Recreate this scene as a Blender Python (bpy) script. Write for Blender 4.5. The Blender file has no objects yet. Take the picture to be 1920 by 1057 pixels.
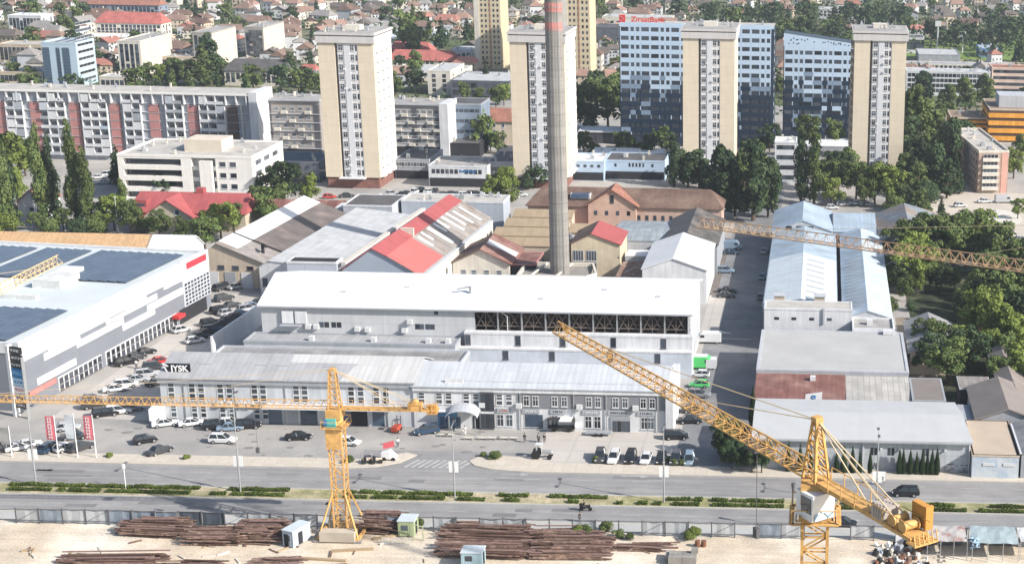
import bpy, bmesh, math, random
import numpy as np
from mathutils import Vector, Matrix
rad=math.radians
S=bpy.context.scene
C=S.collection
# ---------------------------------------------------------------- camera, sky, sun, exposure
F=2850.;PX,PY=1535.,528.5;CH=98.;TH=math.atan(778/2850.);RO=rad(1.2)
cd=bpy.data.cameras.new('camera');cam=bpy.data.objects.new('camera',cd);C.objects.link(cam)
cd.sensor_fit='HORIZONTAL';cd.sensor_width=36;cd.lens=F/1920*36;cd.shift_x=(960-PX)/1920;cd.clip_start=1;cd.clip_end=5000
M=(Matrix.Rotation(math.pi/2-TH,3,'X')@Matrix.Rotation(RO,3,'Z'))
cam.location=(0,0,CH);cam.rotation_euler=M.to_euler()
S.camera=cam
W=bpy.data.worlds.new('World');S.world=W;W.use_nodes=True
nt=W.node_tree;bg=nt.nodes['Background'];sky=nt.nodes.new('ShaderNodeTexSky')
SUNV=Vector((.78,-.31,.545)).normalized()
sky.sky_type='NISHITA';sky.sun_disc=False;sky.sun_elevation=math.asin(SUNV.z);sky.sun_rotation=math.atan2(SUNV.x,SUNV.y)
sky.air_density=1.2;sky.dust_density=2.5;sky.altitude=500
nt.links.new(sky.outputs[0],bg.inputs[0]);bg.inputs[1].default_value=.105
sl=bpy.data.lights.new('sun','SUN');so=bpy.data.objects.new('sun',sl);C.objects.link(so)
sl.energy=4.9;sl.angle=rad(.6);sl.color=(1,.945,.87);so.rotation_euler=SUNV.to_track_quat('Z','Y').to_euler()
S.view_settings.view_transform='Standard';S.view_settings.look='None';S.view_settings.exposure=.57;S.view_settings.gamma=1
S.cycles.max_bounces=4;S.cycles.diffuse_bounces=2;S.cycles.glossy_bounces=2;S.cycles.transparent_max_bounces=6;S.cycles.volume_bounces=0
# ---------------------------------------------------------------- pixel (of the 1920 px photo) <-> place
def P(u,v,z=0.):
    d=M@Vector(((u-PX)/F,-(v-PY)/F,-1.));t=(z-CH)/d.z
    return Vector((d.x*t,d.y*t,z))
def proj(p):
    q=M.transposed()@(Vector(p)-Vector((0,0,CH)));return PX+F*q.x/-q.z,PY-F*q.y/-q.z
def hfor(x,y,v):
    lo,hi=0.,97.
    for _ in range(40):
        m=(lo+hi)/2
        if proj((x,y,m))[1]>v: lo=m
        else: hi=m
    return lo
def xat(u,y,z=0.):   # world x on the line (y,z) seen at column u
    a=-900.;b=500.
    for _ in range(50):
        m=(a+b)/2
        if proj((m,y,z))[0]<u:a=m
        else:b=m
    return a
def xz(u,v,y):       # point on the vertical plane Y=y
    d=M@Vector(((u-PX)/F,-(v-PY)/F,-1.));t=y/d.y
    return d.x*t,CH+d.z*t
R=random.Random(7)
# ---------------------------------------------------------------- materials
MATS={}
def mat(name,c,r=.85,n=.14,ns=.25,streak=0.,panel=None,c2=None,c2s=.12,c2t=.55,rand=0.,spec=.3,metal=0.,bump=0.,emit=0,fine=0.,wear=0.):
    if name in MATS:return MATS[name]
    m=bpy.data.materials.new(name);m.use_nodes=True;t=m.node_tree;N=t.nodes;L=t.links
    b=N['Principled BSDF'];b.inputs['Roughness'].default_value=r;b.inputs['Metallic'].default_value=metal
    b.inputs['Specular IOR Level'].default_value=spec
    tc=N.new('ShaderNodeTexCoord');uv=tc.outputs['UV']
    def noise(scale,det=3,vec=None,rough=.6):
        x=N.new('ShaderNodeTexNoise');x.inputs['Scale'].default_value=scale;x.inputs['Detail'].default_value=det;x.inputs['Roughness'].default_value=rough
        L.new(vec or uv,x.inputs['Vector']);return x.outputs['Fac']
    def mixc(fac,a,bb,mode='MIX'):
        x=N.new('ShaderNodeMix');x.data_type='RGBA';x.blend_type=mode
        for k,s in ((0,fac),(6,a),(7,bb)):
            if hasattr(s,'links'):L.new(s,x.inputs[k])
            elif k==0:x.inputs[0].default_value=s
            else:x.inputs[k].default_value=(*s,1)
        return x.outputs[2]
    def rng(v,a,bb,c_,d):
        x=N.new('ShaderNodeMapRange');L.new(v,x.inputs[0])
        for k,q in enumerate((a,bb,c_,d)):x.inputs[k+1].default_value=q
        return x.outputs[0]
    col=c
    if c2: col=mixc(rng(noise(c2s,5),c2t-.08,c2t+.08,0,1),c,c2)
    def mul(col,v):
        x=N.new('ShaderNodeMix');x.data_type='RGBA';x.blend_type='MULTIPLY';x.inputs[0].default_value=1
        if hasattr(col,'links'):L.new(col,x.inputs[6])
        else:x.inputs[6].default_value=(*col,1)
        L.new(v,x.inputs[7]);return x.outputs[2]
    if n: col=mul(col,rng(noise(ns,6),.3,.7,1-n,1+n))
    if fine: col=mul(col,rng(noise(3.,3),.3,.7,1-fine,1+fine))
    if streak:
        mp=N.new('ShaderNodeMapping');mp.inputs['Scale'].default_value=(1.1,.08,1);L.new(uv,mp.inputs[0])
        col=mul(col,rng(noise(1.,4,mp.outputs[0]),.35,.7,1-streak,1+streak*.4))
    if wear:
        mp=N.new('ShaderNodeMapping');mp.inputs['Scale'].default_value=(.03,.9,1);L.new(uv,mp.inputs[0])
        col=mul(col,rng(noise(1.,5,mp.outputs[0]),.32,.68,1-wear,1+wear*.6))
    if panel:
        pw,ph,pv,gap=panel
        br=N.new('ShaderNodeTexBrick');br.offset=.5 if ph<1 else 0;br.inputs['Scale'].default_value=1
        br.inputs['Brick Width'].default_value=pw;br.inputs['Row Height'].default_value=ph;br.inputs['Mortar Size'].default_value=min(pw,ph)*.045
        br.inputs['Color1'].default_value=(1-pv,)*3+(1,);br.inputs['Color2'].default_value=(1+pv,)*3+(1,);br.inputs['Mortar'].default_value=(1-gap,)*3+(1,)
        L.new(uv,br.inputs['Vector']);col=mul(col,br.outputs['Color'])
    if rand:
        oi=N.new('ShaderNodeObjectInfo');col=mul(col,rng(oi.outputs['Random'],0,1,1-rand,1+rand))
    if hasattr(col,'links'):L.new(col,b.inputs['Base Color'])
    else:b.inputs['Base Color'].default_value=(*col,1)
    if bump:
        bp=N.new('ShaderNodeBump');bp.inputs['Strength'].default_value=bump;bp.inputs['Distance'].default_value=.1
        L.new(noise(2.5,4),bp.inputs['Height']);L.new(bp.outputs[0],b.inputs['Normal'])
    if emit:
        b.inputs['Emission Color'].default_value=(*c,1);b.inputs['Emission Strength'].default_value=emit
    MATS[name]=m;return m
def roofm(name,c,**k):
    k.setdefault('panel',(1.0,7.,.05,.18));k.setdefault('streak',.12);k.setdefault('r',.6);return mat(name,c,**k)
def tile(name,c,**k):
    k.setdefault('panel',(.4,.35,.16,.3));k.setdefault('n',.22);k.setdefault('streak',.1);return mat(name,c,**k)
m_white=mat('white_render',(.64,.65,.67),streak=.16,n=.10)
m_lgrey=mat('light_grey_render',(.45,.47,.505),streak=.12,n=.08)
m_grey=mat('grey_render',(.33,.35,.38),streak=.12,n=.1)
m_dgrey=mat('dark_grey_cladding',(.12,.125,.14),n=.1)
m_cream=mat('cream_render',(.62,.50,.34),streak=.07,n=.05)
m_beige=mat('beige_render',(.55,.46,.36),streak=.12,n=.1)
m_ltbeige=mat('pale_stone_render',(.64,.60,.53),streak=.16,n=.12)
m_conc=mat('raw_concrete',(.29,.275,.255),streak=.2,n=.2,panel=(60,2.6,.02,.25))
m_dark=mat('dark_paint_and_opening_shade',(.03,.03,.035))  # near-black for dark parts; also painted shade in openings and recesses
m_glass=mat('window_glass',(.045,.055,.07),r=.12,n=0,rand=.75,spec=.6)
m_glassb=mat('blue_curtain_glass',(.05,.085,.14),r=.1,n=.2,ns=.15,rand=.3,spec=.8)
m_frame=mat('white_frame',(.56,.57,.58),n=0)
m_framed=mat('dark_frame',(.1,.1,.11),n=0)
m_red=mat('red_cladding',(.44,.21,.195),streak=.12)
m_brick=mat('old_brick',(.36,.19,.13),panel=(.5,.2,.15,.2),streak=.15)
m_metal=mat('galvanised_metal',(.45,.46,.47),r=.45,metal=.6)
m_pole=mat('pole_paint',(.33,.34,.35),r=.5)
m_black=mat('black_plastic',(.02,.02,.02),r=.5,n=0)
m_signred=mat('sign_red',(.62,.05,.05),n=0);m_signblue=mat('sign_blue',(.04,.18,.42),n=0);m_signw=mat('sign_white',(.8,.8,.8),n=0)
r_white=roofm('white_sheet_roof',(.78,.79,.80),r=.45,n=.03,streak=.04)
r_pale=roofm('pale_grey_roof',(.50,.51,.52))
r_grey=roofm('grey_sheet_roof',(.27,.27,.275),n=.2,c2=(.34,.33,.32))
r_mid=roofm('mid_grey_roof',(.38,.385,.40),n=.12)
r_dark=roofm('dark_grey_roof',(.11,.105,.105),n=.25)
r_blue=roofm('pale_blue_roof',(.38,.47,.56),n=.12,c2=(.30,.36,.42))
r_red=roofm('new_red_roof',(.66,.14,.13),n=.04,streak=.05)
r_redold=roofm('faded_red_roof',(.38,.10,.10),n=.1)
r_rust=roofm('rusty_red_roof',(.235,.11,.092),n=.25,c2=(.30,.18,.15),streak=.25)
r_asb=roofm('fibre_cement_roof',(.33,.30,.28),n=.25,c2=(.22,.17,.14),c2t=.6,streak=.3)
r_tan=roofm('tan_sheet_roof',(.55,.36,.20),n=.08,panel=(.5,.5,.12,.25))
r_brown=tile('brown_tile',(.155,.10,.08),c2=(.20,.14,.11));r_terra=tile('terracotta_tile',(.32,.15,.11));r_redt=tile('red_tile',(.42,.14,.12))
r_flat=mat('bitumen_flat_roof',(.33,.32,.31),n=.25,c2=(.42,.40,.38),c2s=.08,fine=.1)
r_gravel=mat('pale_flat_roof',(.44,.42,.39),n=.2,fine=.12)
ORANGE=mat('crane_yellow_paint',(.60,.355,.125),r=.55,n=.22,ns=1.,c2=(.40,.22,.11),c2s=.9,c2t=.62)
RUSTY=mat('rusty_steel',(.22,.10,.06),n=.3,ns=.8,streak=.3)
# ---------------------------------------------------------------- mesh builder
class MB:
    def __init__(s):s.v=[];s.f=[];s.m=[]
    def poly(s,pts,m=0):
        b=len(s.v);s.v+= [tuple(p) for p in pts];s.f.append(tuple(range(b,b+len(pts))));s.m.append(m);return s
    def mesh(s,vs,fs,m=0):
        b=len(s.v);s.v+=[tuple(p) for p in vs];s.f+=[tuple(b+i for i in f) for f in fs];s.m+=[m]*len(fs);return s
    def box(s,x0,y0,z0,x1,y1,z1,m=0):
        return s.mesh([(x0,y0,z0),(x1,y0,z0),(x1,y1,z0),(x0,y1,z0),(x0,y0,z1),(x1,y0,z1),(x1,y1,z1),(x0,y1,z1)],
          [(0,3,2,1),(4,5,6,7),(0,1,5,4),(1,2,6,5),(2,3,7,6),(3,0,4,7)],m)
    def prism(s,pts,z0,z1,m=0,mt=None):
        a=sum(pts[i][0]*pts[(i+1)%len(pts)][1]-pts[(i+1)%len(pts)][0]*pts[i][1] for i in range(len(pts)))
        if a<0:pts=list(pts)[::-1]
        n=len(pts);b=len(s.v);s.v+=[(p[0],p[1],z0) for p in pts]+[(p[0],p[1],z1) for p in pts]
        for i in range(n):
            j=(i+1)%n;s.f.append((b+i,b+j,b+n+j,b+n+i));s.m.append(m)
        s.f.append(tuple(b+i for i in range(n))[::-1]);s.m.append(m);s.f.append(tuple(b+n+i for i in range(n)));s.m.append(m if mt is None else mt);return s
    def slab(s,q,t,m=0):   # quad seen from above + thickness downwards
        return s.mesh([tuple(p) for p in q]+[(p[0],p[1],p[2]-t) for p in q],[(0,1,2,3),(7,6,5,4)]+[(i,i+4,(i+1)%4+4,(i+1)%4) for i in range(4)],m)
    def bar(s,p,q,w,h=None,m=0):
        p=Vector(p);q=Vector(q);h=h or w;d=(q-p)
        if d.length<1e-6:return s
        d.normalize();up=Vector((0,0,1)) if abs(d.z)<.95 else Vector((0,1,0))
        a=d.cross(up).normalized();b=a.cross(d).normalized();a*=w/2;b*=h/2
        vs=[p-a-b,p+a-b,p+a+b,p-a+b,q-a-b,q+a-b,q+a+b,q-a+b]
        return s.mesh(vs,[(0,1,2,3),(7,6,5,4),(0,4,5,1),(1,5,6,2),(2,6,7,3),(3,7,4,0)],m)
    def tube(s,p,q,r,r2=None,n=8,m=0,cap=True):
        p=Vector(p);q=Vector(q);r2=r if r2 is None else r2;d=(q-p).normalized();up=Vector((0,0,1)) if abs(d.z)<.95 else Vector((0,1,0))
        a=d.cross(up).normalized();b=a.cross(d);vs=[]
        for c,rr in((p,r),(q,r2)):
            for i in range(n):
                t=2*math.pi*i/n;vs.append(c+a*math.cos(t)*rr+b*math.sin(t)*rr)
        fs=[(i,(i+1)%n,(i+1)%n+n,i+n) for i in range(n)]
        if cap:fs+=[tuple(range(n))[::-1],tuple(range(n,2*n))]
        return s.mesh(vs,[f[::-1] for f in fs],m)
    def lathe(s,prof,n=12,m=0,c=(0,0)):
        vs=[(c[0]+r*math.cos(2*math.pi*i/n),c[1]+r*math.sin(2*math.pi*i/n),z) for r,z in prof for i in range(n)]
        fs=[(k*n+i,k*n+(i+1)%n,(k+1)*n+(i+1)%n,(k+1)*n+i) for k in range(len(prof)-1) for i in range(n)]
        fs+=[tuple(range(n))[::-1],tuple((len(prof)-1)*n+i for i in range(n))]
        return s.mesh(vs,fs,m)
    def build(s,name,mats,parent=None,loc=(0,0,0),smooth=False,me_only=False):
        me=bpy.data.meshes.new(name);me.from_pydata(s.v,[],s.f)
        if not isinstance(mats,(list,tuple)):mats=[mats]
        for q in mats:me.materials.append(q)
        me.polygons.foreach_set('material_index',s.m)
        uvl=me.uv_layers.new(name='UVMap');me.update()
        uvs=np.zeros((len(me.loops),2))
        for p in me.polygons:
            nn=p.normal
            if abs(nn.z)>.97:tx,bx=Vector((1,0,0)),Vector((0,1,0))
            else:
                tx=Vector((-nn.y,nn.x,0)).normalized();bx=nn.cross(tx)
            for li in p.loop_indices:
                co=me.vertices[me.loops[li].vertex_index].co;uvs[li]=(co.dot(tx),co.dot(bx))
        uvl.data.foreach_set('uv',uvs.ravel())
        if smooth:me.polygons.foreach_set('use_smooth',[True]*len(me.polygons))
        if me_only:return me
        return link(name,me,parent,loc)
def link(name,me,parent=None,loc=(0,0,0),rz=0):
    o=bpy.data.objects.new(name,me);C.objects.link(o);o.location=loc;o.rotation_euler=(0,0,rz)
    if parent:o.parent=parent
    return o
def tag(o,label=None,cat=None,group=None,kind=None):
    if label:o['label']=label
    if cat:o['category']=cat
    if group:o['group']=group
    if kind:o['kind']=kind
    return o
def thing(name,label,cat,loc=(0,0,0),rz=0,group=None):
    o=bpy.data.objects.new(name,None);C.objects.link(o);o.location=loc;o.rotation_euler=(0,0,rz);o.empty_display_size=.5
    return tag(o,label,cat,group)
def struct(name,mb,m,label=None,kind='structure'):
    o=mb.build(name,m);o['kind']=kind
    if label:o['label']=label
    return o
def text_mesh(txt,size,depth,bold=0.,sx=1.):
    cu=bpy.data.curves.new('t','FONT');cu.body=txt;cu.size=size;cu.extrude=depth;cu.offset=bold;cu.align_x='CENTER';cu.align_y='CENTER'
    o=bpy.data.objects.new('t',cu);C.objects.link(o);bpy.context.view_layer.update()
    me=bpy.data.meshes.new_from_object(o.evaluated_get(bpy.context.evaluated_depsgraph_get()));bpy.data.objects.remove(o)
    me.transform(Matrix.Diagonal((sx,1,1,1)));me.transform(Matrix.Rotation(math.pi/2,4,'X'));return me
# deferred labels: look + place, told apart by order from the left
DEF=[]
def later(o,look,place,key=None):
    p=o.location;u,v=proj((p.x,p.y,0));DEF.append((o,look,place,u if key is None else key))
ORD='first second third fourth fifth sixth seventh eighth ninth tenth eleventh twelfth thirteenth fourteenth fifteenth sixteenth seventeenth eighteenth nineteenth twentieth'.split()
def nth(i,n):
    if n==2:return ('left','right')[i]+' one of two'
    if i==0:return 'leftmost'
    if i==n-1:return 'rightmost'
    if i<n/2 or n-1-i>19:
        return (ORD[i] if i<20 else 'twenty-'+ORD[i-20] )+' from the left'
    return ORD[n-1-i]+' from the right'
def flush_labels():
    g={}
    for t in DEF:g.setdefault((t[1],t[2]),[]).append(t)
    for (look,place),l in g.items():
        l.sort(key=lambda t:t[3]);n=len(l)
        for i,t in enumerate(l):
            t[0]['label']=f'{look} {place}' if n==1 else f'{look} {place}, {nth(i,n)}'
# ---------------------------------------------------------------- buildings
WIN={}
def winmesh(w,h,style):
    k=(round(w,1),round(h,1),style);w,h,_=k
    if k in WIN:return WIN[k]
    b=MB();fr=.12 if style!='wide' else .08
    fm=m_framed if style=='dark' else m_frame
    if style=='bare':
        b.box(-w/2,-.03,0,w/2,.0,h,1)
    else:
        b.box(-w/2,-.06,0,w/2,.0,fr,0).box(-w/2,-.06,h-fr,w/2,.0,h,0).box(-w/2,-.06,fr,-w/2+fr,.0,h-fr,0).box(w/2-fr,-.06,fr,w/2,.0,h-fr,0)
        b.box(-w/2+fr,-.03,fr,w/2-fr,-.005,h-fr,1)
        if style=='cross': b.box(-.04,-.055,fr,.04,-.031,h-fr,0).box(-w/2+fr,-.05,h*.62,w/2-fr,-.032,h*.62+.1,0)
        if style=='tall': b.box(-w/2+fr,-.05,h*.7,w/2-fr,-.032,h*.7+.14,0).box(-w/2+fr,-.05,h*.36,w/2-fr,-.032,h*.36+.3,0)
        if style=='wide':
            for i in (1,2,3):b.box(-w/2+w*i/4-.04,-.055,fr,-w/2+w*i/4+.04,-.031,h-fr,0)
        if w>.8: b.box(-w/2-.08,-.14,-.1,w/2+.08,0,-.002,0)
    WIN[k]=b.build('window',[fm,m_glass],me_only=True);return WIN[k]
class Bd:
    def __init__(s,name,label,cat,x0,y0,w,d,h,rz=0,group=None):
        s.w,s.d,s.h=w,d,h;s.x0,s.y0=x0,y0;s.e=thing(name,label,cat,(x0,y0,0),rz,group);s.n=0;s.st=None
    def part(s,name,mb,m,label=None):
        o=mb.build(name,m,s.e)
        if label:o['label']=label
        return o
    def body(s,m,z0=-.5,mt=None):
        s.wall=s.part('wall',MB().box(0,0,z0,s.w,s.d,s.h),m);return s
    def place(s,me,name,face,x,z,out=0.,dz=0):
        if face=='F':l=(x,-out,z);r=0
        elif face=='R':l=(s.w+out,x,z);r=math.pi/2
        elif face=='L':l=(-out,x,z);r=-math.pi/2
        elif face=='B':l=(x,s.d+out,z);r=math.pi
        return link(name,me,s.e,l,r)
    def win(s,face,x,z,w,h,style='plain',out=0.003,name='window'):
        me=winmesh(w,h,style);s.n+=1
        if s.n<=99:return s.place(me,name,face,x,z,out)
        if s.st is None:s.st=(MB(),[])
        a={'F':(0,(x,-out,z)),'R':(math.pi/2,(s.w+out,x,z)),'L':(-math.pi/2,(-out,x,z)),'B':(math.pi,(x,s.d+out,z))}[face]
        T=Matrix.Translation(a[1])@Matrix.Rotation(a[0],4,'Z')
        mi=[p.material_index for p in me.polygons];b=len(s.st[0].v)
        s.st[0].v+=[tuple(T@v.co) for v in me.vertices];s.st[0].f+=[tuple(b+i for i in p.vertices) for p in me.polygons];s.st[0].m+=mi
    def grid(s,face,nx,x0,x1,nz,z0,z1,w,h,style='plain',skip=0.):
        for j in range(nz):
            z=z0+(z1-z0)*j/max(1,nz-1)
            for i in range(nx):
                if R.random()<skip:continue
                s.win(face,x0+(x1-x0)*(i+.5)/nx,z,w,h,style)
        return s
    def done(s):
        if s.st:
            o=s.st[0].build('window',[m_frame,m_glass],s.e);o['kind']='stuff'
    def flat(s,m,par=.5,mw=None,t=.3):
        b=MB();b.box(.02,.02,s.h,s.w-.02,s.d-.02,s.h+.12);s.roof=s.part('roof',b,m)
        if par:
            p=MB();h=s.h;p.box(-.08,-.08,h-.15,s.w+.08,t,h+par).box(-.08,s.d-t,h-.15,s.w+.08,s.d+.08,h+par).box(-.08,t,h-.15,t,s.d-t,h+par).box(s.w-t,t,h-.15,s.w+.08,s.d-t,h+par)
            s.part('parapet',p,mw or m_lgrey)
        return s
    def gable(s,axis,zr,m,mw,over=.4,frac=.5,th=.22,hip=0,z0=-.5,m2=None):
        w,d,h=s.w,s.d,s.h;b=MB();o=over
        ms=[m,m2 or m]
        if axis=='x':
            yr=d*frac
            sf=(zr-h)/yr;sb=(zr-h)/(d-yr)
            body=[(0,0,z0),(0,d,z0),(0,d,h),(0,yr,zr if not hip else h),(0,0,h)]
            if hip:
                s.body(mw,z0)
            else:
                q=MB();A=[(0,0,z0),(0,0,h),(0,yr,zr),(0,d,h),(0,d,z0)];B_=[(w,p[1],p[2]) for p in A];n=5
                q.mesh(A+B_,[(0,1,2,3,4),(9,8,7,6,5),(0,5,6,1),(1,6,7,2),(2,7,8,3),(3,8,9,4),(4,9,5,0)]);s.wall=s.part('wall',q,mw)
            e=.05
            b.slab([(-o+0,-o,h-sf*o+th+e),(w+o,-o,h-sf*o+th+e),(w+o-hip,yr,zr+th+e),(-o+hip,yr,zr+th+e)],th,0)
            b.slab([(w+o,d+o,h-sb*o+th+e),(-o,d+o,h-sb*o+th+e),(-o+hip,yr,zr+th+e+.004),(w+o-hip,yr,zr+th+e+.004)],th,1)
            if hip:
                b.mesh([(-o,-o,h-sf*o+th+e),(-o,d+o,h-sb*o+th+e),(-o+hip,yr,zr+th+e)],[(0,2,1)],0);b.mesh([(w+o,-o,h-sf*o+th+e),(w+o,d+o,h-sb*o+th+e),(w+o-hip,yr,zr+th+e)],[(0,1,2)],0)
        else:
            xr=w*frac;sl_=(zr-h)/xr;sr=(zr-h)/(w-xr);e=.05
            q=MB();A=[(0,0,z0),(w,0,z0),(w,0,h),(xr,0,zr),(0,0,h)];B_=[(p[0],d,p[2]) for p in A]
            q.mesh(A+B_,[(0,1,2,3,4),(9,8,7,6,5),(0,5,6,1),(1,6,7,2),(2,7,8,3),(3,8,9,4),(4,9,5,0)]);s.wall=s.part('wall',q,mw)
            b.slab([(-o,d+o,h-sl_*o+th+e),(-o,-o,h-sl_*o+th+e),(xr,-o,zr+th+e),(xr,d+o,zr+th+e)],th,0)
            b.slab([(w+o,-o,h-sr*o+th+e),(w+o,d+o,h-sr*o+th+e),(xr,d+o,zr+th+e+.004),(xr,-o,zr+th+e+.004)],th,1)
        s.roof=s.part('roof',b,ms);return s
    def box(s,name,x0,y0,z0,x1,y1,z1,m,label=None,parent=None):
        o=MB().box(x0,y0,z0,x1,y1,z1).build(name,m,parent or s.e)
        if label:o['label']=label
        return o
    def clutter(s,n,zz=None,m=None,seed=1,area=None):
        r=random.Random(seed);z=(zz or s.h)+.12;a=area or (1,1,s.w-1,s.d-1)
        for i in range(n):
            x=r.uniform(a[0],a[2]);y=r.uniform(a[1],a[3]);sx=r.uniform(.4,1.3);k=r.random()
            if k<.6:
                b=MB().box(x,y,z,x+sx,y+sx*r.uniform(.7,1.3),z+r.uniform(.5,1.2));b.box(x+.1,y+.1,z,x+sx*.6,y+sx*.5,z+1.4)
                b.build('air_conditioner' if k<.3 else 'roof_vent',[m_metal,m_lgrey,m_grey][i%3] if not m else m,s.e)
            else:
                MB().box(x,y,z,x+.5,y+.5,z+1.1).box(x-.1,y-.1,z+1.1,x+.6,y+.6,z+1.3).build('chimney_stack',m_ltbeige,s.e)
def fb(uL,uR,vb,vt,dy=0):   # front of a building from its pixel box: x0, x1, y, height
    a=P(uL,vb);y=a.y;return a.x,xat(uR,y),y,hfor(a.x,y,vt)
# ---------------------------------------------------------------- ground, roads
g_grass=mat('rough_grass',(.10,.125,.055),n=.3,ns=.05,c2=(.24,.21,.15),c2s=.03,c2t=.56,fine=.25,r=1)
g_city=mat('dusty_paving',(.38,.36,.335),n=.16,ns=.06,c2=(.30,.29,.28),c2s=.05,fine=.08,r=.95)
g_lot=mat('worn_asphalt',(.30,.29,.28),n=.14,ns=.12,c2=(.36,.345,.325),c2s=.07,fine=.1,r=.95)
g_conc=mat('pale_concrete_yard',(.47,.44,.405),n=.1,ns=.1,panel=(6,5,.02,.10),fine=.06,r=.95)
g_road=mat('road_asphalt',(.255,.25,.25),n=.1,ns=.3,c2=(.30,.293,.288),c2s=.05,wear=.16,fine=.06,r=.9)
g_walk=mat('pale_pavement',(.52,.47,.40),n=.08,ns=.5,fine=.1,panel=(2,2,.03,.08),r=.95)
g_kerb=mat('kerb_stone',(.50,.48,.44),n=.12,ns=1)
g_med=mat('dry_median_grass',(.27,.26,.13),n=.3,ns=.4,c2=(.42,.36,.25),c2s=.1,fine=.3,r=1)
g_sand=mat('sandy_site_ground',(.56,.475,.37),n=.22,ns=.16,c2=(.68,.62,.53),c2s=.05,fine=.2,wear=.12,r=1)
g_paint=mat('white_road_paint',(.40,.40,.395),n=.2,ns=1.)
g_street=mat('blue_shade_asphalt',(.19,.195,.205),n=.18,ns=.15,c2=(.235,.235,.24),c2s=.08,fine=.08,r=.9)  # the side street's blue-grey shade is put into this asphalt colour
def sheet(name,x0,y0,x1,y1,z,m):
    return struct(name,MB().poly([(x0,y0,z),(x1,y0,z),(x1,y1,z),(x0,y1,z)]),m)
sheet('terrain',-2500,-400,2200,4200,-.12,g_grass)
sheet('city_ground',-330,238,150,640,0,g_city)
sheet('construction_ground',-260,20,140,212.6,-.02,g_sand)
sheet('parking_lot',-190,239.2,-48,255.6,.02,g_lot)
sheet('forecourt',-47.98,239.2,-24.,255.6,.025,g_conc)
sheet('mall_lane',-137,255.62,-110.9,338,.02,g_conc)
sheet('side_street',-24,239.4,-11.6,470,.03,g_street)
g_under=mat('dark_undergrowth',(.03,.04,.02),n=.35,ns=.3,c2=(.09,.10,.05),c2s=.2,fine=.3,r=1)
# main road
xa,xb=-420,300
sheet('road',xa,226.2,xb,235.2,.02,g_road)
sheet('road',xa,215.6,xb,222.2,.022,g_road)
k=MB()
for y in (226.1,222.1):k.box(xa,y-.0,-.1,xb,y+.18,.12)
k.box(xa,215.4,-.1,xb,215.6,.14)
struct('kerb',k,g_kerb)
sheet('median',xa,222.28,xb,226.1,.09,g_med)
# upper pavement with a junction opening
jx0,jx1=P(765,870).x,P(880,870).x
w=MB()
def walk(pts):w.prism(pts,-.1,.14)
walk([(xa,235.2),(jx0-9,235.2),(jx0-5,235.9),(jx0-1.5,238),(jx0+.5,241.5),(jx0-1.5,242.6),(jx0-4,241),(jx0-7,239.2),(xa,239.2)])
walk([(xb,235.2),(jx1+10,235.2),(jx1+4,236),(jx1+1,237.4),(jx1-.3,239.3),(jx1+.8,241.3),(jx1+4,242.2),(jx1+10,241),(jx1+14,239.2),(xb,239.2)])
struct('pavement',w,g_walk)
sheet('junction',jx0-9,235.15,jx1+10,243.5,.026,g_road)
sheet('footpath',xa,212.6,xb,215.4,.02,mat('grey_footpath',(.40,.40,.39),n=.1,fine=.1))
# painted markings
p=MB()
def ln(x0,y0,x1,y1,wd=.14,z=.034):
    d=Vector((x1-x0,y1-y0,0));n=Vector((-d.y,d.x,0)).normalized()*wd/2
    p.poly([(x0-n.x,y0-n.y,z),(x1-n.x,y1-n.y,z),(x1+n.x,y1+n.y,z),(x0+n.x,y0+n.y,z)][::-1] if False else [(x0+n.x,y0+n.y,z),(x0-n.x,y0-n.y,z),(x1-n.x,y1-n.y,z),(x1+n.x,y1+n.y,z)])
x=xa+3
while x<xb:
    for y in (229.2,232.2,218.8): ln(x,y,x+3,y,.15)
    x+=9
for y in (226.7,215.95,221.8):ln(xa,y,xb,y,.13)
ln(xa,234.8,jx0-8,234.8,.13);ln(jx1+9,234.8,xb,234.8,.13)
for i in range(9):
    x=jx0+.4+i*(jx1-jx0-1)/8.;ln(x-.6,236.2,x+.9,239.6,.5)
for u,v in ((965,889),(1190,893)):
    q=P(u,v);x,y=q.x,q.y
    ln(x-2.2,y,x+1,y,.22);p.poly([(x+1,y+.55,.036),(x+1,y-.55,.036),(x+2.4,y,.036)])
struct('road_marking',p,g_paint)
q=MB();r=random.Random(14)
for i in range(26):
    x=r.uniform(-150,50);y=r.choice([r.uniform(227,233.5),r.uniform(216.3,220.5)]);w_=r.uniform(1.5,9);h_=r.uniform(.5,1.6)
    q.poly([(x,y,.0245),(x+w_,y,.0245),(x+w_,y+h_,.0245),(x,y+h_,.0245)])
struct('road_patch',q,mat('asphalt_repair',(.19,.188,.19),n=.15,fine=.1))
q=MB()
for i in range(40):
    x=r.uniform(-125,-55);y=r.uniform(240,254);n=9;a_=r.uniform(.3,1.1)
    q.poly([(x+a_*math.cos(6.283*j/n)*r.uniform(.6,1.3),y+a_*.7*math.sin(6.283*j/n),.0245+.0001*i) for j in range(n)])
struct('oil_stain',q,mat('oil_stain',(.21,.20,.195),n=.3,ns=1))
p=MB()
for i in range(9):
    a=P(486+i*27,868);ln(a.x,a.y,a.x+3.2,a.y+4.6,.14,.04)
for i in range(10):
    a=P(405+i*12,822);ln(a.x,a.y,a.x+1.6,a.y+3.4,.12,.04)
ln(P(1100,812).x,P(1100,812).y+.5,P(1100,812).x+9,P(1100,812).y+.5,.12,.04)
q=P(1355,635);ln(q.x-.5,q.y,q.x+6,q.y,.5,.05)
struct('parking_marking',p,g_paint)
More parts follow.
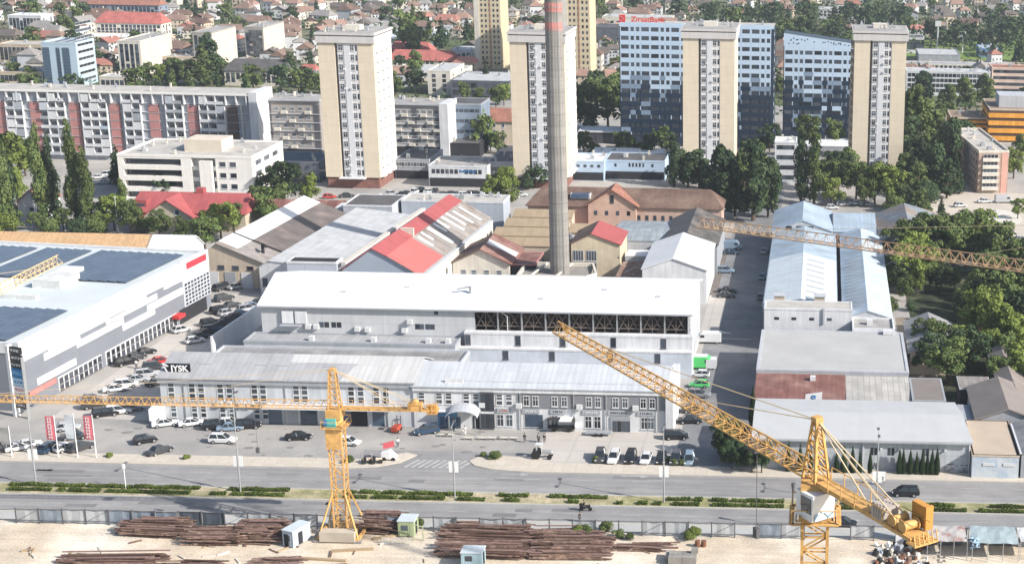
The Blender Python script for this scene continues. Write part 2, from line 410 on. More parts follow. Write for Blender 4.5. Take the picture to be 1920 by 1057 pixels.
# sunlit ground wedge, its brightness painted as pale concrete, and back yards
sheet('sunlit_apron',-25.6,312,-21.5,345,.035,g_conc)
sheet('forecourt',-46,440,-24,470,.03,g_conc)
sheet('plaza',22,408,110,470,.03,mat('pale_plaza_paving',(.50,.45,.385),n=.12,ns=.08,fine=.08))
sheet('parking_lot',34,372,80,407,.03,g_street)
struct('plaza',MB().poly([(P(1872,408).x+7*math.cos(6.283*i/24),P(1872,408).y+11*math.sin(6.283*i/24),.05) for i in range(24)]),mat('white_plaza_circle',(.60,.57,.52),n=.06))
sheet('road',-330,446,150,456,.025,g_lot)
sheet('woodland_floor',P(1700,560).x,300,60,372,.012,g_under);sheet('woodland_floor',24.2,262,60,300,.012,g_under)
sheet('alley',17.5,255,24,330,.03,mat('brown_alley_dirt',(.24,.20,.16),n=.2,fine=.15))
sheet('dirt_yard',-81,345,-24,402,.03,mat('dark_yard_dirt',(.16,.14,.125),n=.2,fine=.2))
sheet('lawn',P(1480,88,0).x-260+260,P(1700,110).y,P(1830,100).x+60,P(1800,72).y,.0,mat('sports_grass',(.16,.23,.05),n=.15,ns=.05))
sheet('running_track',P(1700,103).x,P(1700,114).y,P(1900,100).x,P(1800,66).y,-.02,mat('pale_track',(.34,.30,.22),n=.1))
# ---------------------------------------------------------------- front row of shops
y0=255.;xL=P(310,787).x;xM=P(778,800).x;xR=P(1262,812.5).x-1.2
b=Bd('shop_building','long grey two-storey shop building with tall paired windows and a black roof sign','shop building',xL,y0,xM-xL,13,8.3)
b.gable('x',10.6,r_mid,mat('pale_blue_grey_front',(.52,.545,.58),streak=.14,n=.1),over=.5,frac=.55)
w_=b.w
b.box('fascia',-.3,-.35,7.35,w_+.2,0,8.2,m_grey)
# pale newer part of the roof as real sheets lying on the slope
pm=MB();sf=(10.6-8.3)/7.15
def onroof(x,y,dz=.34):return (x,y,8.3+sf*y+dz)
xa1=xat(640,y0+1,8.6)-xL
pm.slab([onroof(xa1,-.45),onroof(w_+.4,-.45),onroof(w_+.4,4.6),onroof(xa1+2,4.6)],.06)
xb1=xat(545,y0+5,10)-xL
pm.slab([onroof(xb1,4.6),onroof(w_+.4,4.6),onroof(w_+.4,7.0),onroof(xb1,7.0)],.06)
b.part('roof_sheets',pm,roofm('new_pale_sheets',(.52,.52,.52),n=.05))
for u in (322,361,378,414,431,478,494,556,572,659,677,706,724):
    x=xat(u,y0,5)-xL;b.win('F',x,4.2,1.25,3.3,'tall')
for u in (322,361,378,414,431,478,494):
    x=xat(u+4,y0,2)-xL;b.win('F',x,.9,1.1,2.4,'tall')
for u0,u1,mm in ((505,530,m_glassb),(533,560,m_grey),(565,596,m_glassb),(628,660,m_glassb)):
    b.box('shop_front',xat(u0,y0)-xL,-.12,0,xat(u1,y0)-xL,0,3.4,mm)
b.box('canopy',xat(500,y0,3)-xL,-2.6,3.7,xat(745,y0,3)-xL,-.02,3.95,m_white)
b.box('garage_door',xat(655,y0)-xL,-.1,0,xat(690,y0)-xL,0,3.5,m_dark)
b.box('side_door',xat(700,y0)-xL,-.12,0,xat(722,y0)-xL,0,3.2,m_glassb)
for i in range(5):
    x=xat(345+i*95,y0,5)-xL;b.box('downpipe',x,-.16,0,x+.14,-.02,7.3,m_metal)
for u in (412,430,455,470):
    x=xat(u,y0,4)-xL;b.box('air_conditioner',x-.5,-.55,3.3,x+.5,-.05,4.05,m_frame)
for u in (480,300+75,520,610):
    x=xat(u,y0+4,9.8)-xL;y=3.6;z=8.3+sf*y+.25;b.box('snow_guard',x,y-.1,z,x+2.2,y+.1,z+.12,m_grey)
b.done()
# roof sign
q=P(333,697,8.9);sg=thing('roof_sign','black roof sign with white capitals and a white bird','sign',(q.x,q.y-.2,8.75))
MB().box(-2.2,0,0,2.35,.25,1.75).build('sign_board',mat('sign_black',(.008,.012,.02),n=0,r=.4),sg)
t=text_mesh('JYSK',1.55,.04,.035,1.0);t.materials.append(m_signw);link('lettering',t,sg,(.45,-.03,.85))
gz=MB();gz.mesh([(-2.6,-.08,.0+1.75),(-1.7,-.08,1.15),(-1.35,-.08,1.3),(-2.25,-.08,1.95)],[(0,1,2,3)]);gz.mesh([(-2.35,-.09,1.35),(-2.0,-.09,1.2),(-1.45,-.09,-.15),(-1.75,-.09,-.2)],[(0,1,2,3)])
gz.build('bird_emblem',m_signw,sg)
for sx in(-1.8,1.8):MB().bar((sx,.1,-.5),(sx,.1,.05),.12).build('strut',m_metal,sg)
# right part
b=Bd('shop_building','white two-storey shop building with a dark grey upper band and small square windows','shop building',xM+.02,y0-.25,xR-xM,13,7.7)
b.gable('x',9.9,roofm('light_blue_grey_roof',(.50,.525,.56),n=.05),m_white,over=.3,frac=.55)
X=lambda u,z=4.:xat(u,y0-.25,z)-xM
b.box('fascia',-.02,-.32,7.0,b.w+.3,-.002,7.65,m_white)
b.box('gutter',-.02,-.45,7.66,b.w+.3,-.30,7.8,m_grey)
for u in (790,823,841,874,892,936,954):b.win('F',X(u,5.4),4.55,1.25,2.1,'tall')
b.box('upper_band',X(972),-.12,4.15,b.w+.02,-.003,7.0,mat('slate_grey_band',(.20,.205,.225),n=.08))
for u in (987,1004,1040,1058,1104,1121,1154,1172,1206,1223):b.win('F',X(u,5.4),4.55,1.15,1.9,'cross',out=.13)
b.box('glazed_stairwell',X(902),-.5,.1,X(926),-.003,7.1,m_framed)
for i in range(3):b.box('stair_glass',X(903)+.1+i*.8,-.55,.4,X(903)+.75+i*.8,-.505,6.9,m_glass)
b.box('stair_band',X(901),-.62,3.1,X(927),-.56,3.5,m_white)
for i,(u0,u1,col) in enumerate(((932,958,'o'),(980,1012,'w'),(1032,1062,'k'),(1092,1126,'w'),(1140,1183,'k'),(1195,1228,'k'))):
    z=3.25;sx0,sx1=X(u0,3.3),X(u1,3.3)
    s_=b.box('shop_sign',sx0,-.2,z-.05,sx1,-.004,z+.75,mat('grey_sign_board',(.34,.36,.39),n=.03))
    r=random.Random(i);q=MB();x=sx0+.5
    while x<sx1-.7:
        q.box(x,-.23,z+.22,x+.14,-.2,z+.5);
        if r.random()<.6:q.box(x,-.23,z+.42,x+.3,-.2,z+.5)
        if r.random()<.6:q.box(x,-.23,z+.22,x+.28,-.2,z+.29)
        x+=.38
    q.build('lettering',{'o':mat('sign_orange',(.6,.17,.06),n=0),'w':m_signw,'k':m_black}[col],s_)
for u in (938,955,990,1003,1040,1103,1120,1208,1220):b.win('F',X(u,1.6),.55,1.3,2.3,'cross')
b.box('shop_front',X(985,1),-.1,.3,X(1018,1),-.004,2.9,m_glassb)
b.box('blue_shop_front',X(822,1),-.14,.05,X(858,1),-.004,3.3,mat('blue_panel',(.10,.22,.38),n=.1))
for i in range(4):b.box('door_leaf',X(824,1)+.2+i*.95,-.2,.1,X(824,1)+.95+i*.95,-.15,2.2,m_glassb)
b.box('entrance_door',X(1145,1),-.2,.05,X(1182,1),-.004,2.9,mat('door_grey',(.3,.31,.33),n=0))
for i in range(4):b.box('door_leaf',X(1148,1)+.15+i*.8,-.26,.1,X(1148,1)+.8+i*.8,-.21,2.1,m_glass)
b.box('entrance_door',X(887,1),-.1,.05,X(899,1),-.004,2.4,m_dark)
# arched canopy
q=MB();n=10;xx0,xx1=X(843,3.6),X(902,3.6)
for i in range(n):
    a0=math.pi*i/n;a1=math.pi*(i+1)/n;cx=(xx0+xx1)/2;rx=(xx1-xx0)/2
    f=lambda a:(cx-rx*math.cos(a),3.3+1.2*math.sin(a))
    (xa_,za),(xb_,zb)=f(a0),f(a1)
    q.slab([(xa_,-3.4,za),(xb_,-3.4,zb),(xb_,-.3,zb+.5),(xa_,-.3,za+.5)],.12)
b.part('entrance_canopy',q,m_lgrey)
for x in(xx0+.5,xx1-.5):b.box('canopy_post',x,-3.2,0,x+.15,-3.05,3.5,m_metal)
b.box('awning',X(1052,2.6),-2.4,2.55,X(1074,2.6),-.1,2.7,m_signw)
b.box('window_canopy',X(845,3)-2.6,-1.4,3.5,X(843,3),-.2,3.6,m_white)
for u in (1087,1192,905,974):b.box('air_conditioner',X(u)-.5,-.75,4.25,X(u)+.5,-.2,5.1,m_frame)
for u in (975,1075,1136,1232):b.box('downpipe',X(u),-.3,0,X(u)+.16,-.16,7.2,m_metal)
b.box('end_pilaster',b.w-.1,-.6,0,b.w+1.2,13.2,8.6,m_white)
b.box('roof_hatch',X(832,8),.9,8.2,X(866,8),1.1,9.0,m_white)
q=MB();sf=(9.9-7.7)/7.15
for i in range(12):
    x=X(866,8)+i*3.0;q.bar((x,1.2,8.1),(x,1.2,8.8),.05)
q.bar((X(866,8),1.2,8.8),(X(866,8)+33,1.2,8.8),.05)
b.part('roof_rail',q,m_frame)
b.done()
# ---------------------------------------------------------------- big hall
hx0,hx1=P(487,572,12.5).x,-25.2;hy=287.5
b=Bd('factory_hall','long industrial hall under one bright white sheet roof with an open steel bay','factory hall',hx0,hy,hx1-hx0,25,12.4)
w=b.w;zr=15.9;fr=.42;xs=xat(887,hy,11)-hx0
ze=12.4
q=MB();yr=25*fr
q.box(0,0,-.5,xs,.3,ze).box(0,.3,-.5,.3,25,ze).box(.3,24.7,-.5,w,25,ze)
q.mesh([(w-.3,.6,0),(w-.3,25,0),(w-.3,25,ze),(w-.3,yr,zr),(w-.3,.6,ze),(w,.6,0),(w,25,0),(w,25,ze),(w,yr,zr),(w,.6,ze)],[(0,1,2,3,4),(9,8,7,6,5),(0,5,6,1),(1,6,7,2),(2,7,8,3),(3,8,9,4),(4,9,5,0)])
q.mesh([(0,0,ze),(0,25,ze),(0,yr,zr),(.3,0,ze),(.3,25,ze),(.3,yr,zr)],[(0,1,2),(5,4,3)])
b.wall=b.part('wall',q,mat('pale_grey_cladding',(.50,.51,.525),streak=.08,n=.06,panel=(12,3,.02,.08)))
q=MB();e=.2;sl_=(zr-ze)/yr;sb=(zr-ze)/(25-yr)
q.slab([(-.5,-.6,ze-sl_*.6+e+.2),(w+.5,-.6,ze-sl_*.6+e+.2),(w+.5,yr,zr+e+.2),(-.5,yr,zr+e+.2)],.25)
q.slab([(w+.5,25.4,ze-sb*.4+e+.2),(-.5,25.4,ze-sb*.4+e+.2),(-.5,yr,zr+e+.204),(w+.5,yr,zr+e+.204)],.25)
b.part('roof',q,mat('bright_white_membrane_roof',(.80,.815,.83),r=.5,n=.03,ns=.05,panel=(1.2,14,.012,.05)))
# open bay: dark interior, columns, trusses
b.box('bay_back_wall',xs,9,4.6,w-.3,9.2,13.8,mat('dark_brown_brick',(.13,.08,.06),n=.5,ns=.5))  # very dark, mottled brown back wall
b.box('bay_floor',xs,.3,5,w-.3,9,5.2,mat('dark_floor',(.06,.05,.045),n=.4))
rb_=random.Random(9)
for i in range(11):
    x=xs+1+i*(w-xs-4)/11+rb_.uniform(-.5,.5);q=MB();y=rb_.uniform(2,6);h_=rb_.uniform(.8,2.8);q.box(x,y,5.2,x+rb_.uniform(.8,2.6),y+1.4,5.2+h_).tube((x,y-.3,5.6),(x+2,y-.3,6.4+h_*.4),.18)
    q.build('machinery',[RUSTY,mat('dusty_machine',(.22,.15,.115),n=.3),m_metal][i%3],b.e)
nb=9
for i in range(nb+1):
    x=xs+(w-.5-xs)*i/nb;b.box('column',x,.02,4.8,x+.28,.32,12.5,m_lgrey if i in(0,nb) else m_metal)
q=MB()
for i in range(nb):
    xa_=xs+(w-.5-xs)*i/nb;xb_=xs+(w-.5-xs)*(i+1)/nb;xm=(xa_+xb_)/2
    for z0,z1,y in ((7.8,12.2,.5),(7.8,12.2,4.5)):
        q.bar((xa_,y,z0),(xm,y,z1),.12);q.bar((xm,y,z1),(xb_,y,z0),.12);q.bar((xa_,y,z1),(xm,y,z0+1),.09);q.bar((xm,y,z0+1),(xb_,y,z1),.09)
    q.bar((xm,.5,5.2),(xm,.5,12),.1);q.bar((xa_,4.5,5.2),(xa_,4.5,12),.12)
    for y in (2,6):q.bar((xa_,y,9.6),(xb_,y,9.2),.1)
q.bar((xs,.5,9.0),(w,.5,9.0),.12);q.bar((xs,.5,12.1),(w,.5,12.1),.16);q.bar((xs,4.5,7.6),(w,4.5,7.6),.15)
b.part('roof_truss',q,mat('dusty_steel',(.20,.165,.145),n=.2))
q=MB();q.bar((xs+5.2,-.1,12.3),(xs+6.8,-.2,11.2),.16);q.bar((xs+6.8,-.2,11.2),(xs+6.8,-.2,7.5),.16);b.part('downpipe',q,m_frame)
# right end panels
for i in range(6):
    b.place(MB().box(-.95,-.05,0,.95,0,8.5).build('end_panel',m_lgrey,me_only=True),'end_panel','R',3+i*3.6,1.2,.004)
for u in (603,613,626,636,783,791,802,811):b.win('F',xat(u,hy,8.4)-hx0,8.1,.9,1.15,'bare')
b.win('F',xat(818,hy,11)-hx0,11.2,.8,.8,'bare')
b.box('loading_platform',xat(528,hy,9)-hx0,-1.6,8.6,xat(568,hy,9)-hx0,-.01,8.75,m_grey)
for k_ in(0,1):b.box('cladding_stack',xat(530,hy,10)-hx0+k_*2.6,-.5,8.9,xat(530,hy,10)-hx0+2.2+k_*2.6,-.02,11.4,m_white)
for u,z in ((575,7.9),(590,7.9),(667,7.6),(686,7.5),(755,7.5),(765,9.3)):
    x=xat(u,hy,z)-hx0;b.box('air_conditioner',x,-.8,z,x+1,-.1,z+.9,m_frame)
q=MB()
for i in range(1,26):
    x=w*i/26;q.slab([(x,-.5,ze-sl_*.5+e+.235),(x+.06,-.5,ze-sl_*.5+e+.235),(x+.06,yr,zr+e+.235),(x,yr,zr+e+.235)],.05)
b.part('roof_seams',q,mat('seam_grey',(.60,.61,.63)))
for u,yy in ((640,4),(760,6),(1010,3),(1130,6.5),(1230,4.5)):
    x=xat(u,hy+yy,14)-hx0;z=ze+sl_*yy+.35;b.box('roof_hatch',x,yy,z,x+.9,yy+.7,z+.35,m_lgrey)
b.box('roof_gutter',-.5,-.78,ze-.25,w+.5,-.62,ze+.02,m_grey)
q=MB();x=xat(880,hy+5,15)-hx0;q.box(x,4.5,14.1,x+.5,5.1,15.8);q.bar((x,4.8,15.7),(x-2.4,4.4,15.2),.3)
b.part('roof_vent',q,m_metal)
b.done()
# annexes stepping down in front of the hall
ax0=P(420,642,6.3).x;ax1=xat(865,287,7)
b=Bd('hall_annex','low grey annex with small roof boxes along the foot of the hall','annex',ax0+4,281.6,ax1-ax0-4,5.8,6.6)
b.body(mat('grey_annex_wall',(.37,.385,.41),streak=.1,n=.08));b.flat(r_mid,.35,m_grey)
for u in (575,692,795,832):
    x=xat(u,281.6,6.6)-b.x0;b.box('roof_vent',x,1.2,6.7,x+.9,2.2,7.6,m_frame)
b.done()
b=Bd('hall_annex','lowest grey flat annex just behind the shop roof','annex',ax0,268.6,xat(868,276,5.6)-ax0,12.9,5.4)
b.body(m_grey);b.flat(r_grey,.5,m_lgrey);b.done()
wx0=P(865,622,9).x
b=Bd('hall_annex','white upper annex with four narrow windows below the open steel bay','annex',wx0,285.9,hx1-wx0+.6,1.5,8.0)
b.body(m_white);b.flat(m_white,.25,m_white)
for u in (877,971,1055,1150,1244):b.win('F',xat(u,285.9,7)-wx0,5.7,1.15,2.0,'dark')
b.done()
b=Bd('hall_annex','pale blue-grey lower annex band behind the shop roof','annex',wx0-2.4,284.8,hx1-wx0+2.9,1.05,5.2)
b.body(mat('pale_blue_render',(.52,.57,.64),streak=.06));b.flat(m_white,.2,m_white)
for u in (850,948,1035,1144,1233):b.win('F',xat(u,284.8,4)-b.x0,3.1,1.1,1.8,'dark')
b.done()
b=Bd('side_wall','white corrugated screen wall along the parked cars','wall',P(395,645,3).x,P(395,645,3).y,.4,26,4.6,rz=-.05)
b.body(r_white);b.done()
# ---------------------------------------------------------------- shopping mall
mx=-137.5;A=Vector((P(28,650,12.6).x,258.5));Bp=Vector((P(388,478,12.).x,P(388,478,12.).y))
ang=math.atan2(Bp.y-A.y,Bp.x-A.x)
Lm=(Bp-A).length
b=Bd('shopping_mall','grey shopping mall with white stripes and solar panels on its roof','shopping mall',A.x,A.y,Lm,62,12.3,rz=ang)   # local front = wall facing the lane
b.body(mat('mall_grey_cladding',(.19,.205,.235),n=.05,panel=(6,2,.02,.06)))
q=MB().box(.0,.0,12.3,Lm,62,12.45);b.part('roof',q,mat('mall_membrane_roof',(.55,.60,.62),n=.08,ns=.06,c2=(.50,.54,.55)))
q=MB()
for a0,a1,zz0 in ((0,.12,9.3),(.12,.33,8.9),(.33,.47,9.9),(.47,.62,9.3),(.62,.72,10.0),(.72,.83,9.2)):q.box(a0*Lm-(.15 if a0==0 else 0),-.2,zz0,a1*Lm,.6,13.1)
q.box(Lm*.83,-.25,8.6,Lm+.1,.6,13.3).box(Lm-.6,.6,11.3,Lm+.1,62,13.).box(-.15,.6,11,.5,62,13.0)
b.part('parapet',q,m_white)
q=MB()
def strip(a0,a1,z0,z1,dz=0):q.box(a0*Lm,-.16,z0,a1*Lm,-.003,z1)
for a0,a1,z0,z1 in ((.0,.2,9.2,9.9),(.25,.5,8.9,9.9),(.40,.68,8.1,9.3),(.10,.27,7.4,8.8),(.25,.49,6.6,7.9),(.48,.66,5.2,6.5),(.06,.24,3.6,4.9),(.62,.83,6.3,7.8)):strip(a0,a1,z0,z1)
b.part('white_stripes',q,m_white)
b.box('sign',Lm*.86,-.34,11.2,Lm*.985,-.26,12.6,mat('dark_red_sign',(.42,.045,.06),n=.05))
b.box('glazed_corner',Lm*.83,-.22,3.2,Lm,-.0035,8.6,m_lgrey)
for j in range(6):
    for i in range(8):b.win('F',Lm*.84+i*Lm*.16/8+.5,3.5+j*.85,.9,.5,'bare',out=.23)
b.box('entrance_shade_sheet',Lm*.80,-.1,0,Lm*.97,-.003,3.1,m_dark)  # flat near-black sheet, shade of the entrance painted on the wall
for s0,s1 in ((.15,.36),(.38,.56),(.56,.78)):
    b.box('shop_front',Lm*s0,-.18,.2,Lm*s1,-.0035,3.0,m_white)
    n=int((s1-s0)*Lm/1.6)
    for i in range(n):
        for j in(0,1):b.win('F',Lm*s0+(i+.5)*(s1-s0)*Lm/n,.35+j*1.35,1.25,1.1,'dark',out=.19)
b.box('red_fascia',Lm*.02,-.3,2.3,Lm*.14,-.004,3.3,m_red)
b.box('red_awning',Lm*.75,-1.8,2.2,Lm*.79,-.2,2.9,m_signred)
# solar arrays in tilted rows
m_pv=mat('solar_panel',(.085,.11,.15),r=.25,n=.15,panel=(1.0,1.7,.08,-.6),spec=.6)
def pv(x0,x1,y0,y1,n):
    for i in range(n):
        ya=y0+(y1-y0)*i/n;yb=ya+(y1-y0)/n*.93
        if n>14 and i in(9,15):continue
        MB().slab([(x0,ya,12.75),(x1,ya,12.75),(x1,yb,13.0),(x0,yb,13.0)],.06).build('solar_array',m_pv,b.e)
pv(2,Lm*.31,3.5,30,12);pv(Lm*.61,Lm*.95,3.5,46,20)
for x,y,w1,d1,h1 in ((Lm*.52,14,7,6,1.6),(Lm*.60,17,8,4,1.2),(Lm*.45,24,5,5,1.8),(Lm*.4,14,1.2,12,.9)):
    b.box('roof_unit',x,y,12.45,x+w1,y+d1,12.45+h1,mat('off_white_roof_unit',(.62,.63,.62),n=.15,panel=(1.5,1,.1,.2)))
b.done()
# ---------------------------------------------------------------- tan-roofed long building behind the mall
q0=P(0,468,6)
xt1=P(352,475,6.2).x
b=Bd('warehouse','long warehouse with a tan corrugated roof behind the mall','warehouse',-240,350.5,xat(272,350.5,6)+240,9,6.2)
b.gable('x',9.2,r_tan,m_lgrey,over=.3,frac=.5)
for i in range(14):b.win('F',4+i*6,3.5,3.2,1.2,'wide')
b.done()
b=Bd('warehouse','white-roofed end shed with a gable beside the tan roof','warehouse',xat(272,350.5,6)+.05,350.5,xt1-xat(272,350.5,6),9,6.2)
b.gable('x',9.2,r_white,m_white,over=.3,frac=.5);b.win('R',4,2,1,1.3,'plain');b.done()
# ---------------------------------------------------------------- workshop halls running away from the camera
RZ=-.06
b=Bd('workshop','old beige workshop with a white strip along the ridge of its dark roof','workshop',-146,343.3,16.8,52,6.2,rz=RZ)
b.gable('y',10.6,r_white,m_beige,over=.5,frac=.33,m2=r_asb)
xr=16.8*.33;sr=(10.6-6.2)/(16.8-xr)
def r1(x,y,dz=.34):return (x,y,10.6-(x-xr)*sr+dz)
q=MB().slab([r1(xr,1.5),r1(xr+4.4,1.5),r1(xr+4.4,52.4),r1(xr,52.4)],.06);b.part('white_roof_sheets',q,r_white)
q=MB().slab([r1(xr+4.41,10),r1(17.2,10),r1(17.2,52.3),r1(xr+4.41,52.3)],.04);b.part('dark_roof_sheets',q,roofm('dark_brown_sheets',(.15,.13,.12),n=.2,c2=(.24,.19,.17),c2t=.6))
for x,w_ in ((2.5,3),(7,2.6),(11,2.6)):b.box('workshop_door',x,-.12,0,x+w_,-.003,3.8,m_white if x!=7 else m_grey)
b.box('downpipe',16.4,-.3,0,16.7,0,6,m_ltbeige)
q=MB();q.tube((14.4,5,6.6),(14.4,5,9.6),.4).tube((14.4,5,9.4),(15.9,3.5,9.4),.4);b.part('exhaust_duct',q,m_dark)
q=MB().bar((xr,9.5,10.95),(17.3,9.5,6.5),.5,.25);b.part('roof_gutter',q,m_dark)
for i in range(9):b.win('R',4+i*5.2,3.0,2.2,1.5,'wide')
b.grid('F',4,1,15,1,4.4,4.4,1.6,1.0,'dark');b.done()
b=Bd('workshop','wide workshop with a plain pale grey roof between dark and red roofs','workshop',-128.6,337,19.6,56,6.6,rz=RZ)
b.gable('y',8.2,r_pale,m_white,over=.2,frac=.12)
for i in range(8):b.win('F',1.2+i*2.3,2.2,1.2,2,'dark')
b.done()
b=Bd('rooftop_plant_room','pale blue-grey box room with a dark open top','plant room',-120.2,331.6,11.2,4.6,9.4)
b.body(mat('pale_blue_cladding',(.42,.46,.52),n=.04,panel=(4,3,.02,.1)));b.flat(m_dark,.3,m_white)
for i in(0,1):b.win('R',2.3,6.4+i*1.6,2.6,.9,'dark')
b.done()
b=Bd('parapet_wall','long white parapet wall along the red-roofed hall','wall',-108.9,334.5,1.0,58,8.8,rz=RZ);b.body(m_white);b.box('coping',-.1,0,8.8,1.1,58,8.95,m_ltbeige);b.done()
b=Bd('red_roof_hall','workshop hall with a kinked bright red front roof and grey striped sheets behind','workshop',-107.3,330.4,17.6,58,8,rz=RZ)
w_=17.6;xr=7.0;xk=10.4;zr_=13.4;zk=11.7;ze_=7.6
q=MB();A=[(0,0,-.5),(w_,0,-.5),(w_,0,ze_),(xk,0,zk),(xr,0,zr_),(0,0,8.2)];B_=[(p[0],58,p[2]) for p in A];n=6
q.mesh(A+B_,[(0,1,2,3,4,5),(11,10,9,8,7,6)]+[(i,i+6,(i+1)%6+6,(i+1)%6) for i in range(6)]);b.wall=b.part('wall',q,mat('blue_grey_gable',(.36,.41,.48),n=.05))
q=MB();e=.3
q.slab([(-.3,58.3,8.2+e),(-.3,-.35,8.2+e),(xr,-.35,zr_+e),(xr,58.3,zr_+e)],.22,0)
q.slab([(xk,-.35,zk+e),(xk,58.3,zk+e),(xr,58.3,zr_+e+.003),(xr,-.35,zr_+e+.003)],.22,0)
q.slab([(w_+.3,-.35,ze_+e-.15),(w_+.3,58.3,ze_+e-.15),(xk,58.3,zk+e+.004),(xk,-.35,zk+e+.004)],.22,1)
b.part('roof',q,[r_redold,r_asb])
sr=(zk-ze_)/(w_-xk)
def rr(x,y,dz=.40):return (x,y,zk-(x-xk)*sr+dz)
q=MB().slab([rr(xk+.05,-.35),rr(w_+.2,-.35),rr(w_+.2,17),rr(xk+.05,17)],.05);b.part('red_roof_sheets',q,r_red)
for i,(y,x0,x1,k) in enumerate(((19,.1,.6,0),(22.5,.05,.45,0),(27,0.05,.9,1),(32,.05,.5,0),(35,.05,.45,0),(39,0.02,.8,0),(43,0.02,.7,0),(47,.1,.8,0),(52,.1,.9,0))):
    a=xk+(w_-xk)*x0;c=xk+(w_-xk)*x1;b.part('pale_roof_strip',MB().slab([rr(a,y),rr(c,y),rr(c,y+1.3+k*.8),rr(a,y+1.3+k*.8)],.05),r_white)
b.part('side_gutter',MB().box(w_+.3,-.3,6.9,w_+.8,58,7.2),m_frame)
b.part('side_wall',MB().box(w_+.02,0,-.5,w_+.7,58,6.6),m_ltbeige)
for i in range(11):b.win('R',2.5+i*5,3.2,1.2,1.6,'dark',out=.72)
b.box('fire_wall',xr+.3,18.6,11,xk,19.2,13.9,m_ltbeige)
b.done()
b=Bd('storage_building','flat-roofed grey building closing the far end of the red-roofed hall','storage building',-113,400.5,27.5,9,8.8)
b.body(mat('blue_grey_wall',(.40,.44,.50),n=.06,streak=.1));b.flat(r_gravel,.4,m_white);b.clutter(8,seed=4);b.done()
b=Bd('storage_building','small dark flat-roofed building left of the flat grey one','storage building',-127,395,13,14,8.4);b.body(m_lgrey);b.flat(r_dark,.3,m_white);b.done()
b=Bd('storage_building','low shed with a dark red roof left of the small dark flat roof','shed',-152,402,22,8,5);b.gable('x',7.2,r_rust,m_ltbeige,over=.3);b.box('white_stack',21.5,-3,0,26,3,7,m_white);b.done()
# ---------------------------------------------------------------- yard with chimney
cx,cy=P(1050,508,4).x,P(1050,508,4).y
b=Bd('chimney','tall round concrete chimney with two red bands near the top','chimney',cx,cy,1,1,80)
q=MB();r0=2.35;r1=1.9;zt=80
def rad_(z):return r0+(r1-r0)*z/zt
q.lathe([(rad_(z),z) for z in (0,16,32,48,64,80)],16);b.part('shaft',q,m_conc)
zq=lambda v:xz(1036,v,cy)[1]
for z0,z1 in ((zq(57),zq(41)),(zq(22),zq(5)),(zq(-14),zq(-30))):
    b.part('red_band',MB().lathe([(rad_(z0)+.03,z0),(rad_(z1)+.03,z1)],16),mat('faded_red_band',(.46,.20,.18),n=.3,ns=.6))
for z in range(6,80,5):b.part('hoop',MB().lathe([(rad_(z)+.06,z),(rad_(z)+.06,z+.22)],16),mat('hoop_concrete',(.28,.26,.25),n=.1))

q=MB()
for s_ in(-.25,.25):q.bar((1.2+s_,-2.1,3),(1.0+s_,-1.75,79),.07)
for i in range(150):z=4+i*.5;q.bar((.95,-2.1+.0045*z,z),(1.45,-2.1+.0045*z,z),.04)
b.part('ladder',q,m_metal)
b=Bd('chimney_plinth','grey concrete plinth frame around the chimney foot','plinth',cx-9,cy-6,16,12,4)
q=MB();q.box(0,0,0,16,12,3.6)
b.part('base',q,m_conc)
q=MB()
for a,c in (((0,0),(16,0)),((16,0),(18,3)),((18,3),(16,12)),((16,12),(0,12)),((0,12),(0,0))):q.bar((a[0],a[1],4.1),(c[0],c[1],4.1),.5,.9)
q.bar((3,0,4.3),(5,12,4.3),.4);q.bar((9,0,4.3),(11,12,4.3),.4)
b.part('upper_frame',q,m_ltbeige);b.done()
b=Bd('boiler_house','cream boiler house with huge gridded windows and a red half roof right of the chimney','boiler house',cx+1.2,358.6,xat(1163,358.6)-cx-1.2,13.5,8.4)
b.gable('y',10.9,r_brown,mat('cream_old_render',(.58,.50,.37),streak=.12),over=.4,frac=.42,m2=r_redold)
for i,x in enumerate((1.4,4.6)):
    for z in (1.2,4.2):b.win('F',x+.3,z,2.6,2.6,'wide')
b.win('F',11.5,5,.4,.4,'bare');b.done()
b=Bd('small_house','small old house with a red-brown roof and one white roof sheet left of the chimney','small house',-87.5,351,13.5,15,5.2)
b.gable('y',8.4,r_brown,m_ltbeige,over=.7,frac=.5,m2=r_rust)
q=MB();xr=6.75;sr=(8.4-5.2)/6.75
q.slab([(xr+.2,6,8.4-.2*sr+.36),(13.9,6,8.4-7.15*sr+.36),(13.9,9.5,8.4-7.15*sr+.36),(xr+.2,9.5,8.4-.2*sr+.36)],.06);b.part('white_roof_sheet',q,r_white)
for x in (2.5,5,8,11):b.win('F',x,1,1.4,2.4,'tall')
b.done()
b=Bd('lean_to','dark open lean-to with a red edge beside the small old house','lean-to',-73.6,352,5.5,12,4.6);b.body(m_dark);b.flat(r_rust,.2,m_red);b.done()
for i,(yy,xw) in enumerate(((374,-85),(380.5,-84),(387,-82.5),(393.5,-81.5))):
    b=Bd('terraced_shed',['lowest tan stepped shed roof','second tan stepped shed roof from the front','third tan stepped shed roof from the front','farthest tan stepped shed roof'][i]+' left of the chimney','shed',xw,yy,-66-xw,5.3,3.6+i*1.0)
    b.gable('x',4.7+i*1.0,mat('tan_felt_roof',(.36,.28,.19),n=.12,streak=.1,panel=(1.2,9,.04,.12)),m_beige,over=.2,frac=.85);b.done()
b=Bd('pink_wall_house','low house with a pink front wall left of the brown gabled works building','house',-80,400.3,12,5,6);b.body(mat('pink_render',(.58,.30,.27),n=.06));b.flat(r_brown,.1,m_brick);b.done()
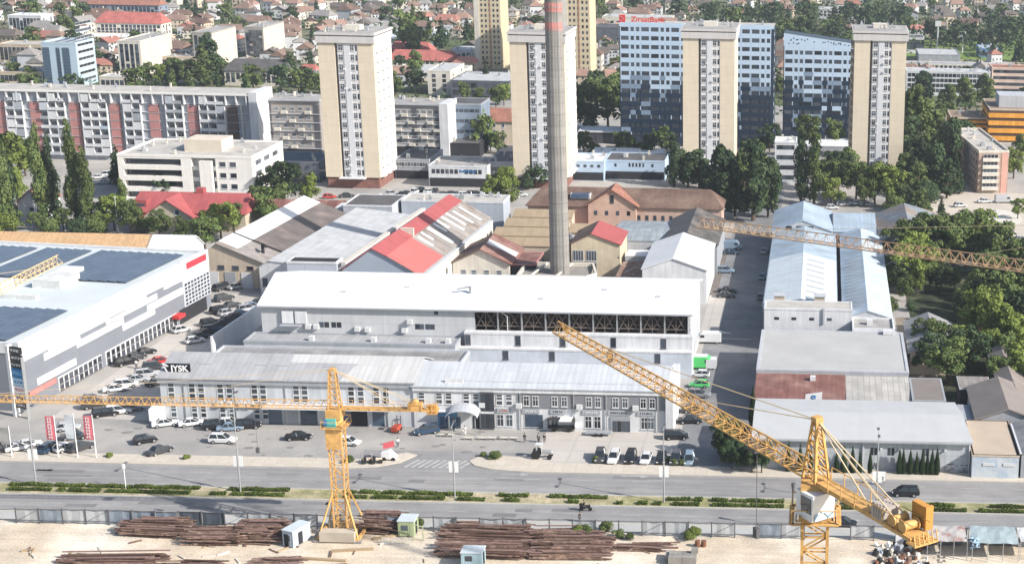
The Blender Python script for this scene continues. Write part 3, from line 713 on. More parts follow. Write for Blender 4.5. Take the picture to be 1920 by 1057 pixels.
# brown gabled works building
jx0_,jx1_=-80.5,-26.5
b=Bd('works_building','long brown-roofed works building with a pink brick central gable','works building',-80,406,53,11,7.4)
b.gable('x',11.2,r_brown,mat('pink_old_render',(.50,.36,.29),streak=.12,n=.15),over=.6,hip=4)
for i in range(12):b.win('F',26+i*2.2,3.6,.9,1.4,'dark')
b.box('roof_window',8.5+3,1.2,9,17,4.2,10.2,m_frame);b.box('skylight_glass',11.9,1.0,9.2,16.6,4.0,10.3,m_glassb).rotation_euler=(0,0,0)
q=MB();W2=13;x0=15.8+1
A=[(x0,-1.6,0),(x0+W2,-1.6,0),(x0+W2,-1.6,8),(x0+W2/2,-1.6,12.2),(x0,-1.6,8)];B_=[(p[0],6,p[2]) for p in A]
q.mesh(A+B_,[(0,1,2,3,4),(9,8,7,6,5),(0,5,6,1),(1,6,7,2),(2,7,8,3),(3,8,9,4),(4,9,5,0)]);b.part('central_gable',q,mat('pink_brick_gable',(.54,.37,.29),n=.2))
q=MB();q.slab([(x0-.8,7,7.75),(x0-.8,-2.2,7.75),(x0+W2/2,-2.2,12.5),(x0+W2/2,7,12.5)],.25,0).slab([(x0+W2+.8,-2.2,7.75),(x0+W2+.8,7,7.75),(x0+W2/2,7,12.504),(x0+W2/2,-2.2,12.504)],.25,0);b.part('gable_roof',q,r_terra)
for i in range(4):b.win('F',x0+2+i*3,5.2,.9,1.2,'bare',out=1.61)
b.win('F',x0+W2/2,8.6,1.1,2.2,'dark',out=1.61);b.done()
for i,(u,v) in enumerate(((1050,378),(1120,330),(1190,338),(1290,352))):
    pass
b=Bd('glass_roof_shed','shed with a grey glazed sawtooth roof behind the boiler house','shed',-52.5,372,14,22,6);b.gable('x',7.6,roofm('dusty_glass_roof',(.30,.34,.37),panel=(1.6,2.4,.12,.3)),m_lgrey,over=.1,frac=.3);b.done()
b=Bd('dark_shed','old shed with a blackened sheet roof behind the white gabled shed','shed',-38.6,364,13.4,28,7.4);b.gable('y',10.4,r_dark,m_grey,over=.3,frac=.45,m2=mat('patchy_dark_roof',(.085,.08,.08),n=.4,c2=(.13,.12,.11)));b.done()
b=Bd('white_shed','small white gabled shed with a smooth white roof beside the side street','shed',-40.6,337.6,14.8,25,8)
b.gable('y',10.6,r_white,m_white,over=.3,frac=.48);b.done()
b=Bd('rusty_lean_to','rust-covered lean-to between the boiler house and white shed','lean-to',-47.8,345,7,14,4);b.body(m_brick);b.flat(mat('scrap_roof',(.22,.13,.09),n=.5,ns=.8,c2=(.4,.33,.28),c2s=.6),.1,m_brick);b.done()
b=Bd('white_canopy','flat white canopy roof behind the boiler house','canopy',-47.5,361,6.5,6,5);b.body(m_lgrey);b.flat(r_white,.1,m_white);b.done()
for i,(u,v,w_,d_,h_,m_) in enumerate(((1075,395,3,2,2.4,m_signw),(1092,392,4,3,3,m_grey),(1110,398,2.5,2.5,2,m_ltbeige),(1085,410,5,3,2.6,m_brick),(1205,402,6,3,2.8,m_grey),(1228,398,4,3,3.2,r_dark),(1120,384,3,2,3.4,m_beige))):
    p=P(u,v,3);c_=Bd('yard_hut',['small white yard hut','dark grey yard hut','low pale yard hut','brick-brown yard hut','wide grey yard hut','black-roofed yard hut','tall beige yard hut'][i]+' in the yard before the pink brick gable','hut',p.x,p.y,w_,d_,h_);c_.body(m_);c_.flat(m_,.1);c_.done()
b=Bd('tan_shed','long low tan-roofed shed behind the chimney','shed',-65,384,19,6,5);b.gable('x',6.6,mat('tan_felt_roof',(.4,.3,.2)),m_beige,over=.2);b.done()
b=Bd('brick_shed','low brown brick shed with chimneys behind the boiler house','shed',-65,373.5,12,6,5);b.body(m_brick);b.flat(r_brown,.2,m_brick);b.clutter(5,seed=9);b.done()
# ---------------------------------------------------------------- hangar row right of the side street
b=Bd('hangar','far blue-grey hangar with a stepped front gable and raised roof','hangar',-12.2,381,15.4,23,7.4)
b.gable('y',10.2,r_blue,m_lgrey,over=.2);
for x in (4.2,7,9.8):b.win('F',x,8.1,1.6,.7,'dark')
b.done()
b=Bd('hangar','long pale hangar roof with skylight ribs on the left of the row','hangar',-11.8,313,15.8,67.5,6.6)
b.gable('y',8.6,r_blue,m_lgrey,over=.2,m2=r_blue)
q=MB().slab([(-.2,0,6.95),(-.2+.01,0,6.95),(-.2,0.01,6.95),(-.2,.02,6.95)],.01)
sl_=2/7.9
q=MB();q.slab([(0,40,6.6+.31),(0,0,6.91),(7.8,0,8.88),(7.8,40,8.88)],.05).slab([(15.8,0,6.91),(15.8,40,6.91),(8.0,40,8.88),(8.0,0,8.88)],.05)
b.part('pale_roof_sheets',q,roofm('bright_pale_blue_roof',(.60,.66,.70),n=.06))
q=MB()
for i in range(8):
    y=2+i*4.6;q.slab([(9,y,8.75),(13,y,7.75),(13,y+.5,7.75),(9,y+.5,8.75)],.12)
b.part('roof_ribs',q,m_grey)
for x in (2.4,11):b.box('brick_stack',x,-1.4,0,x+2.2,.8,9.6,m_beige);b.box('stack_cap',x-.2,-1.6,9.6,x+2.4,1.0,9.8,m_lgrey)
b.done()
b=Bd('hangar','right-hand pale hangar with many roof ribs and a strip of four windows in its front','hangar',5.3,306.5,10.3,75,6.6)
b.gable('y',8.2,r_blue,m_lgrey,over=.2,frac=.5,m2=roofm('pale_grey_blue_roof',(.50,.56,.60),n=.08))
q=MB()
for i in range(16):
    y=3+i*2.8;q.slab([(1,y,7.4),(4.6,y,8.35),(4.6,y+.45,8.35),(1,y+.45,7.4)],.1)
b.part('roof_ribs',q,m_grey)
b.win('F',6.3,4.6,3.6,1.1,'wide');b.done()
b=Bd('hangar','blue flat-ribbed hangar roof behind the right-hand pale one','hangar',3.6,382.2,11,22,7);b.gable('x',8.5,r_blue,m_grey,over=.1,frac=.7);b.done()
b=Bd('old_sheds','tangle of rusty grey sheet roofs with a bright skylight, right of the hangars','shed',15.5,374,17.5,32,6.8)
b.gable('y',9.6,roofm('rusty_blue_dark_roof',(.20,.235,.275),c2=(.24,.19,.165),c2t=.5,n=.3,streak=.3),m_grey,over=.5,frac=.42,m2=roofm('rusty_blue_roof',(.24,.28,.32),c2=(.30,.24,.20),c2t=.5,n=.25))
q=MB().slab([(8.4,6,9.2),(11,6,8.4),(11,16,8.4),(8.4,16,9.2)],.1);b.part('skylight',q,r_blue);b.done()
b=Bd('old_sheds','small grey shed below the rusty sheet roofs','shed',16.4,352,9,20,5);b.gable('y',6.6,r_grey,m_grey,over=.3);b.done()
b=Bd('cone_kiosk','small pointed grey cone-roofed hut','hut',26,374.5,5,5,2.6);b.body(m_grey);b.part('roof',MB().lathe([(3.3,2.6),(.1,8.3)],10,c=(2.5,2.5)),mat('cone_roof',(.42,.40,.37)));b.done()
b=Bd('white_parapet_building','white stucco parapet block with four small dark windows in front of the hangars','storage building',-11.2,303.9,18.3,6,9.0)
b.body(m_white);b.flat(r_gravel,.2,m_white)
for x in (2.6,6.2,9.9,13.6):b.win('F',x,6.7,1.0,.6,'bare')
b.box('pipe',12.2,-.3,6,12.6,-.02,9.4,m_lgrey);b.done()
b=Bd('flat_annex','small flat brown-roofed annex with a white rim right of the white parapet block','annex',7.2,298.4,8.6,8,6.4);b.body(m_lgrey);b.flat(r_flat,.5,m_white);b.box('roof_vent',3,3.5,6.5,4.2,4.7,7.6,m_white);b.done()
b=Bd('flat_building','large plain flat pale-grey roof beside the side street','storage building',-11.4,273,28.8,25.2,6)
b.body(m_lgrey);b.flat(mat('pale_grey_flat_roof',(.415,.415,.41),n=.1,ns=.12,fine=.05),.25,m_lgrey,t=.5)
b.box('hatch',24.8,23.4,6.2,26.8,24.9,6.9,m_white);b.done()
b=Bd('red_shed','low shed with a streaky red-brown corrugated roof','shed',-11.2,261.3,16.6,11.4,4.5)
b.body(m_brick);b.part('roof',MB().slab([(-.2,-.4,4.6),(16.6,-.4,4.6),(16.6,11.4,5.5),(-.2,11.4,5.5)],.15),r_rust)
b.box('white_box',10,8,5.3,11,9,6.1,m_white);b.done()
b=Bd('grey_shed','shed with striped beige fibre roof sheets beside the red-brown shed roof','shed',5.5,260.6,11.9,11.9,4.6)
b.body(m_grey);b.part('roof',MB().slab([(-.1,-.4,4.7),(11.8,-.4,4.7),(11.8,11.9,5.4),(-.1,11.9,5.4)],.15),roofm('striped_fibre_roof',(.46,.44,.41),panel=(1.1,9,.1,.4),n=.2));b.done()
b=Bd('brown_shed','shed with a plain dark brown felt roof at the right end of the striped roofs','shed',17.5,260.2,6,12.6,5.0);b.body(m_grey);b.flat(mat('brown_felt',(.21,.185,.17),n=.1),.15,m_grey);b.done()
b=Bd('road_warehouse','large pale-roofed warehouse facing the road behind clipped conifers','warehouse',-10.2,238.9,36.2,15.4,5.6)
b.body(mat('pale_blue_grey_wall',(.44,.47,.50),streak=.15,n=.1,panel=(4,3,.03,.08)))
q=MB().slab([(-.5,-.6,5.75),(36.6,-.6,5.75),(35.6,9,7.1),(-.5,9,7.1)],.22).slab([(-.5,9.01,7.1),(35.6,9.01,7.1),(34.8,15.8,6.9),(-.5,15.8,6.9)],.22)
b.part('roof',q,roofm('big_pale_roof',(.455,.465,.475),n=.05,streak=.03,panel=(40,40,0,0)))
b.box('gutter',-.5,-.75,5.3,36.5,-.6,5.55,m_grey)
W_=lambda u:xat(u,238.9,3)+10.2
for u in (1635,1642,1667,1674,1732,1739):b.win('F',W_(u),2.9,.5,1.3,'bare')
b.box('roller_door',W_(1648),-.08,0,W_(1679),-.003,2.6,m_grey)
for u in (1617,1816):b.box('downpipe',W_(u),-.25,0,W_(u)+.2,-.05,5.2,m_white)
for u in (1650,1685,1770):b.box('wall_lamp',W_(u),-.4,3.9,W_(u)+.35,-.02,4.25,m_frame)
# graffiti: dark scribbled strokes with no lettering of ours
r=random.Random(5);q=MB()
for (u0,u1,z0,z1) in ((1638,1672,.25,1.5),):
    xa_=W_(u0);xb_=W_(u1);x=xa_
    while x<xb_:
        zt_=z1+r.uniform(-.2,.2);q.bar((x,-.03,z0+r.uniform(0,.3)),(x+.25,-.03,zt_),.12,.02);q.bar((x+.25,-.035,zt_),(x+.4,-.035,z0+.5),.1,.02);q.bar((x,-.04,z0+.3),(x+.35,-.04,z0+.35),.1,.02);x+=.42
b.part('graffiti',q,mat('graffiti_black',(.05,.05,.06),n=0))
q=MB()
for i in range(16):
    x=W_(1768)+r.uniform(0,4);z=r.uniform(.2,1.5);q.bar((x,-.03-i*.001,z),(x+r.uniform(.4,1.2),-.03-i*.001,z+r.uniform(-.3,.3)),.22,.02)
b.part('graffiti',q,mat('graffiti_red_brown',(.20,.08,.07),n=.2));b.done()
b=Bd('roadside_building','low building with a tan flat roof and pale blue painted front at the right edge','low building',26.2,236.6,7.8,16.5,4.1)
b.body(mat('pale_mural_wall',(.50,.54,.58),c2=(.34,.42,.52),c2s=.3,c2t=.52,n=.1));b.flat(mat('tan_flat_roof',(.46,.38,.30),n=.08,fine=.05),.12,m_beige)
for x in (1.8,5.2):b.box('shutter',x,-.1,2.3,x+2,-.003,2.8,m_frame)
b.done()
b=Bd('roadside_building','grey pitched-roof workshop cut by the right edge of the frame','low building',34.4,236.8,12,14,4.3);b.gable('y',6.6,r_grey,m_grey,over=.3);b.box('white_rim',-.3,-.3,4.3,.0,14,4.6,m_white);b.done()
b=Bd('lean_shed','brown double-pitched shed roof in the cluttered yard on the right','shed',28.5,253.5,11,17,4.2);b.gable('y',6.2,mat('brown_grey_felt',(.23,.20,.185),n=.12),m_grey,over=.4);b.win('F',5.5,3.3,.7,.7,'dark');b.done()
b=Bd('lean_shed','small dark open shed with a white roof edge in the cluttered yard','shed',27,271,6,7,3.8);b.body(m_dark);b.flat(r_asb,.1,m_white);b.done()
b=Bd('lean_shed','long narrow brown roof along the trees at the far right','shed',34.5,268,5,26,4.0);b.gable('y',5.2,mat('brown_grey_felt',(.23,.20,.185)),m_grey,over=.3);b.done()
b=Bd('yard_block','dark green-black box between the pale warehouse roof and the brown sheds','shed',25.9,253,2.4,10,3.4);b.body(m_dark);b.flat(m_grey,.1);b.done()
b=Bd('garden_shed','grey pitched shed half hidden by trees right of the hangars','shed',P(1700,600,4).x-.5,290,9.5,21,4.6);b.gable('y',6.6,r_grey,m_beige,over=.5);b.done()
q=P(1525,748,5.3);f=thing('sign_board','white board with a blue shield emblem on the edge of the red-brown roof','sign',(q.x,q.y,4.6))
MB().mesh([(-1.5,0,0),(1.5,0,.1),(1.6,0,2.1),(-1.4,0,1.6),(-1.5,.08,0),(1.5,.08,.1),(1.6,.08,2.1),(-1.4,.08,1.6)],[(0,1,2,3),(7,6,5,4),(0,4,5,1),(1,5,6,2),(2,6,7,3),(3,7,4,0)]).build('board',m_signw,f)
sh=MB().poly([(-.45,-.03,1.35),(-.4,-.03,.7),(0,-.03,.3),(.4,-.03,.7),(.45,-.03,1.35),(0,-.03,1.5)][::-1]);sh.build('emblem',m_signblue,f)
MB().bar((-.3,-.05,1.15),(.3,-.05,.75),.14,.02).build('emblem_stripe',m_signw,f)
# ---------------------------------------------------------------- four cream apartment towers
def tower(label,xl,y,vt,balc,dark):
    w,d=16.6,19.;h=hfor(xl,y,vt)
    b=Bd('apartment_tower',label,'apartment tower',xl,y,w,d,h)
    core=mat('tower_cream',(.66,.575,.45),n=.04,streak=.05,panel=(20,2.75,.012,.06))
    q=MB();H0=3.4;H1=h-3.0
    q.box(0,0,H0,5.0,d,H1).box(11.9,0,H0,w,d,H1).box(5,1.2,0,11.9,d,H1)
    b.wall=b.part('wall',q,core)
    b.box('base',.4,.4,-.5,w-.4,d-.4,H0,mat('tower_base_brown',(.22,.11,.09),n=.3,ns=.5))
    b.box('canopy',4.5,-2,3.2,12.4,.3,3.5,m_white)
    if 'R' in balc:b.box('sunlit_flank',w+.0,1.2,H0,w+.35,d-.8,H1,mat('tower_flank_sunlit_white',(.74,.71,.66),n=.12,ns=.3,streak=.2))  # white balcony flank; the sun's brightness on it is also in the colour
    b.box('recess',4.95,.9,H0,5.7,1.19,H1,mat('tower_recess_grey',(.14,.13,.125),n=.1))
    wc=mat('tower_white_render',(.66,.65,.65),n=.04,streak=.05)
    b.box('window_bay',5.75,.1,H0,11.95,1.19,H1,wc)
    b.box('centre_panel',7.75,-.06,H0,9.5,.1,H1-.2,mat('tower_centre_panel',(.60,.61,.64),n=.03))
    fl=int((H1-H0)/2.75)
    for j in range(fl):
        z=H0+.6+j*(H1-H0)/fl
        b.win('F',6.75,z,1.5,1.75,'cross',out=-.08);b.win('F',10.2,z,1.3,1.75,'cross',out=-.08);b.win('F',11.4,z,.5,1.7,'bare',out=-.08)
    ra=random.Random(int(xl*3)%101)
    for j in range(fl):
        z=H0+.5+j*(H1-H0)/fl
        for x in (7.6,9.45):
            if ra.random()<.3:b.box('air_conditioner',x-.35,-.42,z+.2,x+.35,-.08,z+.75,m_frame)
    b.part('crown',MB().box(-.5,-.5,H1,w+.5,d+.5,h-1.0).box(-.35,-.35,h-1,w+.35,d+.35,h-.65,1).box(-.7,-.7,h-.65,w+.7,d+.7,h),[mat('tower_crown',(.56,.54,.53),n=.05,streak=.08),m_framed])
    b.box('roof',-.3,-.3,h,w+.3,d+.3,h+.1,r_flat)
    b.box('lift_room',6,8,h+.1,10.5,12,h+1.5,m_ltbeige);b.clutter(12,zz=h,seed=int(vt*10)%97,area=(0,0,w-1,d-1))
    for x in (3,13):MB().tube((x,4,h),(x,4,h+3.8),.06).bar((x-.7,4,h+3),(x+.7,4,h+3),.05).build('antenna',m_metal,b.e)
    # balconies on the right flank, loggias on the left
    for side in balc:
        r=random.Random(len(label)+ord(side))
        for j in range(fl):
            z=H0+j*(H1-H0)/fl
            for y0_ in (3.0,8.2,13.2):
                me=WIN.setdefault(('balc',side),MB().box(-1.5,-1.0,0,1.5,-.003,.15).box(-1.5,-1.0,.15,1.5,-.9,1.05).box(-1.5,-.9,.15,-1.42,-.003,1.05).box(1.42,-.9,.15,1.5,-.003,1.05).build('balcony',wc if side=='R' else m_beige,me_only=True))
                b.place(me,'balcony',side,y0_,z,.0)
                if r.random()<.8:b.win(side,y0_+r.uniform(-.4,.4),z+.3,1.5,1.9,'plain')
    b.done();return b
T1=tower('cream apartment tower leftmost of the four, its bright balcony side showing',P(613,352).x,P(613,352).y,61,'R',0)
T2=tower('cream apartment tower half hidden by the chimney',P(964,352).x,P(964,352).y,60,'R',0)
T3=tower('cream apartment tower standing before the glass office with the red roof sign',xat(1281,488),488,54,'',0)
T4=tower('cream apartment tower rightmost of the four, left flank in shade',xat(1596,488),488,58,'L',1)
for u0,u1,vb,nm in ((893,950,128,'distant golden apartment tower with rows of tiny windows left of the chimney'),(1057,1092,150,'distant golden apartment tower right of the chimney')):
    p=P(u0,vb);x1=xat(u1,p.y);wd=12.6;b=Bd('apartment_tower',nm,'apartment tower',p.x,p.y,wd,19,min(62,hfor(p.x,p.y,-40)))
    b.body(mat('far_tower_gold',(.56,.475,.33),n=.05,panel=(20,2.8,.02,.06)));b.flat(r_flat,1,m_lgrey)
    b.box('end_panel',-.1,-.25,0,2.4,-.003,b.h,m_ltbeige);b.box('recess',7.2,-.1,0,7.8,-.003,b.h,m_brick)
    b.grid('F',5,2.6,wd-.3,16,2,b.h-3,.9,1.3,'bare')
    b.done()
# ---------------------------------------------------------------- slab blocks
y=P(300,302).y;xr_=xat(478,y);xl_=-330;h=hfor(-268,y,170)
b=Bd('slab_block','very long balcony slab block with a row of red wall strips','slab block',xl_,y,xr_-xl_,13,h)
b.body(mat('slab_wall_grey',(.40,.42,.46),n=.2,streak=.2));w=b.w
b.part('roof',MB().box(-.3,-1.3,h,w+.3,13.3,h+.5),mat('slab_roof_edge',(.66,.65,.62),n=.06))
b.part('roof_surface',MB().box(.5,0,h+.5,w-.5,12.8,h+.62),r_gravel)
fl=7;fh=(h-1.6)/fl
reds=[xat(u,y,h*.6)-xl_ for u in (-12,5-10+8,69,142,218,291,364,438)]
r=random.Random(3)
for i,x in enumerate(reds):
    z1=h-3.3
    b.box('red_wall_strip',x-1.65,-.5,2.4,x+1.65,-.003,z1,m_red if i<7 else mat('shaded_red_cladding',(.12,.085,.075)))  # last red strip stands in shade, painted here as a brown tone
    q=MB()
    for j in range(fl+1):q.box(x-1.7,-.62,2.4+j*2.7,x+1.7,-.5,2.4+j*2.7+.12)
    b.part('strip_joints',q,m_lgrey)
bx=[]
for j in range(fl):
    z=1.6+j*fh
    x=1.6
    while x<w-1.5:
        if not any(abs(x-q)<2.9 for q in reds) and x>35: bx.append((x,z,j))
        x+=2.75
bx.sort(key=lambda t:-t[0]);bm=[]
for nm,m_ in (('w',m_white),('g',m_lgrey),('d',m_grey),('b',mat('blue_awning',(.40,.47,.56)))):
    bm.append(MB().box(-1.25,-1.25,0,1.25,-.003,.14).box(-1.25,-1.25,.14,1.25,-1.15,1.0).build('balcony',m_,me_only=True))
gl=MB().box(-1.2,-1.2,0,1.2,-.003,2.5).build('glazed_balcony',[m_white],me_only=True)
gl2=MB().box(-1.2,-1.2,0,1.2,-.003,2.4).build('glazed_balcony',[mat('balcony_blind',(.42,.45,.50),n=.2,rand=.3)],me_only=True)
stf=MB()
for k,(x,z,j) in enumerate(bx):
    kind=r.random()
    me=gl if kind<.2 else gl2 if kind<.30 else bm[0] if kind<.72 else bm[1] if kind<.86 else bm[2] if kind<.93 else bm[3]
    if k<99:b.place(me,'balcony','F',x,z,0)
    else:
        bb=len(stf.v);stf.v+=[(v.co.x+x,v.co.y,v.co.z+z) for v in me.vertices];stf.f+=[tuple(bb+i for i in p.vertices) for p in me.polygons];stf.m+=[{gl:0,bm[0]:0,bm[1]:1,bm[2]:2,bm[3]:1,gl2:2}[me]]*len(me.polygons)
    if kind>=.2:b.win('F',x+r.uniform(-.3,.3),z+.4,1.9,1.9,'wide')
o=stf.build('balcony',[m_white,m_lgrey,m_grey],b.e);o['kind']='stuff'
q=MB();x=36.
while x<w-1:
    if not any(abs(x-k_)<1.9 for k_ in reds):q.box(x-.09,-1.22,1.6,x+.09,-.004,h-3.3)
    x+=2.75
b.part('balcony_partitions',q,m_white)
q=MB()
for j in range(fl+1):q.box(34,-.5,1.6+j*fh-.16,w,-.004,1.6+j*fh-.01)
b.part('floor_slabs',q,m_white)
q=MB();x=30
while x<w:
    q.box(x,-1.25,h-3.2,x+.35,-.01,h);x+=3.4
b.part('top_floor_posts',q,m_white)
b.box('end_wall',w+.01,-1.35,-.5,w+2.6,13.5,h+1.2,m_white)
b.clutter(14,zz=h+.6,seed=12,area=(40,1,w-3,11));b.done()
def slab(label,u0,u1,vb,vt,fl,nx,wm,darks=(),end=None,d=12,dep=0,win=(1.5,1.3),style='wide'):
    x0,x1,y,h=fb(u0,u1,vb,vt);b=Bd('slab_block',label,'apartment block',x0,y,x1-x0,d,h);b.body(wm)
    b.part('roof',MB().box(-.3,-.8,h,b.w+.3,d+.3,h+.5),m_lgrey);b.part('roof_surface',MB().box(0,-.3,h+.5,b.w,d,h+.6),r_flat)
    z0=3.6;fh=(h-1.4-z0)/fl
    for j in range(fl):
        z=z0+j*fh
        b.box('floor_band',0,-.35,z-.25,b.w,-.003,z,m_lgrey)
        for i in range(nx):
            x=(i+.5)*b.w/nx
            if any(abs(x/b.w-q)<.05 for q in darks):continue
            b.win('F',x,z+.9,win[0],win[1],style)
            if (i+j)%3==0:b.place(WIN.setdefault(('sb',),MB().box(-1,-.9,0,1,-.003,.9).build('balcony',m_ltbeige,me_only=True)),'balcony','F',x,z,0)
    for q in darks:b.box('recess_shade_strip',q*b.w-.9,-.1,z0-.3,q*b.w+.9,-.002,h-1.2,m_framed)  # flat dark strip on the wall, a recess's shade given as colour
    b.box('ground_floor',.3,-.3,0,b.w-.3,-.003,3.2,m_dark)
    if end:b.box('end_wall',b.w,-.9,-.5,b.w+end,d+.4,h+.6,m_white)
    b.clutter(7,zz=h+.5,seed=int(u0),area=(1,1,b.w-2,d-2));b.done();return b
slab('grey slab block with white balconies just left of the leftmost cream tower',503,606,296,188,5,7,mat('taupe_panel',(.33,.30,.28),n=.08),(.07,.93))
slab('grey slab block with a bright end wall right of the leftmost cream tower',733,828,292,196,5,8,mat('taupe_panel2',(.42,.40,.38),n=.08),(.5,),end=3)
x0,x1,y,h=fb(846,905,284,196);b=Bd('office_block','dark blue-grey office block beside the red-roofed beige house','office block',x0-1,y,x1-x0+1,14,h);b.body(mat('steel_blue_wall',(.20,.25,.32),n=.1));b.flat(r_dark,.4,m_grey);b.grid('F',6,.5,b.w-.5,4,3,h-2.6,1.6,1.1,'bare');b.done()
x0,x1,y,h=fb(898,958,270,226);b=Bd('apartment_house','beige three-storey house with a bright terracotta roof left of the half-hidden tower','apartment house',x0,y,x1-x0+4,11,h);b.gable('x',h+3.6,r_terra,m_beige,over=.6,hip=3);b.grid('F',3,1,b.w-5,3,1.5,h-2.4,1.1,1.5,'plain');b.done()
# ---------------------------------------------------------------- glass offices
def glassy(label,x0,x1,y,h,d,slant=0,fh=3.1,seed=1,top=0):
    w=x1-x0;b=Bd('glass_office',label,'office building',x0,y,w,d,h-slant if slant else h)
    r=random.Random(seed)
    A=MB();z1=h;z2=h-slant
    A.mesh([(0,0,-.5),(w,0,-.5),(w,0,z2),(0,0,z1),(0,d,-.5),(w,d,-.5),(w,d,z2),(0,d,z1)],[(0,1,2,3),(7,6,5,4),(1,5,6,2),(4,0,3,7),(3,2,6,7)])
    b.wall=b.part('wall',A,mat('office_dark_wall',(.02,.034,.058),n=.1,r=.35,spec=.5))
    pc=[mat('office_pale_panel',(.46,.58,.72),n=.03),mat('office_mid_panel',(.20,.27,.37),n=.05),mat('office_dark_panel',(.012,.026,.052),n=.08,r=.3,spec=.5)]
    q=MB();nf=int((h-1)/fh);pw=[3.4,1.9,1.9,3.4,3.4,1.9,1.9]
    cols=[];x=.25;i=0
    while x<w-1.5:
        cw=pw[i%7];cols.append((x,min(x+cw,w-.2)));x+=cw;i+=1
    wins=[]
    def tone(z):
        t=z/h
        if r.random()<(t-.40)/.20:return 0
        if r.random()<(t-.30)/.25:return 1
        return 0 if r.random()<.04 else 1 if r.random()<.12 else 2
        return 0 if t>.53 else 1 if t>.45 else 2 if r.random()<.93 else (1 if r.random()<.6 else 0)
    zz=z2-1.0-slant*.0
    for j in range(nf):
        z=h-slant-top-2.4-j*fh
        if z<1:break
        for a,c in cols:
            t=tone(z)
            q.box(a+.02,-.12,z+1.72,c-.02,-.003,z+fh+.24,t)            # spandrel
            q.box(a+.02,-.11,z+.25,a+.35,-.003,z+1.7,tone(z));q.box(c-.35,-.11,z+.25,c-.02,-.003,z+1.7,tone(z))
            wins.append(((a+c)/2,z+.25,c-a-.72,1.45))
    if slant:
        q.mesh([(0,-.1,z2-top+.94),(w,-.1,z2-top+.94),(w,-.1,z2+.3),(0,-.1,z1+.3)],[(0,1,2,3)],0)
        for i in range(26):
            x=r.uniform(1,w-2);z=r.uniform(z2-top+1.2,z2+slant*(1-x/w)-.5)
            q.box(x,-.14,z,x+.4,-.105,z+.4,2)
    else:q.box(0,-.13,h-.45,w,-.003,h+.6,0)
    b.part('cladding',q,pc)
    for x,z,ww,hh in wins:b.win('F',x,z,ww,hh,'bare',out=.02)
    if slant:b.part('roof_edge',MB().bar((0,.1,z1+.3),(w,.1,z2+.3),.3),m_framed)
    q=MB()
    for j in range(nf-1):q.box(w+.003,1+(j%2)*1.5,h-slant-3-j*fh,w+.08,3+(j%2)*1.5,h-slant-1.8-j*fh)
    b.part('side_panels',q,pc[0]);b.part('roof',MB().box(.1,.1,b.h,w-.1,d-.1,b.h+.1),r_gravel) if not slant else None
    if not slant:b.clutter(10,zz=h,seed=seed,area=(14,3,w-3,d-3))
    b.done();return b
yg=540
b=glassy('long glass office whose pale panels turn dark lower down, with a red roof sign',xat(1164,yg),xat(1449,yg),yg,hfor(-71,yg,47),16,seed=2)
sg=thing('roof_sign','long red letter sign with a red square emblem on the glass office roof','sign',(b.x0+10,yg+.6,b.h+.75))
t=text_mesh('ZiraatBank',2.5,.15,.05,1.08);t.materials.append(m_signred);link('lettering',t,sg,(.1,0,1.15))
q=MB().box(-10,-.1,0,-7.9,.2,2.7);o=q.build('emblem',m_signred,sg);MB().bar((-9.5,-.14,.6),(-8.4,-.14,1.35),.25,.05).bar((-9.5,-.14,2.1),(-8.4,-.14,1.35),.25,.05).build('emblem_stripe',m_signw,sg)
for x in range(-9,10,3):MB().bar((x,.3,-.7),(x,.3,.6),.1).build('strut',m_metal,sg)
glassy('glass office with a slanting roofline between the two right-hand cream towers',xat(1467,555),xat(1600,555),555,hfor(-14,555,64),14,slant=3.4,seed=5,top=1.8)
# ---------------------------------------------------------------- low commercial strip
def low(label,u0,u1,vb,vt,wm,rm,d=14,cat='shop',wins=None,name='shop_building',front=None,par=.4,pm_=None,cl=4):
    x0,x1,y,h=fb(u0,u1,vb,vt);b=Bd(name,label,cat,x0,y,x1-x0,d,h);b.body(wm);b.flat(rm,par,pm_ or wm)
    if front:b.box('glazed_front',.3,-.1,.2,b.w-.3,-.003,min(3.2,h*.45),front)
    if wins:
        nx,nz,z0,ww,wh,st=wins;b.grid('F',nx,.6,b.w-.6,nz,z0,h-wh-.7 if nz>1 else z0,ww,wh,st)
    if cl:b.clutter(cl,seed=int(u0*7+vb))
    b.done();return b
low('dark blue glass store at the foot of the leftmost cream tower',488,600,340,303,m_glassb,mat('dark_blue_roof',(.10,.13,.17),n=.2),d=16,front=m_glass,pm_=m_grey,wins=(6,1,.4,3.2,2.4,'dark'))
low('dark-roofed low arcade right of the leftmost cream tower',742,806,335,300,m_grey,r_dark,d=18,wins=(5,1,4,2,1.4,'wide'),front=m_dark)
b=low('low white store with a ribbon of dark windows',805,915,350,312,m_white,r_flat,d=16,front=m_dark,cl=7)
for i in range(6):b.win('F',1.5+i*1.4,4.2,1.1,1.4,'bare')
for i in range(4):b.win('F',b.w-6.5+i*1.4,4.2,1.1,1.4,'bare')
q=MB();r=random.Random(2)
for i in range(16):q.box(9.6+i*.32,-.12,4.7,9.75+i*.32,-.003,5.3+r.uniform(-.1,.3))
b.part('lettering',q,m_signblue)
low('low blue-grey shop between the white store and the half-hidden tower',917,965,345,305,m_grey,r_dark,d=18,front=m_dark,wins=(3,1,4,2.6,1.6,'wide'))
low('low pale blue building with a porch right of the chimney',1062,1133,338,303,mat('sky_blue_render',(.42,.53,.66),n=.05),r_white,d=14,front=m_dark,wins=(5,1,4.3,1,.9,'bare'))
b=low('long pale blue building with five small arched windows',1134,1247,336,302,mat('sky_blue_render',(.42,.53,.66)),r_dark,d=14,front=m_dark,cl=6)
for i in range(5):b.win('F',8+i*1.1,4.2,.6,1.2,'bare')
for x in (3.5,b.w-4):b.win('F',x,4.2,.7,1,'bare')
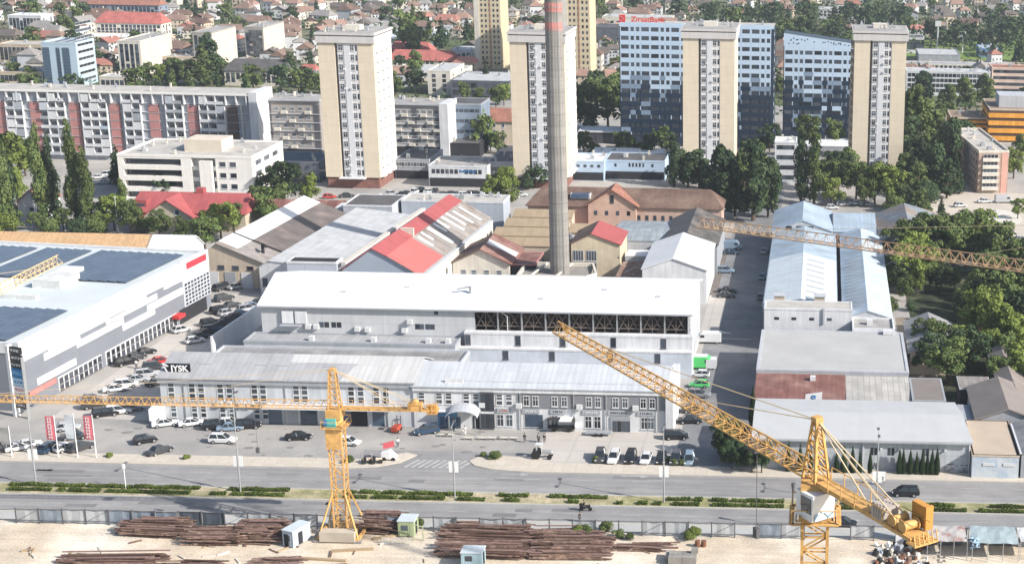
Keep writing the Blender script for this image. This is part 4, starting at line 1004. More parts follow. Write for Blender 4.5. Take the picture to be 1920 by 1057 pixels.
low('low white pavilion roofs behind the pale blue buildings',1107,1240,308,290,m_white,r_white,d=12,cl=2)
low('low pavilion with a small yellow roof between park trees',1132,1172,292,283,mat('yellow_render',(.62,.48,.2)),mat('yellow_roof',(.62,.5,.2)),d=8,cl=0)
low('long white flat canopy between trees left of the glass office',1085,1165,268,247,m_dark,r_white,d=10,cl=0,pm_=m_white,wins=(9,1,.5,1.4,2.4,'dark'))
low('far dark low-rise centre behind the blue-grey office block',740,900,292,268,m_dark,r_dark,d=14,cl=10)
low('white three-storey building with window ribbons between dark trees',1452,1492,345,268,m_white,r_white,d=10,wins=(6,4,1.5,1.0,1.4,'bare'))
low('low white roofs behind the slender poplars right of the dark trees',1490,1600,296,275,m_grey,r_white,d=16,wins=(8,1,1,2,1.6,'dark'))
# left white office with open decks
x0,x1,y,h=fb(228,348,378,292)
b=Bd('office_building','white stepped office building with deep dark balcony decks','office building',x0,y,xat(478,y)-x0,26,h)
w=b.w;wh=mat('warm_white_render',(.78,.76,.72),n=.06,streak=.08)
xd=xat(346,y)-x0
b.wall=b.part('wall',MB().box(0,2.2,-.5,w,26,h).box(xd,0,-.5,xd+3,2.2,h).box(0,0,-.5,1.6,2.2,h).box(xd+10,0,-.5,w,2.2,h),wh)
for j in range(5):
    z=j*(h-.6)/4;b.box('deck',1.6,.0,z-.1,xd,2.2,z+1.25 if j<4 else z+.6,wh)
    if j<4:b.box('deck_glazing',1.6,2.1,z+1.25,xd,2.19,z+3.2,m_glass)
for j in range(4):
    z=j*(h-.6)/4
    b.box('deck',xd+3,.6,z-.1,xd+9.9,2.2,z+1.1,wh)
    for i in range(3):
        b.win('R',5+i*7,z+1.2,4.5,1.5,'wide')
    for i in range(2):b.win('F',xd+12+i*3,z+1.1,2,1.6,'plain')
b.box('stair_tower',xd+5.5,-.8,0,xd+9,.5,h-1,wh)
b.flat(r_gravel,.6,wh);b.box('penthouse',xd-2,8,h+.1,xd+9,17,h+3.6,mat('penthouse_sand',(.60,.54,.45),n=.1));b.clutter(14,seed=8);b.done()
# red roofed house with front gable
x0,x1,y,h=fb(245,462,432,405)
b=Bd('apartment_house','villa with a shiny red roof and a front gable in front of the white office','apartment house',x0,y,x1-x0,13,5.4)
b.gable('x',9.2,r_redold,mat('villa_sand',(.50,.44,.34),n=.1),over=.7,hip=1.5)
q=MB();A0=5;W2=13;A=[(A0,-2.4,0),(A0+W2,-2.4,0),(A0+W2,-2.4,4.6),(A0+W2/2,-2.4,9),(A0,-2.4,4.6)];B_=[(p[0],5,p[2]) for p in A];q.mesh(A+B_,[(0,1,2,3,4),(9,8,7,6,5),(0,5,6,1),(1,6,7,2),(2,7,8,3),(3,8,9,4),(4,9,5,0)]);b.part('front_gable',q,mat('villa_sand',(.5,.44,.34)))
q=MB().slab([(A0-1,6,4.2),(A0-1,-3.2,4.2),(A0+W2/2,-3.2,9.35),(A0+W2/2,6,9.35)],.25).slab([(A0+W2+1,-3.2,4.2),(A0+W2+1,6,4.2),(A0+W2/2,6,9.354),(A0+W2/2,-3.2,9.354)],.25);b.part('gable_roof',q,r_redold)
for x,z in ((A0+4,5),(A0+9,5),(A0+4,1.4),(A0+9,1.4)):b.win('F',x,z,1.3,1.5,'plain',out=2.41)
b.box('dormer',1,1.2,5.6,4.4,5,8.1,m_redold if False else r_redold);b.win('F',2.7,6.0,2.4,1.2,'dark',out=-1.19)
b.box('turret',A0+W2-2,6,8,A0+W2,8,10.6,r_redold);b.done()
b=Bd('small_house','small house with an orange tiled roof among the poplars','small house',P(38,410).x,P(38,410).y,7,9,5);b.gable('y',8,r_terra,m_white,over=.5);b.win('F',3.5,2,1.4,1.4,'plain');b.done()
# right: brown apartment block, orange office, others
x0=P(1832,362).x;y=P(1832,362).y;h=hfor(x0,y,286)
b=Bd('apartment_block','pink and brown apartment block with a pale cluttered flat roof','apartment block',x0,y,xat(1889,y)-x0,42,h,rz=.12)
b.body(mat('worn_pink_brown_wall',(.45,.33,.27),n=.15,streak=.2,panel=(50,2.8,.03,.25)));b.flat(r_gravel,.7,m_ltbeige)
for j in range(5):
    z=1.0+j*(h-1.5)/5;b.box('balcony_row',1.2,-.9,z,6.5,-.003,z+1.0,m_ltbeige)
    b.win('F',3.8,z+1.02,4.6,1.2,'wide',out=.3)
    for i in range(11):b.win('L',-(3+i*3.5) if False else 3+i*3.5,z+.9,1.6,1.4,'plain')
b.box('pink_strip',7.4,-.1,0,b.w-.3,-.003,h,mat('salmon_paint',(.58,.33,.27),n=.1))
b.clutter(10,seed=3);b.done()
def orange(label,u0,u1,vb,vt,d):
    x0,x1,y,h=fb(u0,u1,vb,vt);b=Bd('orange_office',label,'office building',x0,y,x1-x0,d,h);b.body(mat('orange_dark_band',(.10,.06,.04),n=.2));n=4
    for j in range(n):
        z=.6+j*(h-.6)/n;b.box('orange_band',-.3,-.35,z,b.w+.3,d,z+(h/n)*.55,mat('orange_panel',(.72,.33,.05),n=.08,panel=(1.2,3,.12,.25)))
    b.flat(mat('brown_flat_roof',(.26,.19,.14),n=.2),.4,m_beige);b.clutter(6,seed=6);b.done();return b
b=orange('orange banded office building at the right edge',1853,1990,266,206,26);b.box('plant_room',4,6,b.h,18,18,b.h+4.5,m_lgrey)
orange('low orange banded wing behind the brown apartment block',1782,1852,258,222,18)
b=low('long white four-storey block behind the trees right of the rightmost tower',1698,1855,178,134,m_white,r_pale,d=11,cat='apartment block',name='apartment_block',wins=(20,4,1.4,1.6,1.6,'bare'),cl=8)
low('long pale low block with red patches on its roof behind the white four-storey one',1700,1905,132,121,m_ltbeige,r_mid,d=12,cat='apartment block',name='apartment_block',wins=(24,1,1.5,1.6,1.2,'bare'))
low('pink and beige apartment rows at the upper right edge',1858,1960,178,128,mat('pinkish_render',(.62,.47,.40),n=.15),r_terra,d=12,cat='apartment block',name='apartment_block',wins=(16,4,1.4,1.5,1.4,'bare'))
low('bluish-white sports building with dark glazing beside the playing field',1697,1732,100,72,m_white,r_dark,d=18,cat='sports building',name='sports_building',wins=(6,2,2,3,3,'bare'))
low('flat grey-roofed gym below the playing field',1722,1800,118,103,m_grey,r_pale,d=26,cat='gym',name='gym')
low('blue grandstand beside the playing field',1836,1880,108,92,mat('stand_blue',(.14,.24,.42),n=.2),mat('stand_roof',(.35,.42,.5)),d=18,cat='grandstand',name='grandstand',wins=(5,1,1,3,2,'bare'))
low('red-roofed beige house left of the playing field masts',1748,1776,76,46,m_beige,r_terra,d=12,cat='apartment house',name='apartment_house',wins=(5,4,1.5,1.6,1.6,'bare'))
# ---------------------------------------------------------------- upper left blocks
x0,x1,y,h=fb(86,176,162,82)
b=Bd('office_tower','blue-grey office block with dark glass strips and a ribbon-windowed right side','office building',x0,y,xat(150,y)-x0,17,h);b.body(mat('light_steel_blue',(.42,.52,.62),n=.04));b.flat(r_pale,.8,mat('light_steel_blue',(.42,.52,.62)))
for a,c in ((.02,.22),(.42,.52),(.60,.80)):
    b.box('glass_strip',a*b.w,-.15,.5,c*b.w,-.003,h-2,m_glassb)
    for j in range(12):b.box('floor_line',a*b.w,-.2,1+j*h/13,c*b.w,-.155,1.25+j*h/13,m_dgrey)
for j in range(9):b.win('R',8.5,2+j*3,14,1.3,'wide')
b.done()
def apt(label,u0,u1,vb,vt,fl,nx,wm,rm,d=14,roof=None,style='bare',side=True,name='apartment_block',ww=1.6):
    x0,x1,y,h=fb(u0,u1,vb,vt);b=Bd(name,label,'apartment block',x0,y,x1-x0,d,h)
    if roof:b.gable('x',h+roof,rm,wm,over=.5,hip=roof*.6)
    else:b.body(wm);b.flat(rm,.5,wm);b.clutter(3,seed=int(u0))
    b.grid('F',nx,.5,b.w-.5,fl,1.4,h-2.6,ww,1.5,style,skip=.06)
    if not side:b.box('blank_flank',b.w+.003,.2,-.4,b.w+.12,d-.2,h-.2,mat('cream_flank',(.62,.57,.50),n=.1,streak=.15))
    if side:b.grid('R',3,1,d-1,fl,1.4,h-2.6,1.4,1.5,style,skip=.3)
    b.done();return b
apt('white block with a blank cream flank right of the blue-grey office',226,268,142,78,10,4,m_ltbeige,r_flat,d=34,side=False)
apt('white high block behind the tall pair of poplars',366,402,130,62,10,4,mat('worn_grey_block',(.36,.34,.32),n=.15,streak=.2),r_flat,d=30,side=False)
apt('white high block with dark windows left of the leftmost tower',462,497,112,52,10,5,mat('worn_grey_block',(.36,.34,.32),n=.15,streak=.2),r_flat,d=30,side=False)
apt('long cream terrace block with a jagged bright red roof',182,305,74,42,4,16,m_ltbeige,r_redt,roof=5,d=13)
low('very long flat white roof below the jagged red roof',145,300,82,70,m_beige,r_white,d=20,cat='hall',name='hall',cl=3)
apt('grey-blue apartment terrace above the jagged red roof',165,300,36,8,5,18,mat('slate_blue_wall',(.22,.26,.33),n=.15),r_terra,roof=3,d=13)
apt('white modern apartment block at the left edge of the hillside',18,80,62,30,5,9,m_white,r_white)
apt('beige apartment block with stair-stepped roof at the left edge',0,98,118,84,4,12,m_beige,r_gravel)
apt('long beige low block above the long balcony slab',0,82,158,136,2,10,m_beige,r_gravel,d=18)
apt('low brown terrace behind the white block with the blank flank',240,370,130,106,4,16,m_beige,r_flat,d=10)
apt('dark mansard-roofed pale villa above the long balcony slab',422,540,160,132,3,12,m_ltbeige,r_dark,roof=4,d=16)
apt('small white house with a bright red roof left of the leftmost tower',560,592,148,136,1,4,m_white,r_redt,roof=3,d=9)
apt('low pale blocks just above the balcony slab roof',188,245,166,145,3,6,m_ltbeige,r_pale,d=10)
apt('long white school wing with bright red roof right of the leftmost tower',728,805,108,96,2,10,m_white,r_redt,roof=4,d=14)
apt('second red-roofed school wing in front of the first',728,850,124,112,2,14,m_ltbeige,r_redt,roof=4,d=14)
low('grey flat-roofed school hall right of the leftmost tower',730,862,150,135,m_ltbeige,r_pale,d=26,cat='hall',name='hall',wins=(10,1,2,2.5,2,'bare'))
apt('white windowless block with a low tail building below the red school roofs',803,846,178,134,4,2,m_ltbeige,r_pale,d=26)
apt('white apartment block right of the red school roofs',846,885,120,95,5,4,m_white,r_pale,d=16)
low('broad dark centre under sweeping white roof planes',846,956,186,152,mat('slate_wall',(.10,.11,.13),n=.3),r_pale,d=30,cat='market hall',name='market_hall',wins=(9,2,2,2.4,2,'bare'))
b=low('raised white sweeping roof on top of the dark centre',872,955,158,148,m_dark,r_white,d=24,cat='roof pavilion',name='roof_pavilion',cl=0)
low('pale blue hillside school at the foot of the round-crowned tree',728,765,88,70,mat('powder_blue',(.42,.52,.66)),r_white,d=10,cat='school',name='school',wins=(6,2,2,1.5,1.5,'bare'))
low('second pale blue hillside building right of the round-crowned tree',785,830,84,66,mat('powder_blue',(.42,.52,.66)),r_white,d=10,cat='school',name='school',wins=(6,2,2,1.5,1.5,'bare'))
low('dark flat building behind the left end of the glass office',1095,1160,82,52,mat('slate_wall',(.1,.11,.13)),r_dark,d=18,cat='hall',name='hall')
low('low wide white building at the top behind the red roof sign',1130,1260,50,32,m_ltbeige,r_pale,d=16,cat='hall',name='hall',wins=(12,1,2,2,1.6,'bare'))
low('white terrace with flat pale roofs on the hillside right of the glass office',1535,1600,36,18,m_white,r_pale,d=16,cat='apartment block',name='apartment_block',wins=(9,2,2,1.5,1.5,'bare'))
apt('pink and white terrace with red roofs near the top, right of the white one',1585,1612,30,8,4,5,m_ltbeige,r_terra,roof=3,d=12)
# ---------------------------------------------------------------- trees
def leafmat(name,c,c2):
    m=mat(name,c,r=.7,n=0,rand=.22,spec=.15);t=m.node_tree;N=t.nodes;L=t.links;b=N['Principled BSDF']
    # clump to clump colour of the leaves themselves
    tc=N.new('ShaderNodeTexCoord');x=N.new('ShaderNodeTexNoise');x.inputs['Scale'].default_value=.9;x.inputs['Detail'].default_value=3;L.new(tc.outputs['Object'],x.inputs['Vector'])
    mr=N.new('ShaderNodeMapRange');mr.inputs[1].default_value=.38;mr.inputs[2].default_value=.62;L.new(x.outputs['Fac'],mr.inputs[0])
    mx=N.new('ShaderNodeMix');mx.data_type='RGBA';L.new(mr.outputs[0],mx.inputs[0]);mx.inputs[6].default_value=(*c,1);mx.inputs[7].default_value=(*c2,1)
    oi=N.new('ShaderNodeObjectInfo');r2=N.new('ShaderNodeMapRange');r2.inputs[3].default_value=.75;r2.inputs[4].default_value=1.3;L.new(oi.outputs['Random'],r2.inputs[0])
    ml=N.new('ShaderNodeMix');ml.data_type='RGBA';ml.blend_type='MULTIPLY';ml.inputs[0].default_value=1;L.new(mx.outputs[2],ml.inputs[6]);L.new(r2.outputs[0],ml.inputs[7]);L.new(ml.outputs[2],b.inputs['Base Color'])
    return m
l_mid=leafmat('broadleaf_leaves',(.06,.092,.028),(.12,.155,.05))
l_dark=leafmat('dark_leaves',(.03,.055,.026),(.062,.092,.038))
l_light=leafmat('light_leaves',(.12,.165,.035),(.17,.21,.05))
l_con=leafmat('conifer_needles',(.016,.035,.014),(.035,.06,.022))
m_bark=mat('bark',(.10,.075,.055),n=.25,ns=1.5)
def crown(kind,seed,nleaf,ls):
    r=np.random.RandomState(seed);pts=[];
    # every kind has height 10, built as lobes
    lobes=[]
    if kind=='broad':
        ex,ey=r.uniform(.85,1.2,2)
        for i in range(30):
            a=r.uniform(0,6.283);z=r.uniform(2.9,9.0);rr=3.5*math.sqrt(max(.05,1-((z-5.6)/4.4)**2))*r.uniform(.3,1.08);lobes.append((rr*math.cos(a)*ex,rr*math.sin(a)*ey,z+r.uniform(-.3,.4),r.uniform(.55,1.35)))
        lobes.append((r.uniform(-.6,.6),0,8.8,1.0));lobes.append((0,0,5.5,1.9))
    elif kind=='tall':
        ax,ay=r.uniform(-.5,.5,2)
        for i in range(34):
            z=1.6+8.1*i/34.;rr=2.35*math.sin(math.pi*min(1,(z+.6)/10.6)**.9)**.7*r.uniform(.3,1.1);a=r.uniform(0,6.283);lobes.append((rr*math.cos(a)+ax*z/10,rr*math.sin(a)+ay*z/10,z+r.uniform(-.3,.3),r.uniform(.5,1.15)))
    elif kind=='poplar':
        for i in range(20):
            z=.9+i*.44;rr=(1.15*math.sin(min(1,(z+.6)/3.2)*1.57)*(1-max(0,z-5.5)/5.2)**.7);a=r.uniform(0,6.283);lobes.append((rr*.5*math.cos(a),rr*.5*math.sin(a),z,max(.3,rr*r.uniform(.75,1.05))))
    elif kind=='cone':
        for i in range(26):
            z=.8+i*.34;rr=2.3*(1-z/10.2);a=i*2.4;lobes.append((rr*.55*math.cos(a),rr*.55*math.sin(a),z,max(.22,rr*.6)))
    elif kind=='bush':
        for i in range(9):
            a=r.uniform(0,6.283);rr=r.uniform(0,4.2);lobes.append((rr*math.cos(a),rr*math.sin(a),r.uniform(2,6.5),r.uniform(2,3.2)))
    elif kind=='cypress':
        for i in range(16):
            z=.4+i*.58;rr=1.25*min(1,(z+1)/2.2)*(1-max(0,z-3)/7.4);lobes.append((0,0,z,max(.18,rr)))
    L=np.array(lobes);wt=L[:,3]**2;wt/=wt.sum();k=r.choice(len(L),nleaf,p=wt)
    d=r.normal(size=(nleaf,3));d/=np.linalg.norm(d,axis=1)[:,None];d[:,2]=np.abs(d[:,2])*r.choice([1,1,1,-1],nleaf)
    c=L[k,:3]+d*(L[k,3]*r.uniform(.72,1.08,nleaf)[:,None].T).T
    n=d+r.normal(size=(nleaf,3))*.45;n/=np.linalg.norm(n,axis=1)[:,None]
    t=np.cross(n,r.normal(size=(nleaf,3)));t/=np.linalg.norm(t,axis=1)[:,None];b=np.cross(n,t)
    s=ls*r.uniform(.6,1.25,nleaf)[:,None]
    V=np.empty((nleaf,4,3));V[:,0]=c-t*s;V[:,1]=c-b*s*.7;V[:,2]=c+t*s;V[:,3]=c+b*s*.7
    me=bpy.data.meshes.new('crown');me.vertices.add(nleaf*4);me.vertices.foreach_set('co',V.ravel());me.loops.add(nleaf*4);me.loops.foreach_set('vertex_index',np.arange(nleaf*4,dtype=np.int32))
    me.polygons.add(nleaf);me.polygons.foreach_set('loop_start',np.arange(0,nleaf*4,4,dtype=np.int32));me.polygons.foreach_set('loop_total',np.full(nleaf,4,dtype=np.int32));me.update();me.validate();return me
def trunkmesh(kind):
    q=MB();top={'tall':8,'broad':7,'poplar':9,'cone':9,'bush':4,'cypress':6}[kind]
    q.tube((0,0,-.2),(0,0,top*.5),.28,.2,7).tube((0,0,top*.5),(.1,.05,top),.2,.05,6)
    if kind in('broad','tall'):
        for i in range(6):a=i*1.05;z=2.6+i*.45;q.tube((0,0,z),(1.9*math.cos(a),1.9*math.sin(a),z+2.2),.11,.04,5)
    if kind=='poplar':
        for i in range(6):a=i*1.3;z=1.5+i*.9;q.tube((0,0,z),(.6*math.cos(a),.6*math.sin(a),z+1.8),.07,.03,5)
    if kind=='bush':
        for i in range(5):a=i*1.3;q.tube((0,0,.5),(2.4*math.cos(a),2.4*math.sin(a),3.5),.12,.05,5)
    return q.build('trunk',m_bark,me_only=True)
CR={};TK={}
def tree(u,v,h,kind='broad',lm='mid',wide=1.,lod=1,look=None,place='',z=0,xy=None,group=None,label=None):
    p=Vector((xy[0],xy[1],z)) if xy else P(u,v,z);s=h/10.
    sd=R.randrange(4);key=(kind,sd,lm,lod)
    if key not in CR:
        n,ls={1:(3400,.30),2:(1300,.46),3:(420,.75),0:(8000,.2)}[lod]
        if kind in('poplar','cypress'):ls*=.62
        if kind=='cone':ls*=.75
        if kind=='bush':ls*=1.3
        me=crown(kind,sd*7+len(kind),n,ls);me.materials.append({'mid':l_mid,'dark':l_dark,'light':l_light,'con':l_con}[lm]);CR[key]=me
    if kind not in TK:TK[kind]=trunkmesh(kind)
    nm={'tall':'broadleaf_tree','broad':'broadleaf_tree','poplar':'poplar_tree','cone':'conifer_tree','bush':'bush','cypress':'clipped_conifer'}[kind]
    e=thing(nm,None,{'bush':'bush'}.get(kind,'tree'),p,R.uniform(0,6.28),group);e.scale=(s*wide,s*wide,s)
    link('crown',CR[key],e);link('trunk',TK[kind],e)
    if label:e['label']=label
    else:later(e,look,place)
    return e
G_='trees of the district'
LK={('tall','mid'):'tall leafy tree',('tall','dark'):'tall dark leafy tree',('broad','mid'):'green round tree',('broad','dark'):'dark round tree',('broad','light'):'bright green tree',('poplar','mid'):'tall slender poplar',('poplar','dark'):'dark slender poplar',('cone','con'):'dark pointed conifer',('bush','mid'):'low green bush',('bush','light'):'low bright green bush',('bush','dark'):'low dark bush',('cypress','con'):'clipped narrow conifer'}
def trees(place,lod,group,*lst):
    for t in lst:
        u,v,h,kind,lm=t[:5];w=t[5] if len(t)>5 else 1.
        tree(u,v,h,kind,lm,w,lod,LK.get((kind,lm),'green tree'),place,group=group)
# left poplars and the green belt
trees('at the left edge behind the tan roof',1,'trees behind the mall',
 (6,428,30,'poplar','mid',.72),(-14,425,29,'poplar','dark',.75),(22,424,24,'poplar','dark',.6),(84,426,29.5,'poplar','mid',.55),(104,420,26,'poplar','dark',.55),(146,430,31,'poplar','mid',.5),(168,434,24,'poplar','mid',.6))
trees('in the green belt behind the tan roof',1,'trees behind the mall',
 (34,388,11,'broad','light',.8),(70,432,5,'broad','mid'),(30,434,6,'broad','mid'),(120,434,6.5,'broad','mid'),(190,432,8,'broad','mid'),(178,436,7,'bush','mid'),(215,432,10,'broad','light'),(245,438,9,'broad','mid'),(232,410,12,'poplar','mid'),
 (5,436,7,'bush','light'),(100,440,6,'bush','mid'),(150,440,6,'bush','dark'))
trees('in front of the red-roofed villa',1,'trees behind the mall',
 (300,446,7.5,'broad','mid'),(340,452,6.5,'broad','mid'),(285,436,6,'bush','mid'),(385,470,9,'broad','mid',1.2),(415,448,9.5,'broad','light',1.1),(440,436,8,'broad','mid'),(372,448,6,'broad','dark'))
trees('right of the white deck office',1,'trees around the towers',
 (498,430,10,'broad','mid'),(525,402,9,'broad','mid'),(535,385,13,'broad','dark'),(510,378,10,'broad','dark'),(582,384,9,'broad','light'),(490,400,8,'broad','mid'),(306,378,8,'broad','dark',.8))
trees('near the balcony slab',2,'trees around the towers',(222,346,13,'cone','con'),(232,350,10,'broad','dark'),(26,345,16,'broad','light'),(48,330,12,'broad','mid'))
tree(940,398,13,'broad','light',1.1,0,label='large bright green tree left of the chimney behind the flat grey building',group='trees around the towers')
trees('at the foot of the half-hidden tower',2,'trees around the towers',(1008,352,8,'broad','dark',1.2),(990,356,5,'bush','dark'),(900,284,15,'broad','mid',.8),(935,288,8,'broad','mid'),(920,285,7,'broad','dark'))
trees('in the park before the glass office',2,'park trees',
 (1080,250,19,'broad','mid'),(1100,252,12,'broad','dark',1.2),(1140,242,17,'broad','mid',1.1),(1120,210,14,'broad','mid'),(1150,215,16,'broad','mid'),(1095,290,8,'broad','mid'),(1175,290,8,'broad','mid'),(1190,292,7,'cone','con'),(1075,292,9,'broad','dark'),(1215,298,8,'broad','dark'),(1240,290,10,'broad','mid'),(1160,286,7,'broad','mid'),(1115,292,5,'bush','mid'),(1200,288,5,'bush','mid'))
trees('in the dark stand beside the third tower',1,'dark stand of trees',
 (1264,350,18,'poplar','dark',1.05),(1290,352,11,'tall','dark',1.15),(1312,352,12,'tall','dark',1.15),(1352,408,21,'tall','dark',0.86),(1378,406,15,'tall','dark',0.92),(1412,414,23,'tall','dark',0.98),(1440,408,17,'tall','dark',0.8),(1395,385,17,'tall','mid',0.92),(1425,378,17,'tall','mid',0.92),(1330,385,12,'tall','dark',1.03),(1365,360,13,'tall','dark',1.03),(1282,345,12,'poplar','mid',1.1))
trees('between the two right-hand towers',1,'trees around the towers',
 (1502,382,24,'poplar','dark',.7),(1526,384,24.5,'poplar','mid',.7),(1548,372,12,'broad','mid'),(1560,388,9,'broad','light'),(1572,360,13,'broad','dark'),(1605,374,12,'broad','mid'),(1640,382,12,'broad','mid'),(1662,386,13,'broad','light'),(1620,388,9,'broad','mid'),(1590,350,12,'broad','mid'),(1443,285,10,'broad','dark'),(1512,282,13,'broad','mid'),(1563,280,11,'broad','mid'),(1475,290,7,'bush','dark'))
trees('behind the rusty sheds',1,'trees around the towers',(1690,392,8,'broad','mid'),(1705,396,7,'broad','dark'),(1722,398,7,'broad','mid'),(1678,398,6,'bush','mid'),(1764,415,8,'cone','con'),(1735,400,5,'bush','mid'))
trees('right of the rightmost tower',1,'trees right of the towers',
 (1715,290,24,'tall','mid',1.08),(1740,300,22,'tall','mid',1.08),(1718,345,15,'tall','dark',1.2),(1745,360,15,'tall','dark',1.2),(1700,355,12,'tall','mid',1.2),(1722,372,11,'tall','mid',1.2),(1775,340,20,'tall','dark',0.96),(1760,330,18,'cone','con',.9),(1790,362,15,'cone','con'),(1775,372,12,'tall','dark',1.2),(1735,378,9,'bush','dark'),(1700,320,18,'tall','dark',1.2),(1800,310,16,'tall','dark',1.2),
 (1730,200,15,'tall','dark',1.32),(1775,215,13,'tall','mid',1.2),(1810,205,14,'tall','mid',1.2),(1845,200,14,'tall','mid',1.2),(1705,230,13,'tall','mid',1.2),(1760,240,12,'poplar','mid',1.6),(1900,335,10,'broad','light'),(1912,300,9,'tall','mid',1.2),(1908,410,6,'broad','light'))
# forest at the right
fr=random.Random(21);n=0
spots=[(1700,545),(1722,530),(1750,520),(1780,510),(1810,500),(1840,505),(1870,515),(1900,520),(1925,530),(1700,510),(1735,500),(1765,492),(1800,480),(1835,490),
 (1850,555),(1880,560),(1910,570),(1820,565),(1845,600),(1875,610),(1905,620),(1735,672),(1760,680),(1790,690),(1820,690),(1850,680),(1880,690),(1912,700),(1800,668),(1835,640),(1865,655),(1900,665),(1745,700),(1775,715),(1930,640),(1935,740),(1940,600),(1868,730),(1900,728),(1928,720)]
for u,v in spots:
    lm='dark' if fr.random()<(.4 if v>560 and u<1860 else .15) else 'mid' if fr.random()<.6 else 'light'
    h=fr.uniform(9,14)
    if u>1885 and v>680:lm='light'
    if v>655:h=fr.uniform(6.5,9)
    elif v>560 and u<1825:h=fr.uniform(4.5,6)
    tree(u,v,h,'broad',lm,fr.uniform(1.,1.25),1,LK[('broad',lm)],'in the right-hand wood below the crane jib' if v<580 else 'in the right-hand wood above the brown sheds',group='wood on the right')
trees('along the alley beside the hangars',1,'wood on the right',(1668,530,7,'broad','mid'),(1682,552,7,'broad','dark'),(1700,566,6,'broad','mid'),(1675,505,7,'broad','mid'),(1690,478,7,'broad','mid'),(1668,575,3,'bush','mid'),(1720,552,6,'broad','light'),(1742,545,7,'broad','mid'),(1765,548,7,'broad','dark'),(1790,545,6,'broad','mid'),(1705,582,3,'bush','dark'),(1725,700,7,'broad','dark'),(1750,690,7,'broad','dark'),(1722,655,4,'bush','dark'),(1780,700,7,'broad','mid'),(1815,612,8,'broad','dark'),(1830,580,9,'broad','mid'),(1800,590,6,'broad','mid'),(1680,440,6,'bush','mid'),(1665,548,7,'broad','dark'),(1672,590,4,'broad','mid'),(1830,470,7,'broad','mid'),(1800,462,6,'bush','mid'),(1850,462,5,'bush','mid'))
# trees by the road warehouse
trees('at the side street corner',0,'roadside conifers',(1362,858,7.6,'broad','dark',1.0),(1372,880,5.2,'broad','dark',.9),(1390,884,5.0,'broad','dark',.9),(1410,886,5.2,'broad','dark',.9),(1428,887,5.5,'broad','dark',.9),(1352,862,5,'broad','dark',.8))
tree(1411,800,8.5,'cypress','con',.7,0,label='lone tall narrow conifer beside the corner of the large pale roof',group='roadside conifers')
trees('before the pale warehouse wall',0,'roadside conifers',*[(u,886+(u-1560)*.023,h,'cypress','con',w) for u,h,w in ((1478,6.0,.75),(1500,5.6,.75),(1520,5,.7),(1568,4.4,.8),(1582,5.4,.85),(1598,5.3,.85),(1612,4.2,.8),(1631,4.7,.75),(1686,5.2,.8),(1693,5.2,.7),(1706,5.0,.85),(1718,4.5,.8),(1729,5.0,.85),(1738,4.4,.8),(1747,5.1,.85),(1756,5.4,.8))])
trees('beside the parked cars facing the road',1,'small roadside bushes',(1118,866,1.4,'bush','light'),(1262,872,1.6,'bush','mid'),(1280,873,1.4,'bush','mid'),(205,858,1.2,'bush','light'),(350,861,1.1,'bush','light'),(655,868,1.6,'bush','mid'),(925,860,1.7,'bush','mid',1.4),(905,856,1.2,'bush','mid'),(1255,866,1.2,'bush','light'))
trees('in the yard behind the boiler house',1,'small yard bushes',(1200,478,4,'broad','light'),(1190,482,3,'bush','mid'))
trees('along the site fence',1,'weeds at the site fence',(1085,1003,2.4,'bush','light'),(1100,1005,2,'bush','mid'),(1135,998,2.4,'bush','mid'),(1300,1008,2.2,'bush','light'),(1290,1012,1.6,'bush','light'),(1160,1008,1.6,'bush','mid'),(1180,1010,1.4,'bush','mid'),(785,985,1.6,'bush','mid'))
trees('among the hillside blocks on the left',2,'hillside trees',(768,112,24,'broad','mid',.9),(828,90,17,'cone','con',1.2),(395,160,24,'poplar','dark',1.5),(382,165,20,'poplar','mid',1.4),(545,158,15,'poplar','dark',1.4),(912,172,14,'cone','con'),(330,160,12,'broad','mid'),(355,163,12,'broad','mid'),(275,160,10,'broad','mid'),(300,163,10,'broad','light'),(420,150,9,'broad','mid'),(560,172,10,'broad','mid'),(580,178,9,'broad','mid'),(600,176,9,'broad','mid'),(740,180,11,'broad','mid'),(780,145,12,'broad','mid'),(870,190,8,'broad','mid'),(900,200,8,'broad','mid'),(930,204,9,'broad','mid'),(945,198,9,'broad','light'),(30,155,9,'broad','mid'),(60,158,8,'broad','light'),(150,60,14,'broad','mid'),(160,45,12,'broad','dark'),(125,70,12,'broad','mid'))
# median hedges: low clipped rows, one thing each
hm=leafmat('hedge_leaves',(.065,.095,.02),(.11,.15,.035))
def hedge(u0,u1,v,label_place):
    a=P(u0,v);b_=P(u1,v);Lh=b_.x-a.x
    e=thing('hedge',None,'hedge',((a.x+b_.x)/2,a.y,.09),0,'clipped hedges on the road median')
    r=np.random.RandomState(int(u0));n=max(60,int(Lh*260))
    c=np.stack([r.uniform(-Lh/2,Lh/2,n),r.uniform(-.4,.4,n),r.uniform(.05,.45,n)],1);c[:,2]+=.08*np.sin(c[:,0]*1.3+u0)
    nn=r.normal(size=(n,3));nn/=np.linalg.norm(nn,axis=1)[:,None];t=np.cross(nn,r.normal(size=(n,3)));t/=np.linalg.norm(t,axis=1)[:,None];bb=np.cross(nn,t)
    V=np.stack([c-t*.14,c-bb*.1,c+t*.14,c+bb*.1],1);q=MB();q.v=[tuple(x) for x in V.reshape(-1,3)];q.f=[(4*i,4*i+1,4*i+2,4*i+3) for i in range(n)];q.m=[0]*n
    q.build('foliage',hm,e);MB().box(-Lh/2+.1,-.28,-.05,Lh/2-.1,.28,.32).build('stems',mat('hedge_stems',(.05,.055,.025)),e)
    later(e,'low clipped hedge',label_place)
